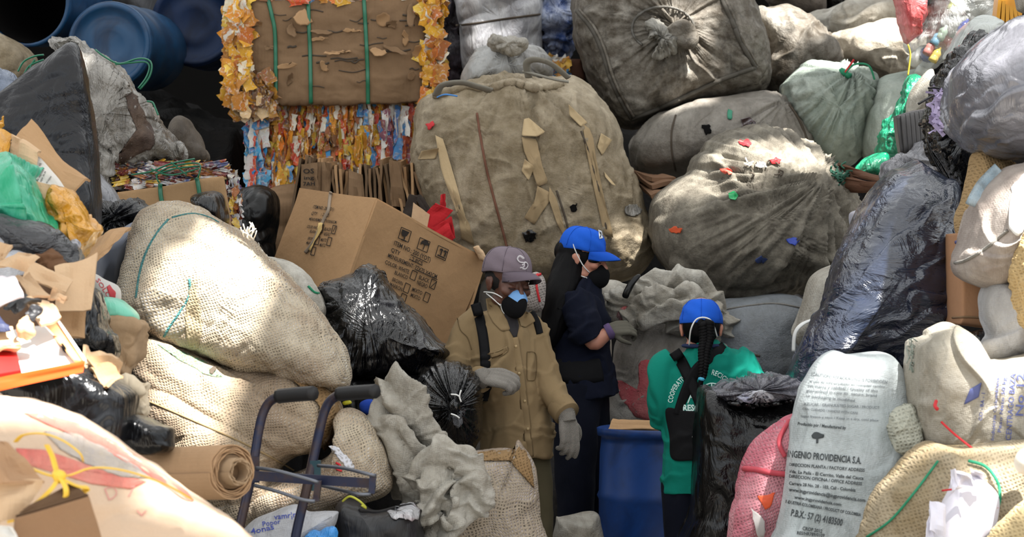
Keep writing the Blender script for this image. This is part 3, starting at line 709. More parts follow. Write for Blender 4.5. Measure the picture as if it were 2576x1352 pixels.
kb = blob('plastic_sack', 'grey film sack with a knotted top on the tan bulk bag', 'sack', [(1160, 200), (1180, 160), (1205, 132), (1240, 118), (1290, 112), (1340, 118), (1370, 130), (1392, 150), (1390, 190), (1330, 215), (1240, 220), (1170, 222)], 13.9, .28, m_plastic('grey_film', C('a3a3a1'), .35, .5, 9, col2=C('7d7b78')), folds=[('pleat', .03, (1268, 122), 9, .35), ('fbm', .04, 4)])
blob('knot', None, None, [(1235, 118), (1228, 108), (1240, 90), (1262, 98), (1295, 94), (1326, 104), (1318, 128), (1290, 136), (1260, 132)], 13.6, .1, m_plastic('grey_film_knot', C('8f8a80'), .4, .6, 16), folds=[('ridge', .03, 22, 15, 3), ('crump', .02, 14)], parent=kb)

# ================================================================ TAN BULK BAG
tb = blob('bulk_bag', 'huge dirty tan woven bulk bag with peeling brown tape behind the two standing workers', 'bulk bag',
    [(1040, 330), (1046, 268), (1075, 238), (1130, 225), (1180, 208), (1260, 196), (1340, 198), (1400, 196), (1450, 200), (1500, 250), (1545, 330), (1560, 380), (1600, 450), (1630, 530), (1655, 590), (1650, 640), (1620, 690), (1560, 715), (1440, 735), (1300, 740), (1190, 700), (1120, 640), (1085, 560), (1050, 470), (1036, 400)],
    13.55, .62, mat_bigtan, c=(1330, 450), e=(.75, .6), lean=.12, folds=[('fbm', .07, 1.6), ('ridge', .035, 5, 84, 5), ('fold', .016, 9, 80, 1.5), ('fold', .012, 14, 15, 1.3), ('pleat', .05, (1290, 190), 13, .45), ('crump', .010, 5)], seed=11)
bt = bvh_of(tb)
mat_tape = m_card('peeling_brown_tape', C('9c8767'), .4)
mat_tape2 = m_card('peeling_pale_tape', C('b8a27e'), .3)
for out, mt, lf in [([(1318, 300), (1330, 296), (1372, 332), (1352, 344), (1312, 342)], mat_tape2, .05), ([(1312, 345), (1350, 350), (1365, 420), (1380, 460), (1352, 470), (1335, 420), (1318, 380)], mat_tape, .01),
        ([(1320, 400), (1345, 420), (1330, 455), (1312, 430)], mat_tape2, .04), ([(1352, 468), (1395, 490), (1360, 540), (1345, 566), (1318, 548), (1345, 505)], mat_tape, .015),
        ([(1382, 470), (1400, 500), (1425, 590), (1420, 600), (1400, 560), (1380, 500)], mat_tape, .01), ([(1095, 340), (1115, 350), (1150, 470), (1175, 560), (1170, 600), (1150, 540), (1110, 430)], mat_tape2, .015),
        ([(1060, 380), (1105, 372), (1095, 400), (1050, 402)], mat_tape2, .04), ([(1430, 262), (1478, 308), (1462, 320), (1432, 290)], mat_tape2, .05), ([(1465, 310), (1490, 330), (1500, 400), (1520, 500), (1545, 600), (1520, 590), (1495, 480), (1475, 380)], mat_tape, .012),
        ([(1512, 335), (1540, 352), (1515, 392), (1502, 370)], mat_tape2, .05), ([(1520, 432), (1550, 468), (1540, 465), (1522, 445)], mat_tape2, .06), ([(1150, 520), (1180, 560), (1195, 620), (1160, 600)], mat_tape, .02)]:
    patch('tape_strip', bt, out, mt, tb, off=.006, rings=5, n=26, lift=lf)
on_surf('seam', bt, [(1200, 285), (1208, 340), (1225, 430), (1248, 520), (1272, 610), (1285, 680)], .006, m_flat('red_brown_thread', C('6a4636'), .9), tb, 60)
on_surf('seam', bt, [(1400, 480), (1425, 560), (1440, 640)], .005, mat_seam, tb, 40)
on_surf('seam', bt, [(1462, 330), (1486, 400), (1510, 500), (1530, 600)], .005, mat_seam, tb, 50)
patch('hole', bt, [(1315, 588), (1335, 576), (1350, 590), (1340, 612), (1322, 608)], mat_black, tb, off=.01, rings=5, n=20, jag=3)
patch('hole', bt, [(1572, 520), (1600, 512), (1618, 530), (1600, 545), (1575, 540)], mat_clear, tb, off=.012, rings=5, n=20, jag=2)
patch('hole', bt, [(1070, 312), (1090, 305), (1092, 316), (1078, 328)], mat_string_red, tb, off=.01, rings=3, n=14, jag=2)
patch('hole', bt, [(1432, 520), (1452, 512), (1450, 532), (1438, 536)], mat_inside, tb, off=.008, rings=3, n=14, jag=2)
# webbing loops at the top
cable('strap', [(1330, 195, 13.0), (1325, 160, 12.95), (1345, 150, 12.92), (1385, 160, 12.9), (1430, 196, 12.95)], .018, mat_rope, tb, 40, .4)
cable('strap', [(1318, 180, 13.0), (1350, 188, 12.95), (1395, 200, 12.9), (1430, 206, 12.9)], .016, mat_rope, tb, 30, .4)
cable('strap', [(1098, 240, 12.95), (1112, 215, 12.9), (1160, 208, 12.9), (1200, 218, 12.92), (1236, 228, 12.95)], .02, mat_rope, tb, 40, .4)
on_surf('ruffle', bt, [(1096, 240), (1130, 232), (1180, 218), (1230, 222), (1290, 208), (1350, 222), (1420, 210)], .022, mat_bigtan, tb, 60, .01)
cable('string', [(1100, 245, 12.9), (1120, 238, 12.85), (1150, 242, 12.88)], .004, m_flat('blue_string', C('4a86c8'), .6), tb, 20)
# ================================================================ GRIMY SQUARE BULK BAG (top)
gb = blob('bulk_bag', 'square grimy white bulk bag with seamed edges and a hoop around its tied mouth', 'bulk bag',
    [(1445, 40), (1452, -20), (1530, -70), (1840, -70), (1880, -10), (1905, 60), (1925, 120), (1932, 190), (1915, 230), (1850, 258), (1740, 275), (1650, 300), (1590, 318), (1550, 300), (1510, 240), (1480, 190), (1460, 130), (1448, 80)],
    14.5, .55, mat_bigdirty, c=(1680, 90), e=(.62, .5), lean=.15, folds=[('fbm', .06, 2), ('fold', .016, 10, -25, 1.4), ('pleat', .045, (1685, 85), 9, .3), ('crump', .02, 5)], seed=12)
bgb = bvh_of(gb)
for q in ([(1452, 28), (1490, 75), (1515, 130), (1535, 195), (1560, 250), (1588, 298)], [(1588, 300), (1660, 272), (1740, 235), (1830, 195), (1900, 170)], [(1815, -5), (1840, 50), (1860, 100), (1882, 140), (1900, 170)]):
    on_surf('seam', bgb, q, .012, m_flat('dark_piping', C('4a463f'), .8), gb, 60, .012)
    on_surf('seam', bgb, [(x+7, y-3) for x, y in q], .008, mat_bigdirty, gb, 60, .012)
m = MB(); q = [(1598+70+78*math.cos(t), 72+55*math.sin(t)) for t in np.linspace(2.3, 2.3+4.7, 50)]
on_surf('hoop', bgb, q, .007, m_flat('grey_wire', C('55524c'), .5), gb, 70, .02)
blob('tied_mouth', None, None, [(1625, 55), (1650, 45), (1672, 62), (1690, 88), (1700, 120), (1680, 140), (1655, 150), (1640, 140), (1660, 110), (1640, 90), (1628, 75)], 13.86, .10, m_plastic('dirty_film', C('8c8981'), .3, .7, 14), folds=[('ridge', .035, 16, 60, 4), ('pleat', .05, (1665, 88), 9, .2)], parent=gb)
blob('tied_mouth', None, None, [(1690, 60), (1720, 50), (1750, 72), (1757, 100), (1745, 122), (1715, 122), (1690, 105), (1668, 88)], 13.84, .06, mat_bigdirty, folds=[('ridge', .02, 12, 30, 3)], parent=gb)

# ================================================================ SACKS BEHIND, right half
blob('woven_sack', 'large dirty white sack with a sunlit top, right of the grimy square bulk bag', 'sack', [(1885, 40), (1910, 20), (1960, 22), (2010, 45), (2060, 80), (2095, 120), (2110, 150), (2080, 180), (2010, 230), (1960, 260), (1930, 260), (1915, 150)], 15.0, .5, mat_bigdirty, folds=[('fbm', .08, 2.5), ('fold', .05, 6, 60, 1.4), ('fold', .016, 14, 30, 1.2)])
blob('woven_sack', 'small brown grey sack at the top edge behind the sunlit sack', 'sack', [(1920, -60), (2065, -60), (2075, 10), (2060, 45), (2020, 40), (1960, 20), (1930, 0)], 16.6, .3, m_woven('brown_sack', C('8f857a'), C('5a5048'), .6), folds=[('ridge', .05, 7, 40, 4)])
blob('black_bag', 'little black bag at the top edge among pale sacks', 'bag', [(2070, -60), (2110, -60), (2120, 0), (2110, 22), (2078, 20)], 16.7, .15, mat_black, folds=[('crump', .03, 9)])
blob('woven_sack', 'long pale sack lying sunlit behind the others at the top', 'sack', [(2040, 60), (2080, 30), (2140, 10), (2200, -10), (2300, -20), (2330, 40), (2300, 90), (2180, 100), (2090, 110)], 16.2, .4, mat_sack_white, folds=[('fbm', .06, 2.5), ('fold', .05, 6, 20, 1.3), ('fold', .016, 15, 30, 1.2)])
blob('woven_sack', 'crumpled pale sack beneath the long sunlit one, above the drawstring sack', 'sack', [(2095, 100), (2150, 75), (2230, 62), (2300, 65), (2330, 120), (2310, 190), (2230, 215), (2200, 195), (2150, 165), (2110, 155)], 15.4, .4, m_woven('warm_white_weave', C('beb8ab'), C('8a8070'), .5), folds=[('fbm', .07, 3), ('fold', .045, 7, 50, 1.4), ('fold', .016, 15, -10, 1.2)])
s = blob('woven_sack', 'grey white sack gathered and tied with green and red twine', 'sack', [(1965, 220), (1980, 195), (2010, 165), (2040, 152), (2090, 158), (2120, 158), (2160, 165), (2190, 185), (2205, 210), (2200, 260), (2185, 330), (2170, 390), (2130, 420), (2060, 420), (2000, 350), (1975, 290)], 14.1, .42, mat_sack_green, folds=[('pleat', .07, (2128, 182), 8, .45), ('fbm', .05, 2.5), ('fold', .02, 9, 60, 1.4)])
bs = bvh_of(s)
on_surf('twine', bs, [(2118, 178), (2130, 188), (2140, 192)], .016, mat_string_green, s, 12, .01)
cable('twine', [(2128, 182, 13.6), (2150, 162, 13.6), (2185, 165, 13.6), (2200, 200, 13.62)], .005, mat_string_green, s, 24)
cable('twine', [(2126, 182, 13.6), (2138, 165, 13.6), (2148, 150, 13.6)], .005, mat_string_red, s, 10)
s = blob('woven_sack', 'dirty sack with dark holes between the grimy bulk bag and big round sack', 'sack', [(1588, 380), (1600, 350), (1650, 300), (1720, 270), (1800, 250), (1870, 232), (1920, 228), (1965, 240), (2010, 270), (2040, 310), (2062, 360), (2050, 420), (1960, 470), (1800, 490), (1650, 450), (1600, 430)], 14.15, .45, m_woven('greywhite_holes_weave', C('a8a39a'), C('6e6860'), .5, spots=.35), folds=[('fbm', .05, 2.4), ('fold', .03, 8, 60, 1.4), ('pleat', .03, (1960, 260), 8, .35)])
bs = bvh_of(s)
patch('hole', bs, [(1765, 315), (1785, 312), (1790, 335), (1775, 340)], mat_inside, s, off=.006, rings=3, n=16, jag=2)
patch('dark_bottle', bs, [(1862, 300), (1885, 294), (1902, 308), (1898, 325), (1870, 326)], m_flat('dark_red_glass', C('2a0c10'), .12, spec=.9), s, off=.01, rings=6, n=24, lift=.06)
patch('stain', bs, [(1830, 275), (1845, 278), (1842, 300), (1830, 300)], m_flat('green_scrap', C('2f7d62'), .5), s, off=.006, rings=2, n=12, jag=2)
on_surf('seam', bs, [(1700, 290), (1690, 330), (1690, 380), (1700, 430)], .005, mat_seam, s, 30)
on_surf('seam', bs, [(1985, 262), (2010, 300), (2030, 350)], .006, mat_seam, s, 30)
# cardboard between
for i, q in enumerate([[(1590, 432, 13.9), (1640, 438, 13.9), (1700, 452, 13.4), (1640, 456, 13.4)], [(1592, 440, 13.88), (1650, 446, 13.88), (1716, 460, 13.35), (1640, 468, 13.3)], [(1600, 462, 13.85), (1660, 455, 13.85), (1712, 462, 13.3), (1640, 500, 13.2)]]):
    sheet('cardboard_sheet', 'flattened brown cardboard wedged between the tan bulk bag and big round sack', 'cardboard', q, m_card('redbrown_card%d' % i, C('7d5f49'), .5), .02, .01, group='cardboard wedged beside the tan bulk bag')
for i, q in enumerate([[(2110, 412, 12.9), (2232, 448, 12.7), (2240, 462, 12.6), (2118, 440, 12.9)], [(2120, 450, 12.8), (2225, 462, 12.6), (2235, 485, 12.6), (2140, 482, 12.8)], [(2128, 425, 12.85), (2146, 430, 12.85), (2165, 482, 12.8), (2140, 480, 12.85)]]):
    sheet('cardboard_sheet', 'brown folded cardboard in the gap between the big round sack and the blue black bag', 'cardboard', q, m_card('brown_gap_card%d' % i, C('5d4030'), .4), .012, .01, group='cardboard in the gap right of the round sack')
s = blob('plastic_container', 'white translucent container corner behind the blue black bag', 'container', [(2140, 540), (2165, 525), (2190, 505), (2230, 500), (2240, 560), (2180, 600), (2150, 590)], 11.9, .15, m_plastic('milky_plastic', C('a9a9b4'), .4, .1, 4, stretch=1), e=(.5, .5))

# ================================================================ BIG ROUND SACK
rb = blob('bulk_bag', 'enormous round sooty canvas sack, pleated and tied at its upper right, sunlit on top', 'bulk bag',
    [(1632, 560), (1645, 500), (1690, 465), (1730, 440), (1760, 395), (1800, 345), (1850, 325), (1910, 322), (1970, 335), (2030, 362), (2080, 400), (2120, 440), (2145, 490), (2155, 560), (2148, 620), (2120, 670), (2060, 715), (1980, 742), (1880, 752), (1780, 742), (1700, 700), (1650, 640)],
    13.2, .72, mat_round, c=(1900, 560), e=(.9, .8), lean=.3, folds=[('pleat', .06, (2050, 452), 14, .85), ('fold', .03, 5, 12, 1.3), ('fold', .012, 13, 35, 1.2), ('fbm', .06, 1.8)], seed=14)
brb = bvh_of(rb)
for (x, y, mt) in [(1950, 405, mat_string_red), (1875, 360, mat_string_red), (1700, 580, m_flat('orange_scrap', C('c8502a'), .5)), (1995, 608, m_flat('blue_scrap', C('1e3a9a'), .3)), (1915, 655, m_flat('faded_blue_scrap', C('2a3a68'), .5)), (1828, 430, m_flat('orange_scrap2', C('c04a3a'), .5))]:
    patch('scrap', brb, [(x-16, y-4), (x, y-10), (x+18, y-2), (x+6, y+9), (x-10, y+7)], mt, rb, off=.008, rings=4, n=14, jag=3, lift=.015)
patch('bottle_cap', brb, [(1832, 486), (1848, 480), (1858, 492), (1850, 504), (1834, 500)], m_flat('green_cap', C('1f9a5a'), .3), rb, off=.02, rings=5, n=20, lift=.03)
for k in range(14):
    a = random.uniform(0, 2*pi); x, y = 1915+random.uniform(-45, 45), 420+random.uniform(-14, 14)
    on_surf('loose_thread', brb, [(x, y), (x+14*math.cos(a), y+10*math.sin(a)), (x+22*math.cos(a+.7), y+16*math.sin(a+.9))], .0035, mat_seam if k % 2 else mat_white_cord, rb, 10, .01)
for k in range(22):
    a = random.uniform(0, 2*pi); x, y = 2118+random.uniform(-16, 16), 440+random.uniform(-18, 18)
    on_surf('green_thread', brb, [(x, y), (x+12*math.cos(a), y+12*math.sin(a)), (x+18*math.cos(a+1), y+18*math.sin(a+1))], .004, m_flat('dark_green_thread', C('1d4a3a'), .8) if k == 0 else bpy.data.materials['dark_green_thread'], rb, 8, .012)

# ================================================================ UPPER RIGHT
blob('woven_sack', 'pale greenish white sack behind the twisted green bag', 'sack', [(2172, 310), (2190, 250), (2215, 200), (2260, 185), (2320, 178), (2340, 220), (2330, 330), (2280, 400), (2180, 400)], 13.9, .3, mat_sack_green, folds=[('fbm', .05, 3), ('ridge', .015, 9, 10, 4)])
s = blob('plastic_bag', 'glossy twisted green plastic bag hanging down between white sacks', 'bag', [(2292, 190), (2312, 190), (2315, 205), (2296, 230), (2285, 262), (2272, 300), (2275, 340), (2268, 380), (2245, 415), (2215, 400), (2212, 350), (2228, 320), (2245, 290), (2262, 262), (2272, 235), (2280, 205)], 13.2, .12, m_plastic('green_film', C('129068'), .2, .8, 16, col2=C('0c6a4c'), spec=.7), c=(2252, 330), folds=[('ridge', .03, 18, -60, 2.5), ('crump', .015, 14)])
blob('bag_tail', None, None, [(2150, 440), (2160, 415), (2190, 392), (2225, 385), (2240, 410), (2225, 445), (2190, 440)], 13.15, .12, bpy.data.materials['green_film'], folds=[('ridge', .03, 16, 20, 3)], parent=s)
blob('white_sack', 'smooth white bag just right of the twisted green bag', 'sack', [(2340, 172), (2352, 200), (2360, 260), (2350, 290), (2290, 300), (2278, 285), (2285, 240), (2305, 205)], 13.0, .2, mat_sack_white, folds=[('fbm', .03, 3)])
# bag of bottles: clear film over bottles
root = blob('bottle_bag', 'clear plastic bag full of mixed bottles at the top right corner', 'bag', [(2290, -60), (2540, -60), (2520, 20), (2470, 70), (2420, 90), (2380, 130), (2352, 168), (2320, 165), (2292, 130), (2300, 80), (2330, 20), (2310, -20)], 13.6, .4, m_plastic('clear_wrinkled_film', C('cfd2d0'), .08, .9, 14, spec=.8, alpha=.38), c=(2380, 40), folds=[('crump', .04, 5), ('ridge', .03, 9, 60, 4)], jag=3)
m_b = [m_plastic('bottle_'+k, C(v), .2, .1, 4, stretch=1) for k, v in dict(clear='b8bcb6', green='8a9c8c', blue='6a92a8', navy='3c4480', lime='a0aa68', yellow='b8a058', red='94605a', milk='c8c8c2').items()]
rs = np.random.RandomState(8)
def bottle_mesh(c, ax, L=.2, r=.035):
    ax = np.array(ax)/np.linalg.norm(ax); c = np.array(c); pts = []; rr = []
    for l, k in [(0, .6), (.02, 1), (.3, 1), (.35, .9), (.42, 1), (.62, 1), (.78, .6), (.86, .36), (1, .36)]: pts.append(c+ax*L*(l-.5)); rr.append(r*k)
    return tube(pts, rr, 14)
for i in range(46):
    t = rs.rand(); x = 2310+200*rs.rand(); y = rs.uniform(-30, 150)
    if y > 150-(x-2330)*.8 and x > 2340: y = rs.uniform(-30, 60) if x < 2450 else rs.uniform(-30, 30)
    V, Fc = bottle_mesh(P(x, y, 13.62+rs.uniform(-.16, .1)), rs.normal(size=3), rs.uniform(.14, .22), rs.uniform(.028, .04))
    o = mk('bottle', V, Fc, m_b[[0, 0, 0, 1, 7, 7, 2, 3, 4, 5, 6, 0][rs.randint(12)]]); tag(o, 'plastic bottle packed inside the clear bag at the top right', 'bottle', 'bottles in the clear bag')
for (x, y, mt) in [(2425, 66, 3), (2358, 95, 2), (2372, 82, 1), (2400, 10, 4), (2355, 137, 5), (2340, 120, 6)]:
    V, Fc = bottle_mesh(P(x, y, 13.30), (.5, .2, .8), .08, .022)
    o = mk('bottle', V, Fc, m_b[mt]); tag(o, ['', 'green container lying at the front of the clear bottle bag', 'light blue container at the front of the clear bottle bag', 'navy blue container near the middle of the clear bottle bag', 'lime bottle cap near the top of the clear bottle bag', 'yellow container at the front of the clear bottle bag', 'small red container low in the clear bottle bag'][mt], 'bottle')
s = blob('plastic_bag', 'torn red translucent bag hanging at the top edge, left of the bottles', 'bag', [(2252, -60), (2330, -60), (2330, 10), (2332, 40), (2318, 60), (2316, 85), (2298, 100), (2282, 112), (2270, 90), (2258, 50), (2252, 10)], 13.3, .12, mat_redplastic, folds=[('crump', .02, 6), ('ridge', .012, 12, 70, 4)], jag=2)
cable('tie', [(2284, 112, 13.2), (2290, 135, 13.2), (2288, 160, 13.2), (2284, 190, 13.2)], .008, m_flat('yellow_strip', C('b8a030'), .4), s, 20, .5)
m = MB()
for k in range(6):
    x = 2506+k*12; V, Fc = boxc(P(x, 56-abs(k-2)*3+k*1.5, 12.6), P(x+9, 56-abs(k-2)*3+k*1.5, 12.6)-P(x, 56-abs(k-2)*3+k*1.5, 12.6), (0, .12, 0), P(2512+k*9, -2+k*5, 12.6)-P(x, 56, 12.6)); m.add(V, Fc)
V, Fc = boxc(P(2506, 56, 12.64), P(2570, 46, 12.64)-P(2506, 56, 12.64), (0, .14, 0), P(2514, 0, 12.64)-P(2506, 56, 12.64)); m.add(V, Fc)
o = m.build('fluted_tub', m_flat('mustard_plastic', C('c48a1c'), .35, spec=.5), smooth=False); tag(o, 'mustard yellow fluted plastic tub at the top right', 'tub')
blob('plastic_bag', 'cloudy white film bag between the bottle bag and the big grey bag', 'bag', [(2400, 105), (2425, 65), (2455, 50), (2495, 48), (2520, 60), (2500, 90), (2440, 110), (2380, 150)], 11.7, .25, m_plastic('pale_film', C('b4b8b4'), .25, .6, 9), folds=[('crump', .02, 6)])
blob('white_sack', 'white bag at the extreme top right corner', 'sack', [(2560, -60), (2640, -60), (2640, 40), (2576, 30), (2562, 10)], 12.0, .2, mat_sack_white)
# ribbed case
root = empty('ribbed_case', P(2292, 395, 12.2)); tag(root, 'dark grey ribbed plastic case lying on the heap beside the black bag', 'case')
A = np.array(P(2252, 290, 12.1)); B = np.array(P(2332, 272, 12.1)); D = np.array(P(2262, 385, 12.1)); E = np.array(P(2338, 400, 12.1))
case_m = m_flat('dark_grey_abs', C('4a4848'), .45, spec=.5); x = 0
o_ = blob('body', None, None, [(2252, 292), (2290, 280), (2335, 272), (2345, 340), (2338, 400), (2300, 398), (2264, 386), (2256, 340)], 12.15, .12, case_m, e=(.4, .4), parent=root, smooth=False)
bq = bvh_of(o_)
for k in range(7): on_surf('rib', bq, [(2262+k*11, 292-k*2.4), (2266+k*11, 340), (2272+k*10.5, 384+k*1.5)], .012, case_m, root, 16, .008, .6)
blob('plastic_bag', 'crumpled clear bag under the ribbed grey case', 'bag', [(2225, 420), (2245, 395), (2290, 380), (2330, 350), (2360, 380), (2350, 430), (2290, 450), (2230, 450)], 11.9, .15, m_plastic('crinkled_clear', C('8d8d92'), .12, 1., 18, col2=C('4a4a50'), spec=.8), folds=[('crump', .04, 9)])
s = blob('black_bag', 'torn black bag with lavender paper shreds, left of the big grey bag', 'bag', [(2470, 90), (2430, 120), (2400, 140), (2360, 190), (2345, 240), (2330, 300), (2338, 340), (2350, 390), (2380, 440), (2410, 475), (2450, 460), (2470, 380), (2460, 250)], 11.2, .3, mat_black, folds=[('crump', .04, 6), ('ridge', .03, 12, -60, 4)], jag=4)
bs = bvh_of(s); lav = m_flat('lavender_paper', C('b3a6c8'), .7)
rs = np.random.RandomState(4)
for k in range(46):
    x = 2352+rs.uniform(-12, 34)*(.6+.4*rs.rand()); y = rs.uniform(225, 330); a = rs.uniform(0, pi); l = rs.uniform(9, 20); w = rs.uniform(2, 5)
    p = cast(bs, x, y, .02+.05*rs.rand(), 11.1); c_, s_ = math.cos(a), math.sin(a); k_ = 11/F
    q = [p+Vector((i*l*c_*k_-j*w*s_*k_, rs.uniform(-.01, .01), i*l*s_*k_+j*w*c_*k_)) for i, j in ((-1, -1), (1, -1), (1, 1), (-1, 1))]
    V = [tuple(v) for v in q]+[tuple(v+Vector((0, .002, 0))) for v in q]; mk('paper_shred', V, [(0, 1, 2, 3), (7, 6, 5, 4), (0, 4, 5, 1), (1, 5, 6, 2), (2, 6, 7, 3), (3, 7, 4, 0)], lav, s, smooth=False)
for q in ([(2330, 350), (2350, 400), (2380, 450)], [(2345, 380), (2372, 420), (2400, 470)], [(2310, 262), (2330, 250), (2350, 240)], [(2335, 222), (2350, 221), (2365, 224)]):
    cable('torn_strip', [(x, y, 10.9) for x, y in q], .016, mat_black, s, 14, .3)
blob('plastic_bag', 'big bulging translucent grey bag at the right edge, upper half', 'bag', [(2640, 40), (2576, 42), (2520, 70), (2470, 105), (2430, 145), (2400, 190), (2392, 250), (2400, 310), (2425, 350), (2460, 375), (2500, 398), (2560, 405), (2640, 400), (2680, 250)], 10.0, .42, m_plastic('grey_translucent', C('73737a'), .2, .55, 5, col2=C('55555b'), spec=.8, ang=.5, stretch=.5), folds=[('fold', .03, 7, 35, 1.3), ('fold', .012, 16, 40, 1.3), ('fbm', .03, 3)])
# right hand sacks
blob('jute_sack', 'brown jute sack with faint red print standing behind the pale sack at right', 'sack', [(2450, 385), (2480, 380), (2530, 400), (2560, 430), (2540, 520), (2480, 600), (2420, 600), (2408, 560), (2425, 500), (2440, 430)], 10.1, .2, m_burlap('brown_jute', C('a88c64'), C('8a7350'), 90, gaps=.1), folds=[('fbm', .03, 4)])
s = blob('cardboard_box', 'plain brown cardboard box standing upright behind the right hand sacks', 'box', [(2397, 588), (2440, 584), (2480, 584), (2482, 815), (2470, 826), (2396, 815)], 10.15, .2, m_card('plain_box', C('a67c5c'), .15), e=(.15, .15), smooth=False, NA=120)
bs = bvh_of(s); on_surf('flap_edge', bs, [(2396, 800), (2430, 798), (2478, 800)], .004, mat_card_dark, s, 20)
on_surf('tape_mark', bs, [(2406, 610), (2418, 610)], .008, m_flat('dull_blue', C('4a4a7a'), .6), s, 6)
s = blob('woven_sack', 'pale pinkish grey woven sack with a sewn seam at the right edge', 'sack', [(2640, 395), (2576, 410), (2530, 420), (2490, 455), (2450, 500), (2430, 560), (2415, 620), (2402, 655), (2410, 690), (2440, 715), (2500, 730), (2560, 728), (2640, 740), (2680, 560)], 9.75, .36, m_woven('pinkgrey_weave', C('b5aba2'), C('8c8078'), .4, blotch=9), folds=[('fbm', .04, 2.5), ('fold', .018, 9, 40, 1.4)])
bs = bvh_of(s); on_surf('seam', bs, [(2402, 662), (2430, 655), (2480, 625), (2535, 580)], .006, mat_sack_grey, s, 40, .004)
on_surf('blue_stripe', bs, [(2452, 520), (2480, 470), (2520, 430)], .035, m_woven('blue_edge', C('6a93ac'), C('aeb6b8'), .6), s, 20, .0, .1)
patch('label_patch', bs, [(2545, 470), (2590, 420), (2600, 540), (2560, 600), (2535, 570)], mat_white_cord, s, off=.006, rings=6, n=30, jag=3, lift=.02)
blob('jute_sack', 'rough straw coloured jute at the right edge below the seam', 'sack', [(2600, 560), (2572, 600), (2550, 660), (2552, 740), (2576, 830), (2640, 850), (2660, 640)], 9.4, .2, m_burlap('straw_jute', C('bfa476'), C('97794a'), 90, gaps=.1), folds=[('crump', .02, 12), ('fbm', .03, 6)])
blob('woven_sack', 'white sack slumped under the pale seamed sack at right', 'sack', [(2640, 700), (2560, 712), (2500, 705), (2478, 730), (2474, 790), (2490, 850), (2455, 870), (2455, 900), (2480, 915), (2540, 905), (2640, 900), (2680, 800)], 9.7, .28, m_woven('clean_white_weave', C('c4c3c4'), C('9a9896'), .35), folds=[('fold', .03, 8, 75, 1.4), ('fbm', .04, 3)])
blob('black_bag', 'black bag opening with grey lining under the cardboard box', 'bag', [(2410, 880), (2425, 845), (2470, 830), (2490, 850), (2480, 900), (2450, 920), (2415, 910)], 9.9, .1, mat_black, folds=[('crump', .02, 9)])

# ================================================================ BLUE BLACK BAG
bb_ = blob('black_bag', 'huge glossy blue black plastic bag with diagonal wrinkles, at right of centre', 'bag',
    [(2235, 425), (2270, 415), (2310, 400), (2350, 425), (2395, 450), (2408, 480), (2410, 560), (2398, 640), (2395, 760), (2385, 830), (2330, 870), (2260, 905), (2180, 900), (2110, 915), (2050, 940), (2012, 985), (1985, 985), (1982, 960), (2000, 900), (2040, 830), (2070, 760), (2085, 690), (2110, 620), (2150, 540), (2190, 470)],
    10.75, .5, mat_navyplastic, c=(2235, 680), e=(.8, .7), lean=.2, folds=[('fold', .035, 6, 22, 1.2), ('fold', .018, 14, 26, 1.2), ('ridge', .02, 8, 15, 5), ('fbm', .06, 2), ('crump', .008, 8)], seed=17)
s = blob('woven_sack', 'dirty white sack with a hanging strap, behind the blue black bag', 'sack', [(2020, 760), (2040, 700), (2080, 672), (2130, 665), (2140, 740), (2080, 830), (2030, 880), (1996, 850), (2005, 810)], 11.8, .25, mat_sack_white, folds=[('ridge', .03, 8, 70, 4)])
cable('strap', [(2060, 800, 11.4), (2020, 815, 11.35), (2000, 840, 11.35), (1996, 885, 11.35)], .016, mat_white_cord, s, 24, .3)

# ================================================================ BEHIND THE WORKERS
s = blob('woven_sack', 'plump blue grey sack with a plain smooth face right of the green shirted worker', 'sack', [(1770, 800), (1812, 762), (1870, 752), (1930, 742), (1990, 742), (2020, 760), (2026, 820), (2030, 900), (2010, 980), (1920, 1010), (1800, 1000)], 12.6, .32, m_woven('bluegrey_weave', C('858b92'), C('6d7072'), .45, spots=.05), folds=[('fbm', .05, 2.2), ('ridge', .01, 8, 10, 4)])
bs = bvh_of(s); on_surf('seam', bs, [(1820, 780), (1880, 770), (1950, 764), (2015, 775)], .004, mat_sack_grey, s, 40)
on_surf('stitch', bs, [(1880, 893), (1900, 894), (1912, 897)], .005, mat_seam, s, 10)
ws = blob('woven_sack', 'tall dirty white sack with big faded red printed shapes behind the blue drum', 'sack', [(1535, 900), (1550, 850), (1570, 815), (1620, 800), (1700, 790), (1760, 800), (1800, 850), (1822, 960), (1830, 1080), (1780, 1150), (1600, 1160), (1530, 1100), (1525, 1000)], 12.55, .3, m_woven('redprint_weave', C('aaa69f'), C('716a62'), .5, spots=.15, blotch=10), folds=[('fbm', .05, 2.2), ('fold', .020, 7, 20, 1.5), ('fold', .010, 16, 60, 1.3)])
bs = bvh_of(ws); redp = m_woven('faded_red_print', C('b03a46'), C('9c5a5a'), .35)
patch('red_print', bs, [(1605, 910), (1632, 905), (1640, 950), (1642, 1000), (1660, 1040), (1640, 1062), (1600, 1050), (1560, 1000), (1548, 960), (1560, 955), (1600, 990), (1608, 950)], redp, ws, off=.003, rings=8, n=50, jag=1.5)
patch('red_print', bs, [(1700, 940), (1730, 930), (1735, 990), (1705, 1000)], redp, ws, off=.003, rings=5, n=24, jag=1)
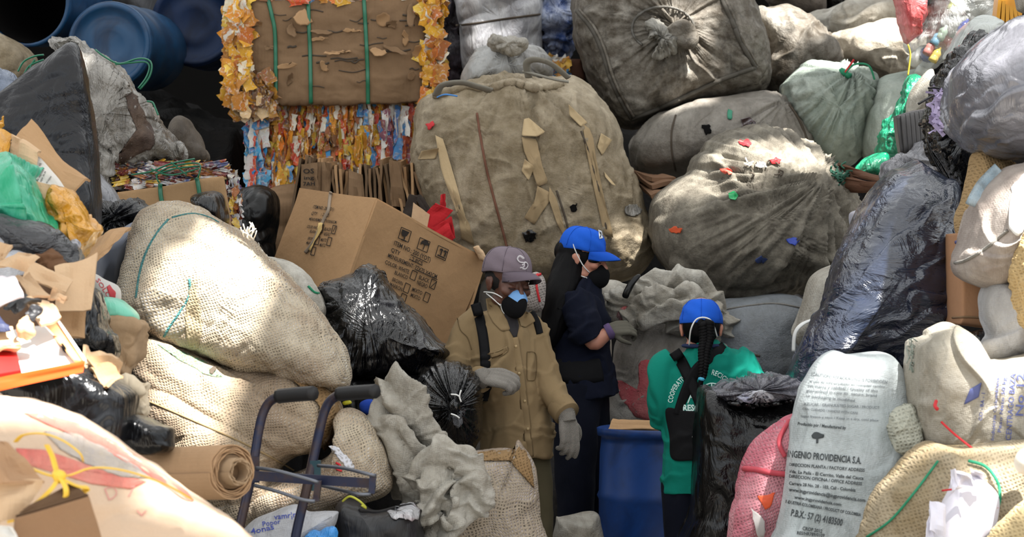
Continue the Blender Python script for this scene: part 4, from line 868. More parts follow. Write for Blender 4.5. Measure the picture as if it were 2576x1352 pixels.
s = drape('white_sack', 'crumpled empty white sack draped over the red printed sack', 'sack', [
    [(1580, 800, 12.35, .05), (1592, 750, 12.3, .05), (1640, 712, 12.3, .045), (1710, 712, 12.3, .05), (1780, 745, 12.3, .055), (1805, 800, 12.32, .05), (1812, 870, 12.36, .035)],
    [(1590, 815, 12.3, .045), (1630, 765, 12.22, .05), (1700, 745, 12.2, .045), (1765, 775, 12.22, .045), (1790, 840, 12.28, .04)],
    [(1600, 820, 12.25, .03), (1650, 800, 12.2, .045), (1720, 785, 12.18, .045), (1775, 830, 12.24, .04)], [(1610, 720, 12.35, .03), (1650, 760, 12.3, .06), (1720, 790, 12.3, .08), (1770, 800, 12.34, .06)]],
    mat_sack_white, [('fold', .050, 9, 30, 1.4), ('fold', .018, 22, -30, 1.2), ('fbm', .02, 5)], Y0=12, voxel=.006)
bs = bvh_of(s)
blob('black_strip', None, None, [(1585, 740), (1578, 752), (1565, 745), (1575, 720), (1590, 700), (1605, 690), (1612, 695), (1598, 715)], 12.05, .02, mat_black_soft, parent=s)
s = blob('woven_sack', 'small white sack neck gathered beside the standing woman at her front', 'sack', [(1500, 740), (1512, 712), (1545, 708), (1566, 720), (1562, 750), (1540, 790), (1515, 780)], 12.5, .14, mat_sack_white, folds=[('ridge', .03, 12, 60, 4)])
s = blob('plastic_bag', 'clear crinkled bag with red scraps beside the woman with long hair', 'bag', [(1535, 790), (1548, 750), (1575, 735), (1600, 745), (1600, 800), (1580, 830), (1545, 830)], 12.4, .12, m_plastic('clear_red_bits', C('9a8f8c'), .2, .8, 20, col2=C('a04a4a')), folds=[('crump', .02, 14)])
s = blob('mesh_bag', 'small white mesh bag tied with red string between the two standing workers', 'bag', [(1322, 720), (1330, 695), (1350, 685), (1368, 700), (1372, 730), (1362, 780), (1335, 785), (1322, 760)], 11.9, .1, m_burlap('white_net', C('a59c96'), C('5c5552'), 90, gaps=.4), folds=[('ridge', .02, 14, 80, 4)])
bs = bvh_of(s); on_surf('red_string', bs, [(1352, 690), (1350, 720), (1358, 760)], .005, mat_string_red, s, 16, .006)
on_surf('red_string', bs, [(1332, 700), (1345, 695), (1362, 690)], .006, mat_string_red, s, 12, .006)
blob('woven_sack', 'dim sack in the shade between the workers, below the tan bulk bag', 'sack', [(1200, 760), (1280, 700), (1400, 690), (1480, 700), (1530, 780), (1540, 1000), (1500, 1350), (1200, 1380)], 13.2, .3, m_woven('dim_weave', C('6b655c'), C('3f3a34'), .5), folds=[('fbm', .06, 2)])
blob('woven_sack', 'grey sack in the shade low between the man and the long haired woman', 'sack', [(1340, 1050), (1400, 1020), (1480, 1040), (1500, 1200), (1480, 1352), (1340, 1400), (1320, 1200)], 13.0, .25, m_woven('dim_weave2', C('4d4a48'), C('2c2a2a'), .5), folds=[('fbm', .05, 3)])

# ================================================================ LEFT SIDE, from the back to the front
clr = blob('plastic_sack', 'tall cloudy film sack stuffed with dirty rags, behind the pointed black sheet', 'sack',
    [(128, 102), (160, 97), (190, 97), (225, 118), (262, 140), (290, 158), (325, 195), (350, 235), (385, 280), (415, 320), (440, 350), (458, 380), (460, 398), (400, 415), (350, 430), (300, 440), (300, 500), (285, 490), (262, 460), (240, 420), (225, 330), (200, 200), (150, 130)],
    12.0, .32, mat_clear, c=(290, 300), e=(.8, .6), lean=.2, folds=[('fold', .04, 9, 105, 1.4), ('fold', .025, 18, 115, 1.3), ('crump', .012, 9), ('fbm', .05, 3)], jag=3)
bq = bvh_of(clr)
patch('dirty_rags', bq, [(318, 235), (345, 225), (352, 260), (385, 330), (388, 370), (340, 395), (305, 415), (300, 390), (320, 370), (350, 340), (345, 300), (322, 270)], m_woven('brown_rags', C('7a6654'), C('3e2e26'), .6, spots=.6), clr, off=.004, rings=8, n=40, jag=3)
patch('dirty_rags', bq, [(135, 108), (175, 98), (200, 108), (180, 125), (140, 122)], m_woven('olive_rags', C('55503f'), C('2e2a24'), .6), clr, off=.01, rings=4, n=24, jag=3)
for q in ([(45, 180), (60, 155), (85, 142), (110, 138)], [(60, 188), (75, 165), (110, 150)], [(240, 125), (262, 142), (300, 160), (345, 148), (372, 150), (382, 165), (375, 195), (352, 225)], [(290, 162), (330, 158), (365, 156), (376, 168), (368, 195), (348, 222)], [(370, 255), (384, 258), (392, 275), (398, 290)], [(88, 150), (76, 170), (92, 180)]):
    cable('strap', [(x, y, 11.45) for x, y in q], .008, mat_green_strap, clr, 30, .5)
blob('woven_sack', 'dim brown sack in the shade behind the cloudy film sack', 'sack', [(430, 330), (445, 300), (470, 305), (500, 350), (525, 400), (480, 420), (440, 400)], 12.8, .15, m_woven('dim_brown', C('6e6455'), C('453c33'), .5), folds=[('ridge', .03, 10, 60, 4)])
# bale of crushed cans with green straps
root = empty('can_bale', P(450, 580, 12.0)); tag(root, 'bale of crushed cans with cardboard side, tied with green straps, behind the burlap sack', 'bale')
c1 = bale_box(300, 590, 425, 600, 11.85, .6, 'core', mat_tint_gloss, root, seed=9)
ca = c1.data.color_attributes.new('tint', 'FLOAT_COLOR', 'POINT'); ca.data.foreach_set('color', np.tile([.05, .04, .04, 1.], len(c1.data.vertices)))
scraps('crushed_cans', 300, 572, 412, 474, 11.82, 420, PAL_CAN, mat_tint_gloss, root, (18, 46), (7, 15), .10, 30, 24, 13)
scraps('crushed_cans', 560, 606, 440, 600, 11.84, 150, PAL_CAN, mat_tint_gloss, root, (8, 16), (20, 50), .12, 50, 20, 14)
cv = blob('cardboard_side', None, None, [(296, 484), (340, 478), (420, 468), (500, 452), (562, 444), (572, 500), (585, 600), (300, 620)], 11.7, .03, m_card('tan_side', C('a3835f'), .35, 50), e=(.4, .3), folds=[('ridge', .012, 7, 0, 5)], parent=root, smooth=False)
bq = bvh_of(cv)
for q in ([(403, 462), (404, 490), (410, 520)], [(495, 448), (500, 475), (504, 510)]): on_surf('strap', bq, q, .009, mat_green_strap, root, 12, .008, .35)
for q in ([(330, 440), (380, 432), (430, 412), (490, 400)], [(390, 440), (440, 425), (500, 418)], [(400, 460), (395, 440), (430, 420), (500, 412), (498, 448)], [(380, 425), (420, 440), (460, 436), (500, 424)], [(430, 408), (470, 440)]):
    cable('strap', [(x, y, 11.62) for x, y in q], .009, mat_green_strap, root, 24, .4)
blob('grey_bag', 'grey clear film bag with folded rim beside the black pointed sheet', 'bag', [(244, 440), (265, 455), (285, 475), (300, 502), (310, 530), (270, 560), (240, 540)], 11.2, .12, m_plastic('smoky_film', C('7e7e82'), .25, .6, 10), folds=[('ridge', .02, 12, -50, 4)])
pb = blob('black_sheet', 'tall black plastic sheet draped to a point at its top, left side', 'plastic sheet',
    [(-60, 270), (0, 240), (60, 196), (120, 155), (165, 125), (185, 115), (198, 130), (208, 170), (222, 235), (235, 300), (243, 380), (246, 470), (246, 560), (225, 620), (150, 650), (-60, 660)],
    10.3, .16, m_plastic('black_sheet_film', C('0f1015'), .24, .5, 6, spec=.35, stretch=.6), c=(120, 380), e=(.8, .5), lean=.15, folds=[('ridge', .035, 4, 80, 6), ('ridge', .012, 14, 20, 4), ('fbm', .04, 2)])
mat_greysmooth = m_plastic('grey_smooth_film', C('767a86'), .45, .2, 3, spec=.3)
blob('grey_bag', 'smooth grey plastic bag behind the left edge of the burlap sack', 'bag', [(240, 640), (270, 600), (320, 568), (370, 540), (400, 512), (380, 600), (340, 680), (310, 740), (270, 740), (245, 720)], 10.8, .25, mat_greysmooth, folds=[('fbm', .03, 3)])
kb = blob('black_bag', 'gathered glossy black bag in front of the can bale', 'bag', [(246, 520), (275, 508), (320, 506), (360, 512), (382, 530), (372, 555), (330, 570), (290, 590), (262, 588), (240, 570)], 11.0, .16, mat_black, folds=[('pleat', .04, (262, 570), 12, .3), ('crump', .01, 10)])
blob('black_bag', 'small piece of black bag between the can bale and burlap sack top', 'bag', [(482, 500), (510, 488), (545, 484), (562, 500), (572, 560), (540, 570), (500, 540)], 11.55, .22, mat_black, folds=[('ridge', .02, 14, -40, 4)])
# cardboard pieces and taped carton
sheet('cardboard_flap', 'large brown cardboard flap standing up against the pointed black sheet', 'cardboard', [(33, 338, 9.5), (78, 309, 9.6), (228, 446, 9.4), (167, 485, 9.3)], mat_card, .008, .03)
sheet('cardboard_flap', 'pale cardboard flap folded below the large standing flap', 'cardboard', [(15, 392, 9.25), (33, 341, 9.3), (99, 378, 9.2), (89, 425, 9.15)], mat_card_pale, .008, .02)
sheet('cardboard_flap', 'small tan cardboard side between the green bag and the taped carton', 'cardboard', [(80, 455, 9.05), (136, 466, 9.05), (136, 560, 9.0), (100, 560, 9.0)], mat_card_pale, .008, .01)
pl = sheet('printed_paper', 'white instruction leaflet tucked behind the green bag', 'paper', [(46, 405, 9.2), (98, 398, 9.22), (162, 470, 9.15), (100, 470, 9.12)], m_flat('leaflet_white', C('c9c4bd'), .7), .004, .01)
lettering('print', bvh_of(pl), [('iii: ii|ii|i ii|', 88, 448, 104, 412, 5), ('ii ii|i:ii|ii', 96, 455, 112, 424, 4), ('i|ii ii.ii', 104, 458, 116, 432, 4), ('ii:ii|iii', 118, 462, 130, 445, 4), ('ll|ll|ll|l', 60, 425, 84, 430, 6)], mat_ink, pl, off=.004)
yb = blob('taped_carton', 'crumpled carton wrapped in shiny yellow tape beside the green bag', 'carton', [(136, 468), (160, 480), (180, 500), (212, 540), (243, 582), (232, 610), (219, 630), (205, 652), (196, 625), (188, 606), (154, 591), (133, 545)], 9.1, .14, m_plastic('yellow_tape', C('c98f22'), .2, .5, 9, col2=C('b98a50'), spec=.7, stretch=1), c=(180, 560), e=(.6, .5), folds=[('crump', .035, 8)], smooth=False)
sheet('cardboard_flap', 'yellow taped box corner at the left edge above the green bag', 'cardboard', [(-30, 330, 9.3), (30, 336, 9.3), (14, 396, 9.2), (-30, 380, 9.2)], bpy.data.materials['yellow_tape'], .012, .02)
sheet('tape_end', 'torn yellow tape end sticking up at the left edge', 'tape', [(-20, 312, 9.4), (14, 294, 9.35), (6, 312, 9.35), (-10, 330, 9.4)], bpy.data.materials['yellow_tape'], .004, .01)
sheet('cardboard_flap', 'torn cardboard strip lying between the taped carton and the grey bag', 'cardboard', [(204, 652, 9.2), (236, 600, 9.5), (330, 575, 9.6), (262, 632, 9.3)], mat_card, .01, .02)
gbag = blob('green_bag', 'bright green plastic bag at the left edge above the black bag', 'bag', [(-60, 400), (0, 392), (40, 408), (75, 440), (100, 490), (125, 535), (145, 570), (152, 600), (100, 600), (-60, 600)], 9.0, .28, m_plastic('bright_green_film', C('18946a'), .25, .5, 7, col2=C('4fae90'), spec=.5, ang=-.8), c=(10, 510), folds=[('fold', .04, 8, -40, 1.2), ('fold', .014, 18, -30, 1.2), ('fbm', .03, 4)])
blob('black_bag', 'black bag with silvery sheen at the left edge under the green bag', 'bag', [(-60, 545), (0, 535), (50, 548), (100, 560), (150, 590), (180, 620), (195, 650), (180, 680), (100, 670), (-60, 680)], 8.75, .2, m_plastic('black_sheen', C('1c1d22'), .24, .8, 9, spec=.8, ang=.4, stretch=3), folds=[('fold', .04, 9, -25, 1.3), ('fold', .015, 20, -10, 1.3)])
blob('foil_bag', 'crinkled clear film beside the yellow taped carton', 'bag', [(168, 610), (190, 605), (202, 620), (198, 655), (180, 680), (165, 650)], 8.8, .05, m_plastic('foil_film', C('9a9aa2'), .12, 1., 20, spec=.9), folds=[('crump', .02, 16)])
blob('brown_paper', 'crumpled dark brown paper between loose cardboard and the black bag', 'paper', [(88, 635), (130, 628), (160, 645), (170, 670), (130, 690), (95, 670)], 8.6, .05, m_card('brown_paper_dark', C('6a4c36')), folds=[('crump', .02, 12)], smooth=False)
blob('white_bag', 'soft white bag at the left edge behind loose cardboard', 'bag', [(-60, 570), (0, 578), (40, 612), (85, 635), (95, 680), (60, 740), (-60, 740)], 8.6, .12, m_woven('pure_white', C('c6c8cc'), C('a8aab0'), .3), folds=[('fbm', .03, 4)])
cp = mat_card_pale
for lab, q, mt in [
    ('big pale cardboard flap with sharp corner standing at the left pile', [(135, 676, 8.5), (244, 641, 8.6), (230, 777, 8.45), (140, 785, 8.4)], cp),
    ('brown cardboard side under the big pale flap, above the orange tray', [(140, 780, 8.5), (212, 776, 8.55), (215, 848, 8.5), (150, 850, 8.45)], mat_card),
    ('long pale cardboard strip lying across the loose pile', [(66, 660, 8.42), (183, 709, 8.44), (166, 735, 8.38), (60, 696, 8.36)], cp),
    ('small curled cardboard tongue in the middle of the loose pile', [(133, 728, 8.22), (172, 750, 8.22), (160, 768, 8.2), (121, 752, 8.2)], mat_card_pale),
    ('cardboard corner at the left edge on the white bag', [(-30, 600, 8.2), (30, 619, 8.2), (8, 652, 8.2), (-30, 660, 8.2)], cp),
    ('pale cardboard piece lying over the white bag', [(47, 630, 8.18), (99, 645, 8.18), (67, 682, 8.15), (-20, 668, 8.15)], cp),
    ('pale cardboard sheet in the middle of the loose pile', [(38, 700, 8.2), (72, 690, 8.25), (124, 752, 8.2), (70, 745, 8.15)], cp),
    ('cardboard sheet with rounded corner above the orange tray', [(62, 760, 8.12), (122, 754, 8.15), (153, 795, 8.05), (104, 826, 8.0)], cp),
    ('white faced card at the left edge with a pinkish edge', [(-30, 694, 8.05), (34, 687, 8.1), (62, 753, 8.0), (-30, 782, 7.98)], m_card('white_pink_card', C('c9c2c6'), .1)),
    ('layered cardboard at the left edge above the orange tray', [(-30, 842, 7.95), (31, 832, 7.98), (48, 858, 7.9), (-30, 872, 7.9)], cp),
    ('second layered cardboard at the left edge touching the orange tray', [(-30, 862, 7.93), (48, 858, 7.93), (50, 868, 7.88), (-30, 884, 7.88)], mat_card),
    ('navy card corner at the left edge between cardboard pieces', [(-30, 796, 7.98), (0, 802, 7.98), (28, 832, 7.92), (-30, 836, 7.92)], m_flat('navy_card', C('232a48'), .6)),
    ('brown cardboard backing of the loose pile', [(-30, 700, 8.5), (130, 690, 8.55), (150, 850, 8.5), (-30, 900, 8.4)], m_card('shade_brown', C('6b5442'), .5)),
    ('black card piece in the loose pile over brown cardboard', [(10, 765, 8.1), (55, 745, 8.15), (104, 758, 8.1), (40, 800, 8.05)], m_flat('black_card', C('131314'), .5)),
    ('dark strip of card on the rounded corner sheet', [(66, 796, 8.0), (104, 774, 8.02), (108, 782, 8.0), (74, 804, 7.98)], m_flat('black_card2', C('252528'), .5))]:
    sheet('cardboard_piece', lab, 'cardboard', q, mt, .008, .015)
blob('crumpled_paper', 'crumpled tan paper among loose cardboard left of the tray corner', 'paper', [(46, 830), (50, 805), (68, 795), (80, 815), (88, 840), (70, 858), (52, 850)], 7.93, .03, m_card('tan_paper', C('c8a27c'), .2), folds=[('crump', .02, 22)], smooth=False)
# black bag strip, red white bag, teal bag, paper bag
blob('black_bag', 'narrow black bag behind the big pale cardboard flap', 'bag', [(228, 735), (245, 730), (262, 775), (270, 820), (292, 850), (300, 885), (285, 905), (240, 895), (198, 872), (205, 845), (215, 800)], 9.06, .14, mat_black, folds=[('ridge', .025, 10, 70, 4), ('crump', .012, 9)])
s = blob('printed_bag', 'white bag with red lettering tucked behind the narrow black bag', 'bag', [(235, 690), (262, 702), (296, 720), (305, 750), (290, 775), (250, 760), (236, 730)], 9.6, .08, m_flat('white_print_bag', C('bdbab5'), .6), folds=[('fbm', .015, 6)])
bq = bvh_of(s); mred = m_flat('red_print', C('b03038'), .6)
lettering('print', bq, [('SOLO', 240, 705, 272, 752, 11)], mred, s)
patch('print', bq, [(268, 722), (276, 716), (284, 728), (292, 735), (290, 752), (278, 750)], mred, s, off=.003, rings=3, n=20)
blob('teal_bag', 'pale turquoise plastic bag under the burlap sack edge', 'bag', [(258, 752), (290, 752), (320, 768), (348, 795), (340, 815), (290, 810), (262, 795)], 9.45, .1, m_plastic('teal_film', C('6fc0a6'), .35, .3, 6), folds=[('fbm', .02, 5)])
s = blob('paper_bag', 'flattened creased brown paper bag beside the lower burlap sack', 'bag', [(268, 798), (300, 795), (335, 805), (360, 818), (355, 850), (345, 880), (335, 930), (320, 960), (300, 940), (290, 890), (275, 850)], 9.4, .07, m_card('creased_kraft', C('a58a6c'), .3), e=(.6, .4), folds=[('crump', .03, 7)], smooth=False)
for i, (lab, q) in enumerate([('creased cardboard scrap right of the orange tray', [(205, 880, 8.3), (250, 885, 8.35), (305, 918, 8.3), (215, 925, 8.2)]), ('second cardboard scrap right of the tray, under the first', [(215, 915, 8.22), (308, 912, 8.3), (300, 945, 8.2), (240, 945, 8.15)]), ('cardboard scrap under the other two, on the boxy black bag', [(225, 935, 8.18), (285, 925, 8.2), (310, 950, 8.15), (270, 965, 8.1)])]):
    sheet('cardboard_scrap', lab, 'cardboard', q, [mat_card_pale, mat_card, mat_card][i], .008, .02)
blob('crumpled_paper', 'torn sunlit paper bag right of the boxy black bag', 'paper', [(305, 962), (345, 958), (372, 965), (368, 1000), (374, 1040), (362, 1058), (335, 1050), (318, 1010)], 8.6, .05, m_flat('pale_paper', C('d0bfa4'), .8), folds=[('crump', .035, 12)], smooth=False, jag=2)
# orange tray: floor, walls
root = empty('orange_tray', P(80, 960, 8.0)); tag(root, 'orange cardboard tray with a hand hole, white inside, on the boxy black bag', 'tray')
om = m_flat('orange_board', C('e8571c'), .45, bump=.1); wm = m_flat('white_board', C('d9d5d0'), .6); pm = m_flat('peach_board', C('e8a56a'), .55)
sheet('front_wall', None, None, [(-40, 958, 7.75), (214, 908, 7.8), (209, 938, 7.8), (-40, 992, 7.75)], om, .01, .002, root)
sheet('floor_panel', None, None, [(-40, 850, 8.15), (115, 822, 8.2), (208, 925, 7.82), (-40, 975, 7.77)], wm, .006, .004, root)
e_ = sheet('side_wall', None, None, [(114, 826, 8.22), (142, 804, 8.24), (214, 908, 7.82), (188, 912, 7.82)], pm, .006, .003, root)
patch('hand_hole', bvh_of(e_), [(150, 866), (158, 864), (167, 876), (166, 890), (158, 884)], mat_inside, root, off=.003, rings=3, n=16)
sheet('rim', None, None, [(140, 804, 8.23), (146, 801, 8.23), (218, 908, 7.8), (210, 909, 7.8)], wm, .006, .0, root)
rc = sheet('red_packet', 'flat red packet lying inside the orange tray', 'packet', [(-40, 880, 7.95), (38, 876, 7.98), (54, 936, 7.78), (-40, 952, 7.76)], m_flat('bright_red', C('cf1f1c'), .5), .01, .0)
# boxy black bags
blob('black_bag', 'glossy black bag stretched over a box under the orange tray', 'bag', [(0, 950), (60, 945), (150, 930), (205, 925), (240, 935), (290, 965), (330, 995), (332, 1040), (325, 1090), (315, 1112), (240, 1080), (150, 1040), (20, 1010)], 8.3, .22, m_plastic('black_boxy', C('08080a'), .2, .5, 5, spec=.45, ang=-.4), c=(190, 1010), e=(.6, .45), folds=[('crump', .015, 4), ('fold', .02, 9, -20, 1.3)])
blob('black_bag', 'smaller glossy black bag beside the cardboard roll', 'bag', [(310, 1060), (330, 1042), (360, 1050), (400, 1070), (432, 1078), (434, 1110), (430, 1130), (370, 1138), (330, 1130), (312, 1110)], 8.4, .12, m_plastic('black_boxy2', C('08080a'), .22, .5, 5, spec=.4), e=(.6, .5), folds=[('crump', .012, 6), ('fold', .012, 12, -20, 1.3)])
# cardboard roll
root = empty('cardboard_roll', P(480, 1255, 8.45)); tag(root, 'thick roll of brown corrugated paper on a core, beside the hand truck', 'roll')
a = np.array(P(330, 1195, 8.6)); b = np.array(P(592, 1187, 8.2)); ax = (b-a)/np.linalg.norm(b-a); u = np.cross(ax, (0, 0, 1)); u /= np.linalg.norm(u); w = np.cross(u, ax)
def roll(r0, r1, turns, l0, l1, th=.0025):
    n = 40*turns; V = []; A_ = []
    for i in range(n+1):
        t = 2*pi*i/40; r = r0+(r1-r0)*i/n; d = u*math.cos(t)+w*math.sin(t); wob = .004*math.sin(i*.37)+.003*math.sin(i*1.3)
        V += [a+ax*l0+d*r, a+ax*(l1+wob)+d*r, a+ax*(l1+wob)+d*(r+th), a+ax*l0+d*(r+th)]
    Fc = []
    for i in range(n):
        for k in range(4): Fc.append((i*4+k, i*4+(k+1) % 4, i*4+4+(k+1) % 4, i*4+4+k))
    return V, Fc
L = np.linalg.norm(b-a)
mk('corrugated_sheet', *roll(.052, .080, 5, 0, L-.015, .0035), m_card('roll_card', C('b08e6c'), .25, 40), root, smooth=False)
mk('core_tube', *roll(.026, .040, 4, .05, L+.022, .0032), m_card('core_card', C('a3896c'), .2), root, smooth=False)
V, Fc = tube([a+ax*.02, a+ax*(L-.02)], .051, 30); mk('inner_layers', V, Fc, mat_card_dark, root)

# ================================================================ BURLAP SACKS
bur_pale = m_burlap('pale_burlap', C('bdb09a'), C('cfcac4'), 100, dirt=C('94806b'), rot=.35, gaps=.8, warp=.006)
bur_brown = m_burlap('brown_burlap', C('aa9880'), C('c2b9ae'), 96, dirt=C('857260'), rot=.25, gaps=.45, warp=.006)
bur_grey = m_burlap('net_burlap', C('a99c8a'), C('bdb5b8'), 88, dirt=C('8a7868'), rot=.12, gaps=.9, warp=.008)
b2 = blob('burlap_sack', 'brown burlap sack lying under the big pale one, with a sewn seam across', 'sack',
    [(315, 925), (335, 880), (350, 845), (375, 836), (430, 858), (500, 880), (600, 900), (700, 915), (780, 930), (835, 970), (860, 1010), (868, 1055), (845, 1100), (800, 1135), (740, 1150), (700, 1200), (700, 1290), (600, 1310), (480, 1250), (420, 1180), (440, 1100), (370, 1040), (330, 980)],
    10.35, .42, bur_brown, c=(600, 1050), e=(.7, .6), lean=.25, folds=[('fbm', .06, 2.5), ('ridge', .045, 5, -28, 4), ('ridge', .02, 12, -20, 4), ('crump', .008, 8)], seed=21)
bq = bvh_of(b2)
on_surf('seam', bq, [(372, 1010), (420, 1030), (500, 1065), (600, 1110), (680, 1150), (740, 1185)], .0035, m_flat('straw_cord', C('8f7a58'), .9), b2, 60, .002)
patch('green_weft', bq, [(395, 868), (420, 868), (510, 905), (560, 950), (520, 945), (450, 905)], m_burlap('green_thread_burlap', C('6f8a70'), C('a8967a'), 78, gaps=.9), b2, off=.003, rings=5, n=30, jag=2)
patch('hole', bq, [(528, 930), (540, 918), (544, 928), (534, 942), (526, 940)], mat_seam, b2, off=.01, rings=3, n=14, jag=1)
patch('burlap_fold', bq, [(720, 925), (790, 940), (845, 985), (868, 1050), (850, 1100), (815, 1140), (800, 1100), (820, 1050), (790, 1000), (740, 960)], m_burlap('tan_burlap', C('8f7350'), C('6b5238'), 90, gaps=.1), b2, off=.012, rings=8, n=44, lift=.02)
b3 = blob('burlap_sack', 'lower burlap sack bulging behind the hand truck', 'sack',
    [(820, 1150), (860, 1080), (862, 1030), (900, 1035), (940, 1065), (975, 1120), (990, 1180), (985, 1235), (900, 1265), (820, 1285), (700, 1310), (600, 1330), (500, 1290), (560, 1240), (700, 1200)],
    10.2, .3, bur_pale, c=(840, 1190), folds=[('fbm', .05, 3), ('ridge', .02, 10, 70, 5)], lean=.2, seed=22)
bq = bvh_of(b3)
patch('white_tear', bq, [(825, 1125), (845, 1120), (885, 1160), (895, 1185), (870, 1175)], m_burlap('white_net2', C('d0d0d6'), C('b9a890'), 60, gaps=.9), b3, off=.004, rings=4, n=24, jag=2)
on_surf('red_thread', bq, [(845, 1165), (856, 1172), (846, 1180), (860, 1186)], .004, mat_string_red, b3, 14)
b1 = blob('burlap_sack', 'big pale burlap sack in the brightest sunlight, top of the burlap pile', 'sack',
    [(345, 570), (365, 535), (400, 512), (440, 506), (490, 512), (540, 540), (590, 570), (625, 600), (660, 640), (700, 675), (745, 722), (790, 775), (830, 830), (862, 880), (880, 930), (880, 965), (858, 975), (800, 968), (720, 950), (640, 935), (560, 910), (480, 882), (405, 855), (360, 815), (325, 780), (298, 760), (305, 700), (325, 630)],
    10.5, .48, bur_pale, c=(560, 740), e=(.72, .62), lean=.35, folds=[('fbm', .05, 2.5), ('ridge', .035, 6, -40, 4), ('ridge', .018, 14, 60, 3), ('dent', -.06, (500, 800), .12), ('crump', .006, 9)], seed=23)
bq = bvh_of(b1)
mg = m_burlap('green_blue_thread', C('4a7f80'), C('a8a890'), 110, gaps=.6)
on_surf('green_weft', bq, [(424, 552), (400, 580), (378, 615), (362, 650), (350, 695), (342, 750)], .005, mg, b1, 50, .001, .6)
on_surf('green_weft', bq, [(432, 548), (480, 538), (520, 545), (550, 560)], .004, mg, b1, 30, .001, .6)
on_surf('green_weft', bq, [(476, 702), (476, 745), (450, 790), (425, 825), (412, 848)], .005, mg, b1, 30, .001, .6)
patch('white_paper', bq, [(350, 740), (380, 720), (440, 740), (475, 780), (465, 840), (420, 850), (370, 820)], m_burlap('white_under_net', C('a89c88'), C('d6d6da'), 80, gaps=1.), b1, off=.002, rings=8, n=40, jag=3)
patch('burlap_patch', bq, [(478, 720), (490, 700), (500, 760), (510, 830), (500, 880), (470, 870), (465, 800)], m_burlap('tan_net', C('a8997c'), C('c4baa6'), 85, gaps=.6), b1, off=.004, rings=6, n=30, jag=2)
fm = m_flat('white_fray', C('d8d2c6'), .8)
rs = np.random.RandomState(9)
for k in range(16):
    x, y = 622+rs.uniform(-8, 18), 592+rs.uniform(-8, 16); a_ = rs.uniform(.6, 2.4); l = rs.uniform(14, 34)
    cable('frayed_thread', [(x, y, 10.25), (x+l*.5*math.cos(a_)+rs.uniform(-5, 5), y-l*.5*math.sin(a_), 10.22), (x+l*math.cos(a_)+rs.uniform(-6, 6), y-l*math.sin(a_), 10.22)], .0025, fm, b1, 10)
for k in range(26):
    t = rs.rand(); x, y = 640+240*t, 610+330*t+rs.uniform(-4, 4); a_ = rs.uniform(0, 1.6); l = rs.uniform(6, 14)
    cable('frayed_thread', [(x, y, 10.4), (x+l*.6*math.cos(a_), y-l*.5*math.sin(a_), 10.38), (x+l*math.cos(a_+.4), y-l*math.sin(a_+.4), 10.38)], .0012, fm, b1, 8)
s = blob('white_sack', 'limp white cloth bag with purple print, right of the pale burlap sack', 'sack', [(665, 650), (690, 648), (740, 665), (780, 700), (805, 740), (818, 780), (812, 815), (790, 800), (760, 765), (720, 715), (680, 690)], 10.95, .14, mat_sack_white, folds=[('ridge', .03, 10, -45, 4), ('crump', .01, 9)])
bq = bvh_of(s); patch('purple_print', bq, [(668, 655), (676, 652), (700, 680), (712, 700), (696, 692)], m_flat('purple_print', C('3c3350'), .6), s, off=.003, rings=3, n=18, jag=1)
on_surf('green_edge', bq, [(775, 720), (790, 735), (802, 738)], .005, mat_string_green, s, 10)
# ================================================================ BLACK BAGS centre
bk = blob('black_bag', 'large shiny black bag in front of the big printed cardboard box', 'bag',
    [(800, 712), (818, 705), (850, 698), (885, 688), (915, 675), (938, 672), (952, 690), (985, 735), (1030, 785), (1070, 825), (1105, 860), (1142, 886), (1128, 905), (1108, 912), (1090, 935), (1050, 955), (1000, 968), (930, 968), (880, 962), (868, 900), (840, 850), (815, 800), (806, 760)],
    11.15, .36, mat_black, c=(950, 830), e=(.8, .7), lean=.3, folds=[('pleat', .025, (925, 735), 12, .4), ('fbm', .05, 2.5), ('fold', .014, 12, 75, 1.3), ('crump', .006, 8)], seed=24)
bt2 = blob('black_bag', 'round black bag gathered and tied with white ties, beside the man', 'bag',
    [(1035, 1010), (1040, 970), (1070, 935), (1100, 915), (1140, 908), (1175, 918), (1200, 945), (1214, 1000), (1214, 1070), (1205, 1110), (1180, 1138), (1150, 1145), (1110, 1120), (1060, 1090), (1038, 1050)],
    10.75, .22, mat_black, folds=[('pleat', .032, (1146, 1020), 13, .3), ('crump', .006, 8)], seed=25)
bq = bvh_of(bt2)
blob('gathered_knot', None, None, [(1130, 1012), (1145, 1004), (1158, 1016), (1156, 1035), (1140, 1040), (1130, 1028)], 10.52, .05, mat_black, folds=[('ridge', .01, 40, 60, 3)], parent=bt2)
for q in ([(1134, 993), (1148, 994), (1156, 999)], [(1134, 1042), (1146, 1046), (1156, 1053)], [(1160, 982), (1156, 998), (1160, 1012)]):
    cable('tie', [(x, y, 10.44) for x, y in q], .006, mat_white_cord, bt2, 8, .5)
patch('bag_tail', bq, [(1138, 1046), (1160, 1042), (1165, 1065), (1152, 1080), (1140, 1068)], m_plastic('black_tail', C('3c3c40'), .15, .9, 20, spec=.9), bt2, off=.02, rings=4, n=18, lift=.02)
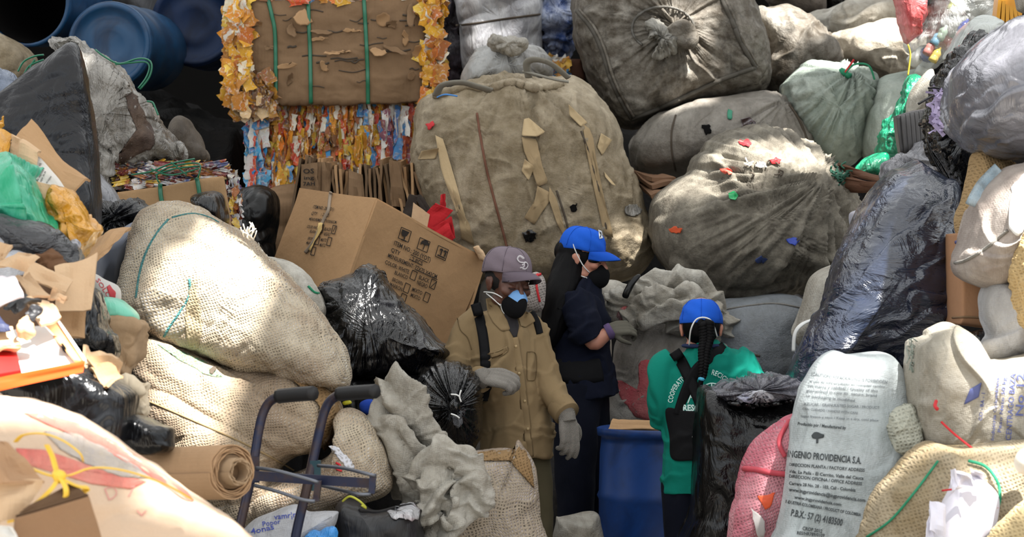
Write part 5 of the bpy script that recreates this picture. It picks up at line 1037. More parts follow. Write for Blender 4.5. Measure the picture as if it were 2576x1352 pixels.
# burlap block, bottom centre
bb3 = blob('burlap_sack', 'tall net burlap sack with a twisted peak, in front of the man', 'sack',
    [(1165, 1170), (1185, 1140), (1230, 1132), (1275, 1128), (1295, 1130), (1298, 1112), (1306, 1108), (1318, 1125), (1335, 1150), (1348, 1200), (1352, 1290), (1362, 1420), (1100, 1420), (1110, 1300), (1150, 1230)],
    10.45, .26, bur_grey, c=(1240, 1280), e=(.6, .5), folds=[('fbm', .04, 3), ('ridge', .025, 9, 80, 4), ('crump', .008, 9)], seed=26)
bq = bvh_of(bb3)
patch('burlap_hem', bq, [(1180, 1145), (1230, 1134), (1290, 1132), (1300, 1112), (1320, 1130), (1335, 1160), (1345, 1230), (1330, 1200), (1310, 1165), (1250, 1150), (1200, 1160)], bpy.data.materials['tan_burlap'], bb3, off=.008, rings=5, n=50, jag=2)
on_surf('green_thread', bq, [(1222, 1190), (1225, 1215), (1228, 1235)], .006, mat_string_green, bb3, 10)
on_surf('blue_scrap', bq, [(1195, 1270), (1205, 1262), (1215, 1245)], .008, m_flat('pale_blue_scrap', C('6fa3c8'), .5), bb3, 10)
# crumpled white sacks
cw = drape('white_sack', 'crumpled empty off white sack slumped below the round black bag', 'sack', [
    [(975, 985, 10.2, .045, .03), (1005, 990, 10.17, .05, .03), (1040, 1040, 10.16, .055, .035), (1085, 1100, 10.16, .05, .035), (1092, 1165, 10.2, .035, .03)],
    [(962, 1000, 10.22, .035), (955, 1050, 10.18, .042, .03), (985, 1105, 10.12, .045, .03), (1010, 1160, 10.1, .05, .035), (1045, 1215, 10.12, .045, .03), (1050, 1268, 10.15, .03)],
    [(985, 1030, 10.2, .05), (1010, 1090, 10.2, .065), (1045, 1150, 10.2, .07), (1060, 1210, 10.22, .05)],
    [(990, 1060, 10.12, .02), (1020, 1085, 10.08, .024), (1050, 1130, 10.08, .028), (1100, 1160, 10.12, .024)],
    [(940, 1062, 10.2, .02), (975, 1062, 10.12, .028), (1010, 1080, 10.1, .02)]],
    mat_sack_white, [('fold', .055, 10, -60, 1.5), ('fold', .020, 22, 10, 1.3), ('fbm', .02, 5)], Y0=10.3, voxel=.006)
cw2 = drape('white_sack', 'second crumpled off white sack curling round in front of the burlap, lower centre', 'sack', [
    [(1062, 1240, 10.0, .04), (1075, 1175, 9.98, .045), (1115, 1148, 9.95, .045), (1165, 1152, 9.95, .05), (1198, 1200, 9.95, .05), (1205, 1250, 9.97, .045), (1175, 1290, 10.0, .05), (1130, 1315, 10.0, .045), (1085, 1345, 10.0, .035)],
    [(1105, 1170, 9.98, .04), (1090, 1230, 9.93, .055, .035), (1085, 1300, 9.95, .045)],
    [(1140, 1175, 10.0, .05), (1160, 1230, 9.98, .05), (1125, 1285, 9.98, .06)],
    [(1105, 1180, 10.03, .08, .05), (1130, 1250, 10.03, .10, .06), (1100, 1310, 10.03, .06, .04)]],
    mat_sack_white, [('fold', .055, 10, 45, 1.8), ('fold', .020, 22, -20, 1.3), ('fbm', .02, 5)], Y0=10.1, voxel=.006)
blob('white_sack', 'flat grey white sack flap hanging under the crumpled sack', 'sack', [(985, 1160), (1010, 1170), (1060, 1240), (1062, 1300), (1010, 1260), (985, 1250)], 10.35, .06, mat_sack_grey, folds=[('ridge', .02, 9, 80, 4)])
blob('blue_cloth', 'royal blue cloth scrap behind the hand truck grip', 'cloth', [(905, 1015), (925, 1005), (942, 1012), (940, 1050), (925, 1045), (908, 1035)], 10.35, .04, m_cloth('royal_blue', C('23429c')), folds=[('ridge', .015, 16, 50, 3)])
blob('yellow_scrap', 'small yellow scrap left of the blue cloth', 'scrap', [(862, 1012), (880, 1008), (884, 1016), (866, 1020)], 10.35, .01, m_flat('yellow_scrap', C('c8c22c'), .5))
blob('black_bag', 'black bag in the shade under the large shiny black bag', 'bag', [(860, 960), (960, 960), (1050, 950), (1060, 1010), (960, 1060), (900, 1050), (870, 1010)], 10.9, .15, mat_black_soft, folds=[('crump', .02, 6)])
# black holdall
hb = blob('black_holdall', 'old black leather holdall stuffed with scraps at the bottom edge', 'bag', [(845, 1290), (850, 1262), (875, 1254), (905, 1262), (935, 1282), (985, 1280), (1030, 1272), (1052, 1290), (1062, 1352), (1060, 1420), (850, 1420), (852, 1330)], 9.9, .17, m_plastic('black_leather', C('17171a'), .42, .3, 7, spec=.5), e=(.6, .5), folds=[('fbm', .03, 4), ('ridge', .02, 8, 0, 4)])
bq = bvh_of(hb)
patch('stuffing', bq, [(975, 1290), (1000, 1272), (1040, 1266), (1056, 1285), (1050, 1310), (1010, 1308), (985, 1305)], m_plastic('scrap_film', C('c9c9cc'), .4, .9, 24, col2=C('8a4a4a')), hb, off=.015, rings=5, n=26, jag=4, lift=.03)
cable('yellow_thread', [(862, 1262, 9.75), (880, 1250, 9.72), (905, 1262, 9.7), (922, 1280, 9.72), (910, 1272, 9.7)], .004, m_flat('yellow_green', C('b8b840'), .5), hb, 20)
on_surf('zip', bq, [(905, 1285), (950, 1290), (1000, 1278), (1045, 1270)], .008, mat_ink, hb, 20, .006)
s = blob('white_sack', 'white bag with blue handwriting at the bottom edge behind the hand truck', 'sack', [(600, 1352), (640, 1310), (690, 1290), (740, 1272), (780, 1290), (845, 1285), (852, 1300), (840, 1330), (820, 1352), (800, 1420), (600, 1420)], 9.75, .15, m_woven('white_poly', C('c5c6ca'), C('9fa0a4'), .3), folds=[('ridge', .03, 7, 20, 4), ('fbm', .03, 4)])
bq = bvh_of(s); bi = m_flat('blue_biro', C('3c4a9a'), .6)
lettering('handwriting', bq, [('4onas', 632, 1345, 690, 1332, 14), ('Popor', 660, 1325, 706, 1318, 12), ('vamr|r|p', 690, 1308, 760, 1300, 14)], bi, s)
blob('blue_bag', 'bright blue plastic bag scrap at the bottom edge right of the handwriting', 'bag', [(770, 1345), (810, 1335), (840, 1330), (848, 1352), (840, 1420), (770, 1420)], 9.6, .06, m_plastic('bright_blue_film', C('3a88cc'), .3, .6, 12), folds=[('crump', .02, 12)])
# ================================================================ HAND TRUCK
root = empty('hand_truck', P(700, 1420, 9.2)); tag(root, 'navy blue hand truck with two black rubber grips, standing before the burlap sacks', 'hand truck')
tm = NT('worn_navy_tube'); tcn = tm.ramp(tm.noise(7, 5, .7), [(.45, C('141c38')), (.62, C('3a2a26'))]); mt_ = tm.fin(tcn, .4, None, Metallic=.3)
mt_r = m_flat('rusty_tube', C('4a342e'), .5, .4)
def tp(name, pts, r, m, n=40, flat=1.): return cable(name, pts, r, m, root, n, flat)
tp('upright', [(575, 1440, 9.1), (602, 1330, 9.12), (632, 1200, 9.16), (650, 1090, 9.2), (662, 1040, 9.22), (680, 1010, 9.22), (705, 998, 9.2), (735, 993, 9.15)], .0165, mt_, 60)
tp('upright', [(728, 1440, 9.2), (748, 1330, 9.22), (775, 1215, 9.26), (800, 1100, 9.3), (815, 1040, 9.32), (832, 1008, 9.32), (858, 993, 9.3), (885, 988, 9.26)], .0165, mt_, 60)
tp('rubber_grip', [(700, 998, 9.19), (745, 993, 9.14), (790, 990, 9.09)], .024, m_flat('black_rubber', C('1b1a1b'), .6, bump=.3), 12)
tp('rubber_grip', [(852, 992, 9.29), (900, 988, 9.24), (946, 985, 9.19)], .024, bpy.data.materials['black_rubber'], 12)
V, Fc = boxc(P(636, 1186, 9.1), P(945, 1206, 9.02)-P(636, 1186, 9.1), (0, .02, 0), P(636, 1210, 9.1)-P(636, 1186, 9.1)); mk('crossbar', V, Fc, mt_, root, smooth=False)
V, Fc = boxc(P(930, 1196, 9.0), (.02, 0, 0), (0, .06, 0), P(926, 1243, 9.0)-P(930, 1196, 9.0)); mk('end_bracket', V, Fc, mt_, root, smooth=False)
V, Fc = boxc(P(792, 1212, 9.0), (.02, 0, 0), (0, .06, 0), P(786, 1262, 9.0)-P(792, 1212, 9.0)); mk('end_bracket', V, Fc, mt_, root, smooth=False)
gw = m_flat('bright_wire', C('6d7078'), .4, .7)
tp('rail', [(645, 1178, 9.1), (700, 1186, 9.0), (780, 1208, 8.95), (800, 1215, 8.95)], .006, gw, 24)
tp('rail', [(640, 1222, 9.1), (700, 1238, 9.0), (760, 1258, 8.95), (792, 1262, 8.95)], .006, gw, 24)
tp('rail', [(800, 1172, 9.2), (860, 1178, 9.1), (920, 1192, 9.0), (944, 1198, 9.0)], .006, gw, 24)
tp('rail', [(800, 1220, 9.2), (850, 1232, 9.1), (900, 1244, 9.0), (932, 1244, 9.0)], .006, gw, 24)
V, Fc = boxc(P(628, 1150, 9.14), (.03, 0, 0), (0, .03, 0), (0, 0, -.085)); mk('sleeve', V, Fc, mt_, root, smooth=False)
V, Fc = boxc(P(780, 1160, 9.26), (.034, 0, 0), (0, .03, 0), (0, 0, -.10)); mk('sleeve', V, Fc, m_flat('teal_navy', C('1f3f48'), .5), root, smooth=False)
# ================================================================ FOREGROUND LEFT
fs = blob('kraft_sack', 'big pale kraft paper sack with red stripes and blue print, lower left foreground', 'sack',
    [(-80, 1015), (0, 1003), (60, 1008), (130, 1025), (200, 1055), (270, 1095), (340, 1148), (420, 1200), (480, 1245), (550, 1295), (610, 1345), (660, 1440), (300, 1480), (-80, 1480)],
    7.35, .22, m_card('kraft_paper_pale', C('c3aa92'), .12, rough=.7), c=(180, 1290), e=(.7, .55), lean=.25, folds=[('fbm', .04, 3), ('ridge', .015, 7, -30, 5), ('crump', .012, 6)], seed=30)
bq = bvh_of(fs)
fr = m_woven('faded_red_stripe', C('c9544e'), C('c98a78'), .35); bl = m_woven('faded_blue_print', C('7f87a0'), C('b6a898'), .55, blotch=22)
patch('red_stripe', bq, [(60, 1040), (110, 1040), (210, 1068), (300, 1118), (380, 1165), (470, 1235), (492, 1265), (470, 1262), (380, 1200), (290, 1148), (200, 1102), (110, 1065)], fr, fs, off=.003, rings=6, n=70)
patch('blue_print', bq, [(110, 1085), (190, 1090), (250, 1120), (330, 1160), (380, 1205), (300, 1200), (220, 1170), (150, 1130)], bl, fs, off=.004, rings=6, n=50, jag=2)
patch('red_stripe', bq, [(40, 1128), (110, 1132), (210, 1165), (290, 1192), (370, 1212), (330, 1232), (230, 1218), (130, 1188), (50, 1165)], fr, fs, off=.003, rings=6, n=60)
lettering('handwriting', bq, [('D', 270, 1262, 300, 1250, 34), ('7', 315, 1252, 340, 1252, 30), ('v', 340, 1300, 370, 1300, 24)], m_flat('thin_red', C('c08078'), .7), fs, bold=-.02)
ym = m_flat('yellow_ribbon', C('e0b42c'), .35, spec=.6)
yt = empty('yellow_ribbon', P(150, 1200, 7.0)); tag(yt, 'yellow plastic ribbon tied in a bow round the kraft paper sack', 'ribbon')
for q in ([(40, 1112, 6.95), (60, 1095, 6.93), (110, 1092, 6.9), (160, 1110, 6.9), (200, 1140, 6.9), (208, 1158, 6.92)], [(118, 1120, 6.92), (132, 1150, 6.9), (142, 1185, 6.88), (150, 1200, 6.88)], [(20, 1150, 6.95), (80, 1180, 6.9), (140, 1200, 6.88), (180, 1195, 6.88), (230, 1178, 6.9), (300, 1182, 6.92), (380, 1205, 6.98), (440, 1232, 7.05), (480, 1256, 7.1)], [(148, 1200, 6.87), (175, 1215, 6.86), (200, 1225, 6.88), (222, 1228, 6.9), (205, 1240, 6.9)], [(150, 1198, 6.87), (130, 1230, 6.85), (90, 1268, 6.85), (50, 1300, 6.86), (20, 1310, 6.88)], [(150, 1200, 6.86), (166, 1230, 6.84), (160, 1260, 6.84), (120, 1272, 6.85), (90, 1268, 6.85)], [(-30, 1280, 6.9), (10, 1300, 6.88), (30, 1305, 6.88)]):
    cable('ribbon_strand', q, .0085, ym, yt, 36, .3)
blob('ribbon_knot', None, None, [(132, 1188), (150, 1182), (166, 1192), (162, 1212), (146, 1218), (134, 1206)], 6.87, .014, ym, parent=yt, folds=[('ridge', .004, 60, 40, 3)])
sheet('cardboard_piece', 'brown cardboard flap at the left edge over the kraft sack', 'cardboard', [(-40, 1105, 6.9), (20, 1118, 6.9), (112, 1210, 6.85), (-40, 1218, 6.8)], m_card('flap_brown', C('a58364'), .2), .008, .02)
sheet('cardboard_piece', 'pale cardboard flap at the left edge under the yellow ribbon end', 'cardboard', [(-40, 1215, 6.86), (110, 1212, 6.86), (60, 1290, 6.82), (-40, 1330, 6.8)], mat_card_pale, .008, .02)
root = empty('cardboard_box', P(120, 1400, 6.8)); tag(root, 'brown cardboard box corner in the lower left corner of the foreground', 'box')
sheet('side', None, None, [(38, 1305, 6.75), (222, 1250, 6.85), (262, 1380, 6.85), (30, 1440, 6.75)], m_card('box_brown', C('8a6b50'), .3), .01, .004, root)
sheet('flap', None, None, [(60, 1285, 6.78), (180, 1215, 6.88), (222, 1250, 6.86), (38, 1305, 6.76)], m_card('box_dark', C('5d4632'), .3), .008, .008, root)
sheet('paper_scrap', 'white paper scrap on the box in the lower left corner', 'paper', [(-30, 1320, 6.7), (30, 1330, 6.7), (60, 1380, 6.7), (-30, 1390, 6.7)], m_flat('scrap_white', C('c9c6c0'), .7), .004, .02)

# ================================================================ BIG PRINTED BOX
root = empty('cardboard_box', P(930, 900, 11.9)); tag(root, 'big tilted cardboard shipping box printed with item number, size and handling symbols', 'box')
bm_ = m_card('shipping_card', C('b48f68'), .22)
p1 = P(757, 474, 12.25); p2 = P(945, 502, 11.72); p5 = P(1224, 656, 12.25); dn = P(860, 742, 11.72)-p2
A = np.array(p2); e1 = np.array(p1)-A; e2 = np.array(p5)-A; dnv = np.array(dn)
s1 = sheet('side_panel', None, None, [(757, 474, 12.25), (945, 502, 11.72), (862, 742, 11.72), (674, 714, 12.25)], bm_, .012, .006, root, 24)
s2 = sheet('side_panel', None, None, [(945, 502, 11.72), (1224, 656, 12.25), (1128, 880, 12.25), (862, 742, 11.72)], bm_, .012, .008, root, 24)
far = A+e1+e2
def pxof(v): return (v[0]/v[1]*F+W/2, H/2-(v[2]-CAMZ)/v[1]*F, v[1])
q1, q2, q5, qf = pxof(A+e1), pxof(A), pxof(A+e2), pxof(far)
g1, g5, gf = pxof(A+e1+dnv), pxof(A+e2+dnv), pxof(far+dnv)
sheet('side_panel', None, None, [q1, qf, gf, g1], bm_, .012, .004, root, 8)
sheet('side_panel', None, None, [q5, qf, gf, g5], bm_, .012, .004, root, 8)
sheet('bottom_panel', None, None, [pxof(A+dnv), g1, gf, g5], bm_, .012, .002, root, 6)
sheet('top_flap', None, None, [q1, qf, q5, q2], bm_, .010, .006, root, 8)
k1, k2 = bvh_of(s1), bvh_of(s2)
ink = m_flat('print_ink', C('2c2520'), .8)
# left face: baselines run slightly down to the right, letters lean with the panel
lf = [('ITEM NO.: 200(YO1)', 786, 524, 838, 531, 8), ('QTY      : 2 PCS', 782, 540, 826, 546, 8), ('MENSUREMENT: 77X70X43CM', 776, 554, 844, 563, 7), ('COLOR: WHITE', 771, 573, 799, 577, 7), ('BLACK', 814, 580, 831, 582, 8), ('BLANCO', 778, 585, 799, 588, 7), ('NEGRO', 812, 592, 829, 594, 8), ('BROWN', 773, 603, 790, 605, 7), ('MARRON', 769, 614, 790, 617, 7), ('MIXTO', 805, 607, 820, 609, 8), ('MIXTO', 802, 620, 817, 622, 8), ('RED', 766, 636, 776, 637, 7)]
lettering('print', k1, [(a_[0], *a_[1:5], a_[5], .32) for a_ in lf], ink, root, off=.009, bold=.012)
def outline_box(k, q, r=.0016):
    V_ = [np.array(cast(k, x, y, .009)) for x, y in q]; mm_ = MB()
    for i in range(len(V_)): mm_.add(*tube([V_[i], V_[(i+1) % len(V_)]], r, 4))
    return mm_.build('print', ink, root, smooth=False)
for (x, y) in [(838, 567), (796, 594), (826, 597), (786, 621), (806, 564)]: outline_box(k1, [(x, y), (x+9, y+2), (x+4, y+22), (x-5, y+20)])
outline_box(k1, [(838, 582), (844, 570), (844, 571), (838, 583)], .001)
rf = [('ITEM NO.: 200 (YOT)', 990, 616, 1082, 660, 12), ('QTY        : 2 PCS', 983, 633, 1062, 669, 11), ('MENSUREMENT: 77X70 X43CM', 975, 647, 1098, 702, 11), ('COLOR: WHITE', 968, 664, 1028, 690, 11), ('BLACK', 1053, 702, 1079, 713, 11), ('BLANCO', 992, 690, 1025, 704, 10), ('NEGRO', 1048, 715, 1074, 727, 11), ('BROWN', 986, 707, 1012, 719, 10), ('MARRON', 979, 719, 1011, 734, 10), ('MIXTO', 1036, 732, 1061, 743, 10), ('MIXTO', 1032, 746, 1056, 757, 10), ('RED', 972, 734, 988, 741, 10)]
lettering('print', k2, [(a_[0], *a_[1:5], a_[5], -.18) for a_ in rf], ink, root, off=.009, bold=.014)
for (x, y) in [(1038, 680), (1087, 702), (1021, 712), (1071, 735), (1012, 738)]: outline_box(k2, [(x, y), (x+12, y+6), (x+5, y+27), (x-7, y+21)])
outline_box(k2, [(1084, 722), (1097, 710), (1097, 711), (1084, 723)], .001)
for (x, y) in [(1010, 572), (1057, 598), (1103, 618)]:
    outline_box(k2, [(x, y), (x+25, y+11), (x+17, y+38), (x-8, y+27)])
def pic(polys):
    for q in polys: mk('print', [tuple(cast(k2, x, y, .009)) for x, y in q], [tuple(range(len(q)))], ink, root, smooth=False)
pic([[(1012, 577), (1030, 585), (1024, 594), (1018, 597), (1012, 594), (1010, 587)], [(1017, 596), (1020, 597), (1018, 604), (1015, 603)], [(1010, 601), (1022, 606), (1021, 609), (1009, 604)]])
pic([[(1058, 612), (1062, 606), (1069, 604), (1077, 608), (1080, 616), (1079, 621), (1074, 617), (1069, 617), (1064, 613), (1059, 616)], [(1068, 616), (1070, 617), (1065, 629), (1063, 628)]])
pic([[(1108, 626), (1113, 626), (1116, 632), (1113, 632), (1110, 643), (1107, 642), (1110, 631), (1106, 629)], [(1118, 630), (1123, 631), (1126, 637), (1123, 636), (1120, 647), (1117, 646), (1120, 635), (1116, 634)], [(1101, 640), (1120, 649), (1119, 652), (1100, 643)]])
for yy in [((1034, 641), (1075, 661)), ((1030, 652), (1062, 668)), ((1044, 678), (1100, 704))]:
    on_surf('print', k2, list(yy), .0016, ink, root, 10, .009)
tp_ = on_surf('torn_tape', k1, [(832, 484), (829, 510), (826, 530), (815, 552), (806, 572), (796, 592), (786, 612), (768, 636)], .008, m_flat('grey_tape', C('9a8a78'), .5), root, 60, .012, .5)
patch('torn_tape', k1, [(800, 562), (812, 560), (806, 585), (792, 610), (782, 632), (776, 628), (790, 600), (797, 580)], m_flat('peeled_tape', C('d8b878'), .6), root, off=.014, rings=4, n=24, jag=2, lift=.02)
blob('dent', None, None, [(1190, 622), (1205, 618), (1226, 650), (1222, 662), (1205, 655)], 12.18, .02, mat_card_pale, parent=root, folds=[('crump', .01, 14)], smooth=False)

# ================================================================ RIGHT FOREGROUND
ps = blob('woven_sack', 'white sugar sack standing upright with black factory print, right foreground', 'sack',
    [(2095, 885), (2130, 892), (2170, 888), (2210, 882), (2240, 890), (2265, 920), (2282, 960), (2290, 1020), (2295, 1100), (2285, 1200), (2270, 1300), (2260, 1420), (1950, 1420), (1962, 1330), (1978, 1230), (1985, 1130), (1998, 1050), (2015, 990), (2035, 950), (2060, 910)],
    9.6, .24, m_woven('sugar_white', C('c6ccce'), C('9ea6a6'), .3, blotch=6), c=(2130, 1150), e=(.6, .5), lean=.15, folds=[('fbm', .03, 3), ('fold', .012, 7, 78, 1.3), ('ridge', .01, 6, 80, 5)], seed=31)
bq = bvh_of(ps); pk = m_flat('faded_black_print', C('3d4244'), .8); pk2 = m_flat('grey_print', C('777d80'), .8)
lettering('print', bq, [('(CAUTION) REPACKAGING IS FORBIDDEN', 2040, 945, 2232, 966, 8)], pk2, ps, bold=.015)
lettering('print', bq, [('el uso de este producto en cualquier cambio', 2036, 962, 2226, 976, 6), ('sin marca y calidad/ / Quality of this', 2032, 974, 2208, 987, 7), ('guaranteed in case its  nature, brand', 2028, 986, 2206, 999, 7), ('or packaging is modified', 2026, 999, 2150, 1012, 7), ('AZUCAR / GRANULATED SUGAR / PRODUCT', 2022, 1020, 2212, 1030, 7), ('CON CUIDADO / HANDLE WITH CARE', 2018, 1032, 2158, 1043, 6), ('lugar fresco y seco / Keep in a dry, cool place', 2014, 1050, 2210, 1061, 6)], pk2, ps)
lettering('print', bq, [('Producido por / Manufactured by', 2006, 1070, 2128, 1081, 8), ('INGENIO PROVIDENCIA S.A.', 1980, 1150, 2166, 1168, 17), ('DIRECCION PLANTA / FACTORY ADDRESS', 1984, 1173, 2175, 1188, 8), ('Vda. La Paila - El Cerrito, Valle del Cauca', 1984, 1190, 2172, 1208, 8), ('DIRECCION OFICINA / OFFICE ADDRESS', 1984, 1202, 2168, 1222, 8), ('Carrera 28 No. 28 - 103, Cali - Colombia', 1984, 1220, 2152, 1238, 8), ('www.ingprovidencia@ingprovidencia.com', 1984, 1236, 2176, 1264, 9), ('www.ingprovidencia.com', 1998, 1255, 2116, 1274, 8), ('INDUSTRIA COLOMBIANA / PRODUCT OF COLOMBIA', 1975, 1266, 2165, 1300, 8), ('P.B.X.: 57 (2) 4183500', 1988, 1298, 2118, 1324, 17), ('CROP 2012', 2018, 1334, 2068, 1342, 9), ('RES/HR789/0109', 2004, 1345, 2074, 1352, 8)], pk, ps, bold=.022)
for q in ([(2041, 1096), (2048, 1088), (2056, 1087), (2066, 1092), (2074, 1094), (2072, 1102), (2062, 1104), (2052, 1105), (2043, 1103)], [(2053, 1103), (2059, 1103), (2058, 1116), (2053, 1116)]):
    patch('print', bq, q, pk, ps, off=.003, rings=3, n=20)
pk_ = blob('pink_sack', 'pink woven mesh sack between the black lined drum and white sugar sack', 'sack',
    [(2005, 1042), (1975, 1050), (1935, 1080), (1900, 1120), (1878, 1160), (1862, 1220), (1856, 1260), (1838, 1300), (1830, 1352), (1826, 1420), (1990, 1420), (2010, 1300), (2015, 1180), (2012, 1080)],
    9.95, .2, m_burlap('pink_mesh', C('c98a92'), C('d8bcc0'), 90, dirt=C('b85c6c'), gaps=.5), c=(1930, 1240), e=(.75, .6), folds=[('fold', .035, 8, 65, 1.4), ('fbm', .04, 3), ('crump', .008, 8)], seed=32)
bq = bvh_of(pk_)
on_surf('seam', bq, [(1872, 1180), (1900, 1182), (1940, 1190), (1985, 1195)], .011, m_flat('red_stitch', C('b84450'), .7), pk_, 40, .006)
on_surf('seam', bq, [(1985, 1060), (1960, 1110), (1975, 1150)], .009, bpy.data.materials['red_stitch'], pk_, 30, .006)
patch('orange_scrap', bq, [(1905, 1250), (1930, 1245), (1950, 1240), (1940, 1275), (1925, 1285)], m_flat('orange_scrap3', C('d8542c'), .5), pk_, off=.004, rings=4, n=18, jag=2)
patch('white_rag', bq, [(1890, 1280), (1905, 1290), (1925, 1310), (1925, 1352), (1905, 1352), (1895, 1310)], m_flat('white_rag', C('cfc8c4'), .8), pk_, off=.01, rings=4, n=22, jag=2, lift=.01)
s = blob('woven_sack', 'pale grey sack with blue print standing at the right edge below the white sack', 'sack',
    [(2290, 900), (2300, 870), (2340, 850), (2385, 825), (2420, 840), (2440, 900), (2500, 915), (2580, 900), (2660, 900), (2680, 1100), (2640, 1180), (2480, 1170), (2400, 1150), (2330, 1130), (2300, 1080), (2288, 980)],
    9.4, .28, m_woven('printed_grey_weave', C('b8b2a6'), C('8e8778'), .4), c=(2480, 1010), e=(.65, .55), folds=[('fbm', .05, 2.5), ('fold', .03, 7, 80, 1.4), ('fold', .01, 16, 60, 1.3)], seed=33)
bq = bvh_of(s); bp = m_flat('blue_violet_print', C('5c6496'), .8)
patch('print', bq, [(2440, 980), (2470, 962), (2462, 1000), (2424, 1020)], bp, s, off=.003, rings=3, n=24, smooth=False)
lettering('print', bq, [('CENTRAGO BAZA', 2543, 1110, 2556, 940, 14), ('Peso Neto 50 kg', 2518, 1090, 2532, 950, 9), ('Industria Colombiana', 2500, 1110, 2514, 950, 8), ('CO - BA - 1', 2470, 1060, 2478, 990, 9), ('No 12', 2574, 1050, 2578, 940, 20)], bp, s)
cable('red_straw', [(2355, 1010, 9.05), (2352, 1022, 9.02), (2358, 1030, 9.0)], .006, mat_string_red, s, 10)
cable('red_strip', [(2368, 1062, 9.02), (2400, 1092, 9.0), (2445, 1128, 8.98)], .007, mat_string_red, s, 12, .5)
for k in range(14):
    x, y = 2300+random.uniform(-6, 10), 870+random.uniform(-12, 60); cable('frayed_thread', [(x, y, 9.35), (x-12+random.uniform(-6, 6), y-4+random.uniform(-10, 10), 9.33), (x-10+random.uniform(-8, 8), y+14, 9.33)], .002, mat_sack_green, s, 8)
blob('white_net', 'crumpled pale net bag between the sugar sack and the printed grey sack', 'bag', [(2240, 1050), (2262, 1030), (2290, 1020), (2315, 1060), (2320, 1110), (2290, 1150), (2250, 1130), (2235, 1090)], 9.35, .1, m_burlap('pale_net', C('b3b3a4'), C('8b9088'), 80, gaps=.6), folds=[('ridge', .03, 12, 30, 3), ('crump', .02, 9)])
bj = blob('burlap_sack', 'open burlap sack holding white paper, bottom right corner', 'sack',
    [(2165, 1352), (2180, 1290), (2210, 1230), (2250, 1190), (2290, 1150), (2340, 1120), (2400, 1135), (2450, 1130), (2520, 1120), (2600, 1110), (2680, 1140), (2680, 1440), (2165, 1440)],
    9.0, .26, m_burlap('corner_burlap', C('aa9d86'), C('96876c'), 85, dirt=C('857456'), gaps=.25), c=(2420, 1280), e=(.65, .55), folds=[('fbm', .05, 3), ('ridge', .03, 7, 40, 4), ('crump', .01, 9)], seed=34)
bq = bvh_of(bj)
on_surf('green_string', bq, [(2436, 1160), (2480, 1175), (2510, 1215), (2515, 1260), (2500, 1300)], .005, mat_string_green, bj, 40, .02)
on_surf('green_string', bq, [(2360, 1160), (2300, 1240), (2240, 1310), (2180, 1352)], .004, mat_string_green, bj, 40, .01)
on_surf('pink_string', bq, [(2370, 1235), (2430, 1232), (2480, 1255), (2510, 1280)], .003, mat_string_red, bj, 40, .05)
wp = m_flat('paper_white', C('cfccd6'), .7)
pp = blob('paper_bundle', 'rounded bundle of white paper in the mouth of the corner burlap sack', 'paper', [(2400, 1185), (2450, 1200), (2490, 1225), (2510, 1260), (2500, 1320), (2470, 1360), (2420, 1420), (2350, 1420), (2345, 1330), (2365, 1270), (2385, 1230)], 8.75, .10, wp, folds=[('fbm', .02, 4)])
for i, q in enumerate([[(2392, 1182, 8.6), (2402, 1184, 8.6), (2412, 1225, 8.58), (2395, 1240, 8.58)], [(2408, 1192, 8.6), (2440, 1196, 8.6), (2450, 1225, 8.6), (2405, 1232, 8.6)], [(2340, 1260, 8.6), (2375, 1275, 8.6), (2378, 1352, 8.55), (2335, 1340, 8.55)], [(2332, 1290, 8.62), (2345, 1280, 8.62), (2350, 1352, 8.55), (2330, 1352, 8.55)], [(2440, 1180, 8.62), (2470, 1190, 8.62), (2478, 1215, 8.62), (2448, 1210, 8.62)]]):
    sheet('paper_sheet', 'loose white paper sheet sticking out of the corner burlap sack', 'paper', q, wp, .004, .015, group='loose papers in the corner burlap sack')
blob('jute_bag', 'sunlit straw lump at the right edge of the corner burlap sack', 'sack', [(2640, 1240), (2576, 1260), (2530, 1300), (2490, 1352), (2480, 1440), (2640, 1440)], 8.5, .12, m_burlap('straw_lump', C('c2ad84'), C('a88f60'), 85, gaps=.2), folds=[('fbm', .02, 6), ('crump', .01, 12)])
blob('white_sack', 'small round white bag at the right edge above the straw lump', 'sack', [(2640, 1110), (2576, 1130), (2555, 1155), (2556, 1180), (2576, 1195), (2640, 1200)], 8.6, .08, m_flat('cream_white', C('d8cfbf'), .7))

# ================================================================ DRUMS in the work area
def up_drum(px, py, Y, R, h, mat, label, rootname='plastic_drum'):
    c = np.array(P(px, py, Y)); root = empty(rootname, (c[0], c[1], c[2]-h)); tag(root, label, 'drum')
    th = np.linspace(0, 2*pi, 72, endpoint=False)
    prof = [(-h+.02, .001), (-h, R*.9), (-h+.04, R*.97), (-h*.68, R), (-h*.66, R*1.02), (-h*.64, R), (-h*.34, R), (-h*.32, R*1.025), (-h*.30, R), (-.10, R*.985), (-.06, R*.97), (-.035, R*.965), (-.03, R*1.02), (0, R*1.03), (.004, R*1.0), (-.02, R*.96), (-.06, R*.93), (-h+.06, R*.9), (-h+.06, .001)]
    V = np.array([[(c[0]+r*math.cos(t), c[1]+r*math.sin(t), c[2]+z) for t in th] for z, r in prof]).reshape(-1, 3)
    mk('body', V, gridfaces(len(prof), 72)[:, ::-1].tolist(), mat, root)
    return root
bd = up_drum(1686, 1077, 11.75, .30, .88, m_plastic('blue_drum', C('123a78'), .42, .03, 4, spec=.35, col2=C('0d2c5e'), stretch=1), 'upright open blue plastic drum between the woman and green shirted worker')
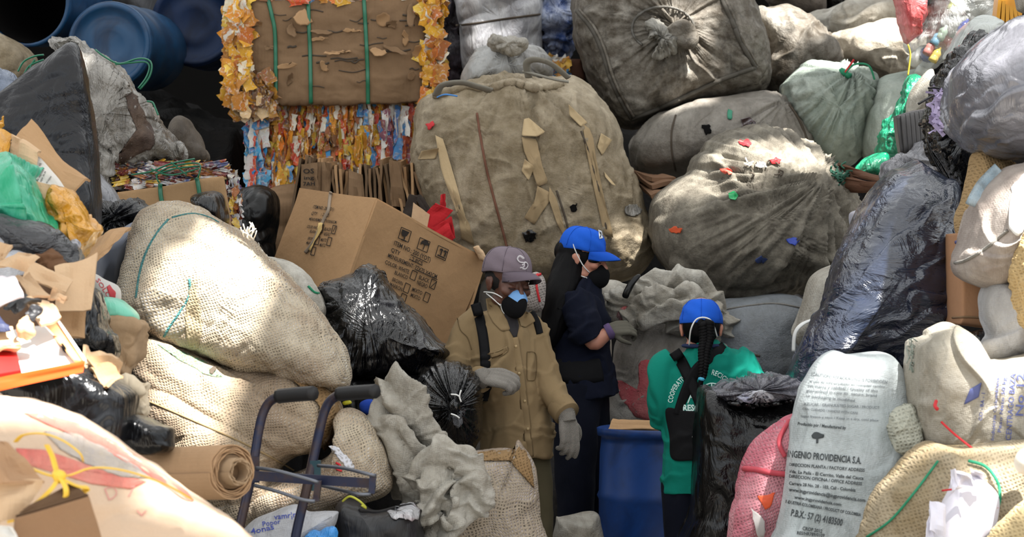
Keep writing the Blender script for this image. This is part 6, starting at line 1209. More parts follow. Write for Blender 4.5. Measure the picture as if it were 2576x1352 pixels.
for i, q in enumerate([[(1540, 1052, 11.75), (1680, 1066, 11.6), (1690, 1082, 11.55), (1530, 1082, 11.7)], [(1545, 1060, 11.85), (1600, 1066, 11.8), (1640, 1075, 11.75), (1560, 1080, 11.8)]]):
    sheet('cardboard_sheet', ['brown cardboard sticking out of the open blue drum', 'smaller brown cardboard beneath the other in the blue drum'][i], 'cardboard', q, mat_card, .012, .01)
ld = blob('drum_liner', 'tall black plastic bag lining a drum, knotted clear film at its top', 'bag',
    [(1765, 975), (1800, 985), (1880, 1010), (1960, 1015), (2010, 1020), (2030, 1060), (2030, 1200), (2010, 1420), (1730, 1420), (1738, 1300), (1745, 1200), (1752, 1100), (1758, 1020)],
    10.55, .3, m_plastic('black_liner', C('070708'), .24, .6, 8, spec=.35), c=(1870, 1200), e=(.5, .5), folds=[('fold', .025, 8, 85, 1.2), ('crump', .008, 6), ('fbm', .03, 3)], seed=35)
lt = blob('clear_top', None, None, [(1772, 985), (1790, 1005), (1830, 1018), (1900, 1018), (1990, 1012), (2020, 1000), (2015, 970), (1985, 948), (1940, 942), (1890, 944), (1850, 955), (1810, 968)],
    10.5, .26, m_plastic('grey_clear_liner', C('6a6a74'), .14, .8, 10, col2=C('38383e'), spec=.8), c=(1895, 975), folds=[('pleat', .04, (1895, 975), 14, .3), ('crump', .012, 8)], parent=ld, seed=36)
bq = bvh_of(lt)
on_surf('rolled_rim', bq, [(1782, 996), (1800, 1008), (1850, 1017), (1910, 1019), (1960, 1015), (1992, 1008)], .010, mat_black, ld, 50, .012)
patch('white_content', bq, [(1850, 1000), (1880, 985), (1920, 982), (1950, 1000), (1940, 1014), (1880, 1016)], m_plastic('white_bits', C('c4c6cc'), .4, .8, 20, col2=C('8a8cb0')), ld, off=.004, rings=4, n=24, jag=3)
blob('white_sack', 'white sack at the bottom edge left of the blue drum', 'sack', [(1395, 1310), (1410, 1298), (1460, 1288), (1500, 1290), (1512, 1320), (1515, 1420), (1395, 1420)], 11.4, .15, mat_sack_white, folds=[('ridge', .03, 9, 40, 4), ('fbm', .03, 4)])

# dark mounds of waste that the side piles rest on
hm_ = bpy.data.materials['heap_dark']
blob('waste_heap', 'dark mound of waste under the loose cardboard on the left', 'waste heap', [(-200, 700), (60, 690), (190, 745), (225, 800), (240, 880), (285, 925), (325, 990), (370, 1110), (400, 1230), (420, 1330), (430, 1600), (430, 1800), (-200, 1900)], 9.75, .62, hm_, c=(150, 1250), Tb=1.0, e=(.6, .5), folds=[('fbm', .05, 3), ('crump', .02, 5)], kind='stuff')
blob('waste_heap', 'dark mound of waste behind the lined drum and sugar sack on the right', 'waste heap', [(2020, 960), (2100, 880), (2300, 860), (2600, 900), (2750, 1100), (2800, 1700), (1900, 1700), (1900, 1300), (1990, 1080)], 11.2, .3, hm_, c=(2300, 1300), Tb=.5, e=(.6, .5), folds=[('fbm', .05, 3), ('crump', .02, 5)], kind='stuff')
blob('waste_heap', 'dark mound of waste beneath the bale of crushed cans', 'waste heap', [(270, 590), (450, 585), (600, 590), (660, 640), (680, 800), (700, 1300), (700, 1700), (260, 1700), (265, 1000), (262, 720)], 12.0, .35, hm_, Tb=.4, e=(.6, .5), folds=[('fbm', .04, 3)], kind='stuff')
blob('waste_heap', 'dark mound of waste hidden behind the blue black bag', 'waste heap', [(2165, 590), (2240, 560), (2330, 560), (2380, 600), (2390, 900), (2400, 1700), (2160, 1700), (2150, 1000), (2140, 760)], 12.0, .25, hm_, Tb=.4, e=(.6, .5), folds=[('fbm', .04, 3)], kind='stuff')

# ================================================================ PEOPLE
def rotm(yaw, pitch=0, roll=0):
    return Matrix.Rotation(math.radians(yaw), 4, 'Z') @ Matrix.Rotation(math.radians(roll), 4, 'Y') @ Matrix.Rotation(math.radians(pitch), 4, 'X')
class Head:
    """head-local frame: face looks along -y, eyes at z = 0"""
    def __init__(s, px, py, Y, yaw, pitch, roll=0, sc=1.0):
        s.c = np.array(P(px, py, Y)); s.R = np.array(rotm(yaw, pitch, roll).to_3x3())*sc; s.sc = sc
    def w(s, V): return np.asarray(V, float) @ s.R.T+s.c
    def shape(s):
        m = MB()
        def E(c, r): V, Fc = ellips(c, r); m.add(s.w(V), Fc)
        E((0, .018, .038), (.074, .092, .082)); E((0, -.02, -.045), (.058, .064, .062)); E((0, -.062, -.098), (.023, .02, .018))
        E((0, -.042, -.012), (.062, .047, .068)); E((0, -.078, .024), (.047, .014, .010))
        for k in (-1, 1):
            E((k*.042, -.062, -.022), (.022, .024, .02)); E((k*.031, -.080, .001), (.017, .010, .009)); E((k*.045, -.01, -.07), (.018, .04, .02))
            E((k*.077, .012, -.012), (.008, .020, .030)); E((k*.083, .020, -.002), (.006, .014, .018)); E((k*.010, -.104, -.036), (.008, .009, .007))
        V, Fc = limb([(0, -.084, .018, .008, .008), (0, -.099, -.005, .009, .009), (0, -.112, -.030, .0115, .011), (0, -.104, -.040, .008, .008)]); m.add(s.w(V), Fc)
        E((0, -.093, -.062), (.023, .010, .006)); E((0, -.091, -.073), (.020, .010, .007))
        return m
    def eyes(s, parent, browc, openness=0.):
        lash = m_flat('lash_line', C('120c0a'), .6)
        for k in (-1, 1):
            pts = [s.w((k*(.031+.016*t), -.0905+.006*t*t, -.004-.003*(1-t*t))) for t in np.linspace(-1, 1, 9)]
            V, Fc = tube(pts, .0016, 5); mk('eyelid', V, Fc, lash, parent)
            pts = [s.w((k*(.032+.019*t), -.090+.010*t*t, .022+.004*(1-t*t))) for t in np.linspace(-1, 1, 9)]
            V, Fc = tube(pts, [.0015, .0028, .0034, .0036, .0034, .003, .0025, .002, .001], 6); mk('eyebrow', V, Fc, browc, parent)
    def cap(s, parent, mat, brimmat, brim=True, badge=None, tilt=0, lo=.028, underside=None, bl=.072):
        n, k = 48, 16; th = np.linspace(0, 2*pi, n, endpoint=False); V = []
        for i in range(k+1):
            ph = (pi/2)*(i/k)
            for t in th:
                seam = 1-.012*max(0, 1-abs(((t/(pi/3)) % 1)-.5)*0-min((t/(pi/3)) % 1, 1-(t/(pi/3)) % 1)*14)
                r = np.cos(ph)**.62*seam; x = .0875*r*math.cos(t); y = .016+.107*r*math.sin(t); z = lo-(.004 if i == 0 else 0)+.093*math.sin(ph)**1.0-(.014*max(0, math.sin(t)) if i == 0 else 0)
                wr = .0018*math.sin(t*5+ph*9)*math.cos(ph); V.append((x+wr, y+wr, z))
        V = np.array(V); Vi = V.copy(); Vi[:, :2] *= .96; Vi[:, 2] -= .003
        N = len(V); Fc = gridfaces(k+1, n).tolist(); F2 = [[a+N for a in f[::-1]] for f in Fc]; rim = [[j, j+N, (j+1) % n+N, (j+1) % n] for j in range(n)]
        o = mk('cap', s.w(np.vstack([V, Vi])), Fc+F2+rim, mat, parent)
        Vb, Fb = ellips((0, .016, lo+.093), (.008, .008, .004)); mk('button', s.w(Vb), Fb, mat, o)
        for j in range(3):
            for sg in (0, pi):
                t = j*pi/3+sg+pi/2; pts = []
                for i in range(13):
                    ph = pi/2*i/12; r = math.cos(ph)**.62; pts.append((.0885*r*math.cos(t), .016+.108*r*math.sin(t), lo+.0938*math.sin(ph)))
                V2, F2_ = tube(s.w(pts), .0011, 5); mk('seam', V2, F2_, brimmat, o)
        if brim:
            nu, nv = 21, 8; V = []
            for lay in (0, 1):
                for j in range(nv):
                    for i in range(nu):
                        u = -1+2*i/(nu-1); v = j/(nv-1); a = -pi/2+u*1.02
                        bx, by = .087*math.cos(a), .016+.107*math.sin(a)
                        ex = .080*u*(1-.10*v); ln = bl*math.sqrt(max(0, 1-(abs(u))**2.6))
                        V.append((bx*(1-v)+ex*v, by-ln*v, lo+.008-.020*v*v-.028*u*u*(.5+.5*v)-lay*.004))
            Fc = gridfaces(nv, nu, False).tolist(); N = nu*nv; F2 = [[a+N for a in f[::-1]] for f in Fc]
            b = [i for i in range(nu)]+[j*nu+nu-1 for j in range(1, nv)]+[(nv-1)*nu+i for i in range(nu-2, -1, -1)]+[j*nu for j in range(nv-2, 0, -1)]
            for x, y in zip(b, b[1:]+b[:1]): Fc.append([y, x, x+N, y+N])
            mk('brim', s.w(V), Fc+F2, brimmat if underside is None else brimmat, o)
        return o
    def mask(s, parent, mat, top=None, strapm=None, straps=(), dz=-.012):
        n, k = 28, 14; V = []
        for lay in (1., .93):
            for i in range(k):
                ph = (pi/2*.98)*(1-i/(k-1))          # rim to tip
                for j in range(n):
                    t = 2*pi*j/n; r = math.sin(ph)
                    V.append((.047*lay*r*math.cos(t), -.062-(.076*math.cos(ph)**.8)*lay+.018*abs(math.cos(t))*r, -.046+.053*lay*r*math.sin(t)*(1.0 if math.sin(t) < 0 else .98)+(.006*math.sin(t))))
        Fc = gridfaces(k, n).tolist(); N = n*k
        Fc = Fc+[[a+N for a in f[::-1]] for f in gridfaces(k, n).tolist()]+[[j, (j+1) % n, (j+1) % n+N, j+N] for j in range(n)]
        sh_ = lambda Q: s.w(np.asarray(Q, float)+np.array([0, 0, dz]))
        o = mk('dust_mask', sh_(V), Fc, mat, parent)
        if top is not None:
            V = []
            for i in range(8):
                ph = pi/2*.98*(1-.66*i/7)
                for j in range(13):
                    t = pi*.16+pi*.68*j/12; r = math.sin(ph)*1.02
                    V.append((.0475*r*math.cos(t), -.0625-(.0775*math.cos(ph)**.8)+.018*abs(math.cos(t))*r, -.045+.053*r*math.sin(t)+.006*math.sin(t)))
            mk('mask_top', sh_(V), gridfaces(8, 13, False).tolist(), top, o)
        pts = []
        for j in range(29):
            t = 2*pi*j/28; pts.append((.0475*math.cos(t), -.062+.018*abs(math.cos(t)), -.046+.0535*math.sin(t)+.006*math.sin(t)))
        V, Fc = tube(sh_(pts[:-1]), .0022, 6, True); mk('mask_edge', V, Fc, strapm or mat, o)
        for q in straps:
            V, Fc = tube(sh_(crom3(q, 24)), .0026, 6); mk('strap', V, Fc, strapm, o)
        return o
def hand(wrist, d, nrm, curl=.5, thumb=1, sc=1.0, fat=1.0, spread=.06, curls=None):
    """palm, four fingers of different lengths and a thumb; world-space MB"""
    d = np.array(d, float); d /= np.linalg.norm(d); nrm = np.array(nrm, float); nrm -= d*nrm.dot(d); nrm /= np.linalg.norm(nrm)
    side = np.cross(d, nrm)*thumb; w = np.array(wrist, float); m = MB()
    def L(pts, r):
        V, Fc = tube(crom3(pts, len(pts)*3), np.interp(np.linspace(0, 1, len(pts)*3), np.linspace(0, 1, len(r)), r), 10); m.add(V, Fc)
        for e, rr in ((pts[0], r[0]), (pts[-1], r[-1])): V, Fc = ellips(e, (rr, rr, rr), n=10, k=7); m.add(V, Fc)
    for off in (-.028, -.010, .010, .028):
        L([w+side*off*.75*sc, w+d*.045*sc+side*off*sc+nrm*.004*sc, w+d*.088*sc+side*off*1.05*sc], [.0145*sc, .0155*sc, .0130*sc])
    lens = [.072, .082, .076, .058]; offs = [.031, .011, -.010, -.029]
    for i, (l, of) in enumerate(zip(lens, offs)):
        c = (curls[i] if curls else curl)*(1+.1*(i-1.5)*.6); p = w+d*(.088-.004*abs(i-1))*sc+side*of*sc; dirn = d+side*spread*(1.5-i)*.6; dirn /= np.linalg.norm(dirn)
        pts = [p]; a = 0
        for f_, da in zip((.45, .32, .23), (.55*c, 1.15*c, .75*c)):
            a += da; p = p+(dirn*math.cos(a)-nrm*math.sin(a))*l*f_*sc; pts.append(p)
        L(pts, [.0098*fat*sc, .0092*fat*sc, .0086*fat*sc, .0072*fat*sc])
    p = w+d*.022*sc+side*.026*sc-nrm*.004*sc
    L([p, p+(d*.55+side*.75-nrm*.25)*.036*sc, p+(d*.55+side*.75-nrm*.25)*.036*sc+(d*.85+side*.35-nrm*.35)*.032*sc, p+(d*.55+side*.75-nrm*.25)*.036*sc+(d*.85+side*.2-nrm*.45)*.054*sc], [.013*sc, .0115*sc, .0102*sc, .008*sc])
    return m
def J(px, py, Y, rx, ry=None):
    p = P(px, py, Y); return (p.x, p.y, p.z, rx, rx if ry is None else ry)
def garment(name, limbs, mat, parent, voxel=.009, it=4, folds=(), seed=1, Y0=11, extra=None):
    m = MB()
    for l in limbs: m.add(*limb(l))
    if extra: m.add(*extra)
    V, N, Fc = remesh(m, voxel, it)
    if folds: V = V+N*dispf(V, folds, seed, None, Y0)[:, None]
    return mk(name, V, Fc, mat, parent)
def body(limbs, head, mat, loc, extra=(), voxel=.0055):
    m = MB()
    for l in limbs: m.add(*limb(l))
    hm = head.shape(); m.add(hm.V, hm.F)
    for e in extra: m.add(e.V, e.F)
    V, N, Fc = remesh(m, voxel, 2)
    o = mk('person', V, Fc, mat, None, loc=loc); return o
def foot(px, Y, z=.0, d=(0, -1)):
    c = np.array(P(px, 900, Y)); c[2] = z; m = MB(); d = np.array([d[0], d[1], 0.]); d /= np.linalg.norm(d)
    V, Fc = limb([(*(c+np.array([0, 0, .10])), .045, .05), (*(c+np.array([0, 0, .045])+d*.01), .045, .05), (*(c+d*.10+np.array([0, 0, .045])), .043, .04), (*(c+d*.17+np.array([0, 0, .035])), .036, .03), (*(c+d*.195+np.array([0, 0, .03])), .012, .012)]); m.add(V, Fc); return m

skin_m = NT('brown_skin'); skin1 = skin_m.fin(skin_m.mix(skin_m.noise(14, 4), C('472a1e'), C('5a3627')), .5, skin_m.bump(skin_m.noise(90, 3), .1, .002), Subsurface_Weight=.08)
skin_n = NT('tan_skin'); skin2 = skin_n.fin(skin_n.mix(skin_n.noise(14, 4), C('a8705a'), C('bd8570')), .5, skin_n.bump(skin_n.noise(90, 3), .1, .002), Subsurface_Weight=.1)
hair_m = NT('black_hair'); hair = hair_m.fin(C('060506'), .6, hair_m.bump(hair_m.noise(60, 4, .6, hair_m.map((1, 1, .08))), .5, .004), Specular_IOR_Level=.12)
khaki = m_cloth('khaki_drill', C('7d6a4e'), .18, bsc=40)
olive = m_cloth('olive_trousers', C('4a4433'), .2)
navy = m_cloth('navy_cotton', C('0f1322'), .25)
navy_t = m_cloth('navy_trousers', C('0e111d'), .25)
glovem = NT('grey_knit_glove'); ga, gb_ = threads(glovem, 260, .4, .0)
glove = glovem.fin(glovem.mix(glovem.noise(18, 5, .7), C('6b6660'), C('8f8a82')), .9, glovem.bump(glovem.math('MULTIPLY', ga, gb_), .7, .003))
webbing = m_cloth('black_webbing', C('131315'), .2, .8)
black_mask = m_cloth('black_mask_fabric', C('0f0f11'), .2, .9)
elastic = mat_white_cord

# ---------------------------------------------------------------- the man
Ym = 11.0
hd = Head(1280, 710, Ym, 30, 14, 2, 1.02)
hdc = Head(1279, 709, Ym, 44, 6, 4, 1.02)
g1 = hand(P(1214, 948, Ym-.27), (.95, -.2, -.12), (-.02, -.65, .75), 1.0, -1, 1.1, 1.3)
g2 = hand(P(1426, 1050, Ym-.12), (.12, -.12, -1), (.55, -.83, 0), .45, -1, 1.05, 1.25, curls=[.35, .5, .6, .65])
fl, fr2 = foot(1262, Ym, 0, (-.1, -1)), foot(1352, Ym+.02, 0, (.4, -1))
man = body([[J(1278, 780, Ym+.03, .055), J(1272, 815, Ym+.03, .058), J(1266, 850, Ym+.03, .13, .09), J(1272, 940, Ym+.03, .125, .10), J(1290, 1060, Ym+.03, .12, .10), J(1298, 1150, Ym+.03, .13, .10)],
    [J(1178, 830, Ym+.03, .045), J(1155, 910, Ym, .04), J(1162, 975, Ym-.06, .036), J(1190, 960, Ym-.18, .03), J(1214, 948, Ym-.26, .026)],
    [J(1345, 838, Ym+.03, .045), J(1370, 910, Ym, .04), J(1382, 965, Ym-.03, .036), J(1408, 1015, Ym-.08, .03), J(1426, 1048, Ym-.12, .026)],
    [J(1272, 1150, Ym+.03, .08), J(1266, 1400, Ym+.02, .055), J(1262, 1700, Ym+.03, .04)], [J(1325, 1150, Ym+.03, .08), J(1345, 1400, Ym+.02, .055), J(1352, 1700, Ym+.04, .04)]],
    hd, skin1, (P(1290, 900, Ym).x, Ym, 0), voxel=.005)
tag(man, 'man in khaki jacket, mauve cap, black and blue dust mask and grey gloves, looking down', 'person')
jk = garment('jacket', [[J(1278, 762, Ym+.03, .060, .062), J(1272, 790, Ym+.03, .072, .07), J(1266, 812, Ym+.03, .112, .085), J(1262, 850, Ym+.02, .145, .11), J(1270, 940, Ym, .140, .12), J(1288, 1030, Ym, .138, .122), J(1295, 1100, Ym, .142, .13), J(1298, 1152, Ym, .138, .128)],
    [J(1205, 798, Ym+.03, .050), J(1176, 826, Ym+.03, .057), J(1157, 880, Ym+.01, .058), J(1152, 935, Ym-.03, .057), J(1165, 972, Ym-.08, .056), J(1190, 966, Ym-.18, .050), J(1206, 955, Ym-.25, .046)],
    [J(1318, 800, Ym+.03, .045), J(1344, 832, Ym+.03, .052), J(1364, 900, Ym, .054), J(1378, 962, Ym-.03, .056), J(1402, 1008, Ym-.08, .052), J(1424, 1038, Ym-.12, .050)]],
    khaki, man, .007, 4, [('fold', .018, 9, 70, 1.4), ('fold', .010, 18, 20, 1.3), ('fbm', .006, 5)], 5)
bj_ = bvh_of(jk)
tr = garment('trousers', [[J(1278, 1120, Ym+.02, .11, .10), J(1270, 1200, Ym+.02, .088), J(1266, 1400, Ym+.02, .075), J(1262, 1560, Ym+.03, .066), J(1262, 1720, Ym+.03, .06)], [J(1318, 1120, Ym+.02, .10, .10), J(1336, 1200, Ym+.02, .082), J(1348, 1400, Ym+.02, .072), J(1352, 1560, Ym+.03, .065), J(1352, 1720, Ym+.04, .06)]],
    olive, man, .012, 3, [('ridge', .010, 8, 80, 3), ('fbm', .01, 6)], 6)
for f_ in (fl, fr2): V, N, Fc = remesh(f_, .008, 3); mk('shoe', V, Fc, mat_ink, man)
for g in (g1, g2): V, N, Fc = remesh(g, .004, 2); mk('glove', V, Fc, glove, man)
for q in ([J(1206, 957, Ym-.24, .040), J(1213, 951, Ym-.28, .037), J(1222, 946, Ym-.30, .034)], [J(1420, 1032, Ym-.11, .038), J(1425, 1048, Ym-.12, .036), J(1428, 1062, Ym-.125, .033)]):
    mk('glove_cuff', *limb(q), glove, man)
for q in ([J(1196, 962, Ym-.21, .052), J(1207, 955, Ym-.255, .053)], [J(1408, 1018, Ym-.09, .0545), J(1426, 1042, Ym-.125, .0545)]):
    mk('sleeve_cuff', *limb(q), khaki, jk)
# jacket details
khd = m_cloth('khaki_dark_stitch', C('5e4e36'), .1)  # darker khaki thread for the stitch lines
patch('shirt_front', bj_, [(1268, 790), (1300, 795), (1306, 820), (1300, 850), (1294, 852), (1276, 822)], m_cloth('dark_undershirt', C('2c2a2c'), .2), jk, off=.004, rings=5, n=30)
patch('collar', bj_, [(1222, 752), (1240, 748), (1258, 778), (1276, 806), (1284, 830), (1262, 834), (1240, 812), (1226, 785)], khaki, jk, off=.005, rings=6, n=40, lift=.006)
patch('collar', bj_, [(1302, 792), (1322, 784), (1340, 790), (1348, 808), (1322, 824), (1310, 820)], khaki, jk, off=.005, rings=6, n=40, lift=.006)
on_surf('placket', bj_, [(1294, 850), (1302, 900), (1310, 950), (1318, 1010), (1326, 1080), (1332, 1150)], .017, khaki, jk, 60, .001, .25)
on_surf('stitch_line', bj_, [(1306, 858), (1314, 920), (1322, 980), (1332, 1060), (1340, 1145)], .0016, khd, jk, 60, .004)
on_surf('pocket_flap', bj_, [(1235, 895), (1255, 888), (1278, 878)], .012, khaki, jk, 24, .003, .3)
on_surf('stitch_line', bj_, [(1226, 892), (1256, 884), (1276, 874), (1278, 884), (1262, 896), (1236, 904)], .0014, khd, jk, 40, .008)
on_surf('stitch_line', bj_, [(1326, 886), (1326, 950), (1334, 958), (1348, 950), (1348, 892), (1326, 886)], .0014, khd, jk, 50, .004)
on_surf('stitch_line', bj_, [(1150, 800), (1158, 830), (1176, 850), (1186, 880)], .0016, khd, jk, 40, .003)
for y, x in ((872, 1298), (940, 1306), (1010, 1320), (1080, 1328)):
    p = cast(bj_, x, y, .007); V, Fc = ellips(p, (.006, .003, .006), n=10, k=6); mk('button', V, Fc, m_flat('tan_button', C('a08a64'), .4) if y == 872 else bpy.data.materials['tan_button'], jk)
on_surf('shoulder_strap', bj_, [(1196, 764), (1206, 800), (1214, 840), (1219, 880), (1221, 918), (1224, 960), (1222, 1010)], .020, webbing, man, 50, .006, .2)
on_surf('shoulder_strap', bj_, [(1336, 786), (1350, 810), (1358, 840)], .014, webbing, man, 20, .006, .2)
# head details
mauve = m_cloth('mauve_cap_cloth', C('6f646c'), .15)
cp_ = hdc.cap(man, mauve, m_cloth('mauve_brim', C('5f555e'), .15), lo=.040)
# badge letters on the cap front
bcap = bvh_of(cp_)
bq_ = m_flat('pale_embroidery', C('b5b0b4'), .7)
on_surf('cap_badge', bcap, [(1318, 652), (1308, 645), (1302, 652), (1308, 660), (1318, 662), (1318, 672), (1308, 675)], .005, bq_, cp_, 30, .002, .5)
on_surf('cap_badge', bcap, [(1314, 668), (1322, 660), (1328, 668), (1322, 678), (1314, 676)], .004, bq_, cp_, 20, .002, .5)
hd.eyes(man, hair)
hm = MB(); V, Fc = ellips((0, .030, .016), (.079, .090, .070)); hm.add(hd.w(V), Fc); V, N, Fc = remesh(hm, .008, 2); mk('hair', V, Fc, m_flat('cropped_black_hair', C('14100f'), .9), man)
hd.mask(man, black_mask, m_flat('blue_mask_panel', C('6a9ad0'), .6), elastic, [[(-.050, -.055, -.030), (-.068, -.02, -.022), (-.078, .02, -.028), (-.062, .07, -.04)], [(-.050, -.05, -.062), (-.066, -.01, -.045), (-.074, .03, -.035)]], dz=-.020)
# ---------------------------------------------------------------- woman with long hair
Yw = 12.15
hw = Head(1468, 648, Yw, 74, 13, 0, .97)
gw_ = hand(P(1532, 832, Yw-.16), (.9, .2, .12), (-.1, -.7, .6), .9, 1, .95, 1.12)
fa, fb = foot(1450, Yw, 0, (1, -.2)), foot(1490, Yw+.12, 0, (1, .1))
wo = body([[J(1452, 700, Yw+.02, .045), J(1450, 730, Yw+.02, .05), J(1450, 760, Yw+.02, .085, .13), J(1455, 870, Yw+.02, .09, .12), J(1465, 1000, Yw+.02, .11, .15)],
    [J(1455, 765, Yw-.12, .04), J(1470, 815, Yw-.15, .038), J(1492, 862, Yw-.16, .034), J(1512, 850, Yw-.16, .033), J(1532, 836, Yw-.16, .026)],
    [J(1450, 1000, Yw-.06, .08), J(1450, 1300, Yw-.05, .055), J(1450, 1600, Yw, .04)], [J(1480, 1000, Yw+.08, .08), J(1488, 1300, Yw+.1, .055), J(1490, 1600, Yw+.12, .04)]],
    hw, skin2, (P(1465, 900, Yw).x, Yw, 0), voxel=.005)
tag(wo, 'woman in profile with long black hair, blue badged cap and dark navy shirt', 'person')
st = garment('shirt', [[J(1446, 698, Yw+.02, .052, .055), J(1448, 722, Yw+.02, .085, .12), J(1452, 765, Yw+.02, .118, .15), J(1456, 830, Yw+.02, .130, .14), J(1460, 880, Yw+.02, .128, .13), J(1468, 940, Yw+.02, .138, .15), J(1478, 1004, Yw+.02, .148, .17)],
    [J(1450, 745, Yw-.10, .066), J(1458, 790, Yw-.14, .070), J(1472, 830, Yw-.16, .066), J(1486, 858, Yw-.165, .058)],
    [J(1480, 745, Yw+.12, .06), J(1490, 800, Yw+.16, .06), J(1500, 850, Yw+.16, .055)]],
    navy, wo, .008, 4, [('fold', .020, 8, 65, 1.4), ('fold', .010, 17, 20, 1.3), ('fbm', .01, 6)], 8)
tw = garment('trousers', [[J(1452, 985, Yw-.02, .115, .14), J(1448, 1080, Yw-.06, .10), J(1448, 1280, Yw-.05, .085), J(1450, 1460, Yw-.02, .072), J(1450, 1610, Yw, .066)], [J(1478, 985, Yw+.05, .10, .13), J(1486, 1080, Yw+.08, .09), J(1492, 1280, Yw+.1, .08), J(1490, 1460, Yw+.11, .07), J(1490, 1610, Yw+.12, .065)]],
    navy_t, wo, .012, 3, [('ridge', .012, 7, 80, 3), ('fbm', .012, 6)], 9)
for f_ in (fa, fb): V, N, Fc = remesh(f_, .008, 3); mk('shoe', V, Fc, mat_ink, wo)
V, N, Fc = remesh(gw_, .004, 2); mk('glove', V, Fc, m_cloth('olive_glove', C('56534a'), .2), wo)
mk('glove_cuff', *limb([J(1526, 838, Yw-.16, .034), J(1534, 834, Yw-.16, .036), J(1541, 830, Yw-.16, .034)]), m_cloth('purple_cuff', C('5a4a6c'), .2), wo)
bst = bvh_of(st)
on_surf('back_support', bst, [(1385, 905), (1420, 925), (1460, 935), (1510, 930)], .07, webbing, wo, 30, -.012, .3)
on_surf('shoulder_strap', bst, [(1420, 735), (1412, 780), (1400, 830), (1392, 890)], .018, webbing, wo, 30, .004, .2)
bluecap = m_cloth('royal_blue_cap', C('1d56c0'), .1)
cw_ = hw.cap(wo, bluecap, m_cloth('royal_blue_brim', C('1a4fb4'), .1), lo=.040, bl=.078)
bc_ = bvh_of(cw_); patch('cap_badge', bc_, [(1505, 578), (1514, 582), (1517, 600), (1508, 602)], m_flat('white_badge', C('d5dbe4'), .6), cw_, off=.003, rings=3, n=20)
on_surf('cap_badge_print', bc_, [(1509, 585), (1512, 590), (1510, 597)], .002, mat_ink, cw_, 8, .006)
hw.eyes(wo, hair)
hw.mask(wo, black_mask, None, elastic, [[(-.050, -.055, -.035), (-.074, -.02, -.005), (-.086, .03, .06), (-.066, .05, .098), (-.03, .07, .115)], [(-.050, -.05, -.062), (-.064, -.0, -.055), (-.058, .06, -.05), (-.03, .098, -.03)]], dz=-.022)
hm = MB()
V, Fc = ellips((0, .036, .010), (.083, .098, .080)); hm.add(hw.w(V), Fc)
for l in ([J(1440, 640, Yw, .060), J(1425, 690, Yw-.03, .070), J(1410, 750, Yw-.08, .072), J(1396, 810, Yw-.10, .062), J(1382, 855, Yw-.11, .040), J(1370, 890, Yw-.11, .010)], [J(1430, 632, Yw, .03), J(1418, 640, Yw-.0, .03), J(1412, 680, Yw-.02, .04)]):
    hm.add(*limb(l))
V, N, Fc = remesh(hm, .007, 3)
V = V+N*dispf(V, [('ridge', .010, 30, 72, 9)], 3, None, Yw)[:, None]
mk('long_hair', V, Fc, hair, wo)
V, Fc = tube(hw.w(crom3([(-.012, -.082, .03), (-.030, -.084, .012), (-.052, -.070, -.004), (-.070, -.045, -.004)], 16)), .009, 8, flat=.6); mk('fringe', V, Fc, hair, wo)
cable('cap_strap', [(1428, 606, Yw-.03), (1414, 612, Yw-.02), (1412, 625, Yw), (1424, 628, Yw)], .003, elastic, wo, 20)
# ---------------------------------------------------------------- woman in the green shirt, seen from behind
Yg = 11.0
hg = Head(1764, 826, Yg, 176, 12, 0, .97)
ga_, gb2 = foot(1730, Yg, 0, (0, 1)), foot(1800, Yg, 0, (0, 1))
gp_ = body([[J(1768, 860, Yg, .05), J(1770, 885, Yg, .055), J(1775, 920, Yg, .15, .08), J(1770, 1000, Yg, .13, .10), J(1765, 1120, Yg, .12, .10), J(1762, 1200, Yg, .14, .11)],
    [J(1680, 925, Yg, .045), J(1664, 990, Yg+.0, .04), J(1668, 1050, Yg+.03, .036), J(1690, 1062, Yg+.20, .03)], [J(1872, 925, Yg, .045), J(1900, 1000, Yg, .04), J(1895, 1060, Yg+.04, .036), J(1850, 1075, Yg+.22, .03)],
    [J(1735, 1200, Yg, .085), J(1732, 1450, Yg, .055), J(1730, 1700, Yg, .04)], [J(1795, 1200, Yg, .085), J(1798, 1450, Yg, .055), J(1800, 1700, Yg, .04)]],
    hg, skin2, (P(1765, 900, Yg).x, Yg, 0), [hand(P(1692, 1062, Yg+.21), (.3, .9, -.2), (0, .2, 1), .6, 1, .9), hand(P(1848, 1075, Yg+.23), (-.3, .9, -.2), (0, .2, 1), .6, -1, .9)], voxel=.006)
tag(gp_, 'woman from behind in a green printed shirt and blue cap, long braid, black back support', 'person')
green = m_cloth('green_cotton', C('0c7666'), .12)
gs = garment('shirt', [[J(1768, 862, Yg, .060, .06), J(1770, 880, Yg, .085, .07), J(1774, 905, Yg, .150, .095), J(1776, 940, Yg, .172, .12), J(1768, 1010, Yg, .155, .13), J(1762, 1100, Yg, .145, .135), J(1760, 1180, Yg, .15, .135), J(1762, 1240, Yg, .155, .14)],
    [J(1700, 905, Yg, .060), J(1682, 925, Yg, .066), J(1668, 980, Yg, .062), J(1668, 1035, Yg+.02, .056), J(1682, 1058, Yg+.10, .05)],
    [J(1845, 905, Yg, .065), J(1868, 925, Yg, .070), J(1890, 980, Yg, .068), J(1895, 1040, Yg+.02, .06), J(1880, 1066, Yg+.10, .05)]],
    green, gp_, .007, 4, [('fold', .016, 8, 70, 1.4), ('fold', .008, 18, 20, 1.3), ('fbm', .006, 5)], 12)
bgs = bvh_of(gs)
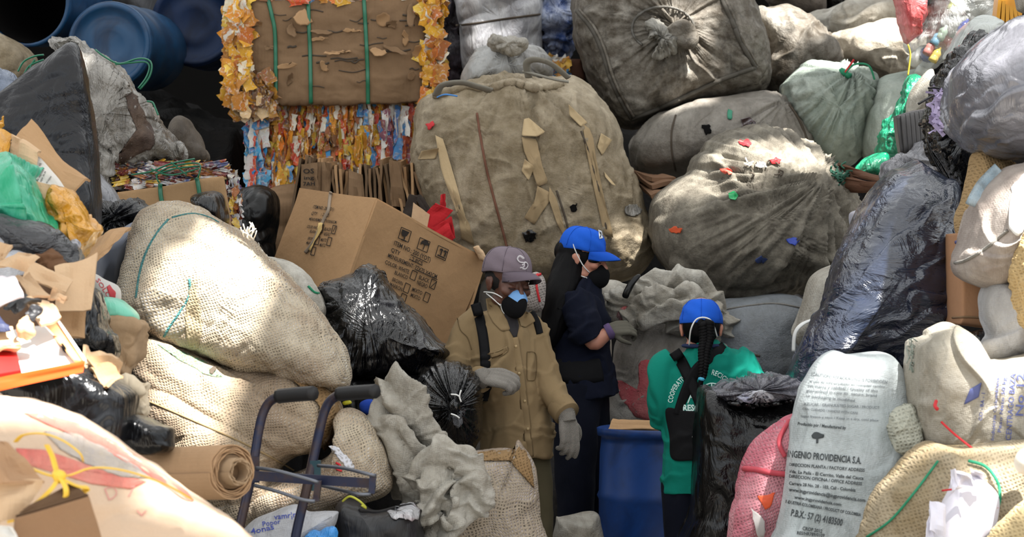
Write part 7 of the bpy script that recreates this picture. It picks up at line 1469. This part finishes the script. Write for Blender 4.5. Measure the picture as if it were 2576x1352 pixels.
garment('trousers', [[J(1735, 1200, Yg, .115, .11), J(1732, 1300, Yg, .10), J(1732, 1500, Yg, .08), J(1730, 1720, Yg, .065)], [J(1795, 1200, Yg, .11, .11), J(1798, 1300, Yg, .10), J(1798, 1500, Yg, .08), J(1800, 1720, Yg, .065)]], navy_t, gp_, .012, 3, [('ridge', .012, 7, 80, 3)], 13)
for f_ in (ga_, gb2): V, N, Fc = remesh(f_, .008, 3); mk('shoe', V, Fc, mat_ink, gp_)
wtx = m_flat('white_shirt_print', C('c9e4de'), .8)
# arc lettering
def arc_text(bvh, s, cx, cy, rx, ry, a0, a1, h, name, mat, parent, inward=True):
    V, Fc = text_mesh(s, 1.05, .012); w = V[:, 0].max(); out = []
    for x, y in V:
        a = math.radians(a0+(a1-a0)*x/w); k = 1+y/.7*h/ry
        out.append(tuple(cast(bvh, cx+rx*k*math.cos(a), cy-ry*k*math.sin(a), .004)))
    return mk(name, out, Fc, mat, parent, smooth=False)
arc_text(bgs, 'COOPERATIVA', 1770, 1020, 78, 80, 176, 119, 13, 'print', wtx, gs)
arc_text(bgs, 'RECICLADORES', 1770, 1020, 78, 80, 76, 8, 13, 'print', wtx, gs)
lettering('print', bgs, [('PRESCOOP', 1708, 1034, 1800, 1034, 15)], wtx, gs, off=.004, bold=.04)
for q in ([(1730, 1016), (1745, 985), (1756, 1016)], [(1765, 975), (1790, 965), (1816, 975), (1822, 1000), (1805, 1016), (1780, 1016), (1765, 1000), (1765, 975)], [(1770, 968), (1785, 990), (1800, 1018)], [(1765, 985), (1820, 992)], [(1775, 1010), (1812, 968)], [(1790, 966), (1792, 1014)], [(1738, 1000), (1780, 1012)]):
    on_surf('print', bgs, q, .0028, wtx, gs, 24, .003, .4)
patch('back_support', bgs, [(1675, 1030), (1720, 1034), (1780, 1036), (1850, 1034), (1868, 1040), (1864, 1100), (1858, 1150), (1800, 1160), (1740, 1160), (1690, 1155), (1684, 1100)], webbing, gp_, off=.010, rings=12, n=80, smooth=True)
for q in ([(1696, 884), (1716, 915), (1740, 965), (1760, 1010), (1770, 1045)], [(1825, 872), (1790, 900), (1755, 930), (1735, 965), (1718, 1010), (1708, 1045)]):
    on_surf('support_strap', bgs, q, .023, webbing, gp_, 50, .006, .15)
bq = bvh_of(gs)
on_surf('belt_mark', bq, [(1744, 1084), (1750, 1080), (1752, 1088), (1746, 1092), (1744, 1084)], .003, elastic, gp_, 14, .018, .4)
lettering('belt_print', bq, [('NONINO', 1741, 1101, 1756, 1101, 3)], elastic, gp_, off=.018)
# collar
cc_ = np.array(P(1768, 868, Yg)); pts = [cc_+np.array([.068*math.cos(t), .068*math.sin(t), -.004+.012*math.cos(t)*0]) for t in np.linspace(0, 2*pi, 24, endpoint=False)]
V, Fc = tube(pts, .017, 8, True, .5); mk('collar', V, Fc, m_cloth('navy_collar', C('27304e'), .2), gs)
cg = hg.cap(gp_, bluecap, bpy.data.materials['royal_blue_brim'], lo=.020, bl=.06)
hm = MB(); V, Fc = ellips((0, .032, .002), (.077, .086, .075)); hm.add(hg.w(V), Fc); V, Fc = ellips((0, .085, -.02), (.05, .022, .04)); hm.add(hg.w(V), Fc)
V, N, Fc = remesh(hm, .006, 2); V = V+N*dispf(V, [('ridge', .006, 34, 70, 6)], 3, None, Yg)[:, None]; hr = mk('hair', V, Fc, hair, gp_)
# braid: three strands wound round each other along a path lying on the back
bpath = crom3([tuple(P(1776, 812, Yg-.13)), tuple(P(1778, 850, Yg-.135)), tuple(P(1772, 885, Yg-.15)), tuple(P(1770, 920, Yg-.165)), tuple(P(1766, 958, Yg-.17))], 120)
for k in range(3):
    pts = []; rad = []
    for i, p in enumerate(bpath):
        t = i/119; w_ = .020*(1-.55*t); ph = 2*pi*(t*6.5+k/3); pts.append(p+np.array([w_*math.sin(ph), -w_*.55*math.sin(2*ph), 0])); rad.append((.0155*(1-.5*t))*(1 if t < .95 else .6))
    V, Fc = tube(pts, rad, 10); mk('braid_strand', V, Fc, hair, gp_)
V, Fc = tube([P(1766, 950, Yg-.17), P(1764, 958, Yg-.17)], .014, 12); mk('hair_tie', V, Fc, m_flat('turquoise_tie', C('4aa8c8'), .5), gp_)
bl_ = crom3([tuple(P(1764, 958, Yg-.17)), tuple(P(1760, 975, Yg-.165)), tuple(P(1757, 990, Yg-.16))], 12)
V, Fc = tube(bl_, [.010]*3+[.011]*3+[.009]*3+[.004]*3, 8); mk('braid_end', V, Fc, hair, gp_)
cable('mask_strap', [(1734, 868, Yg-.07), (1738, 830, Yg-.125), (1752, 804, Yg-.13), (1775, 800, Yg-.13), (1792, 812, Yg-.125), (1804, 848, Yg-.08)], .0032, elastic, gp_, 30)
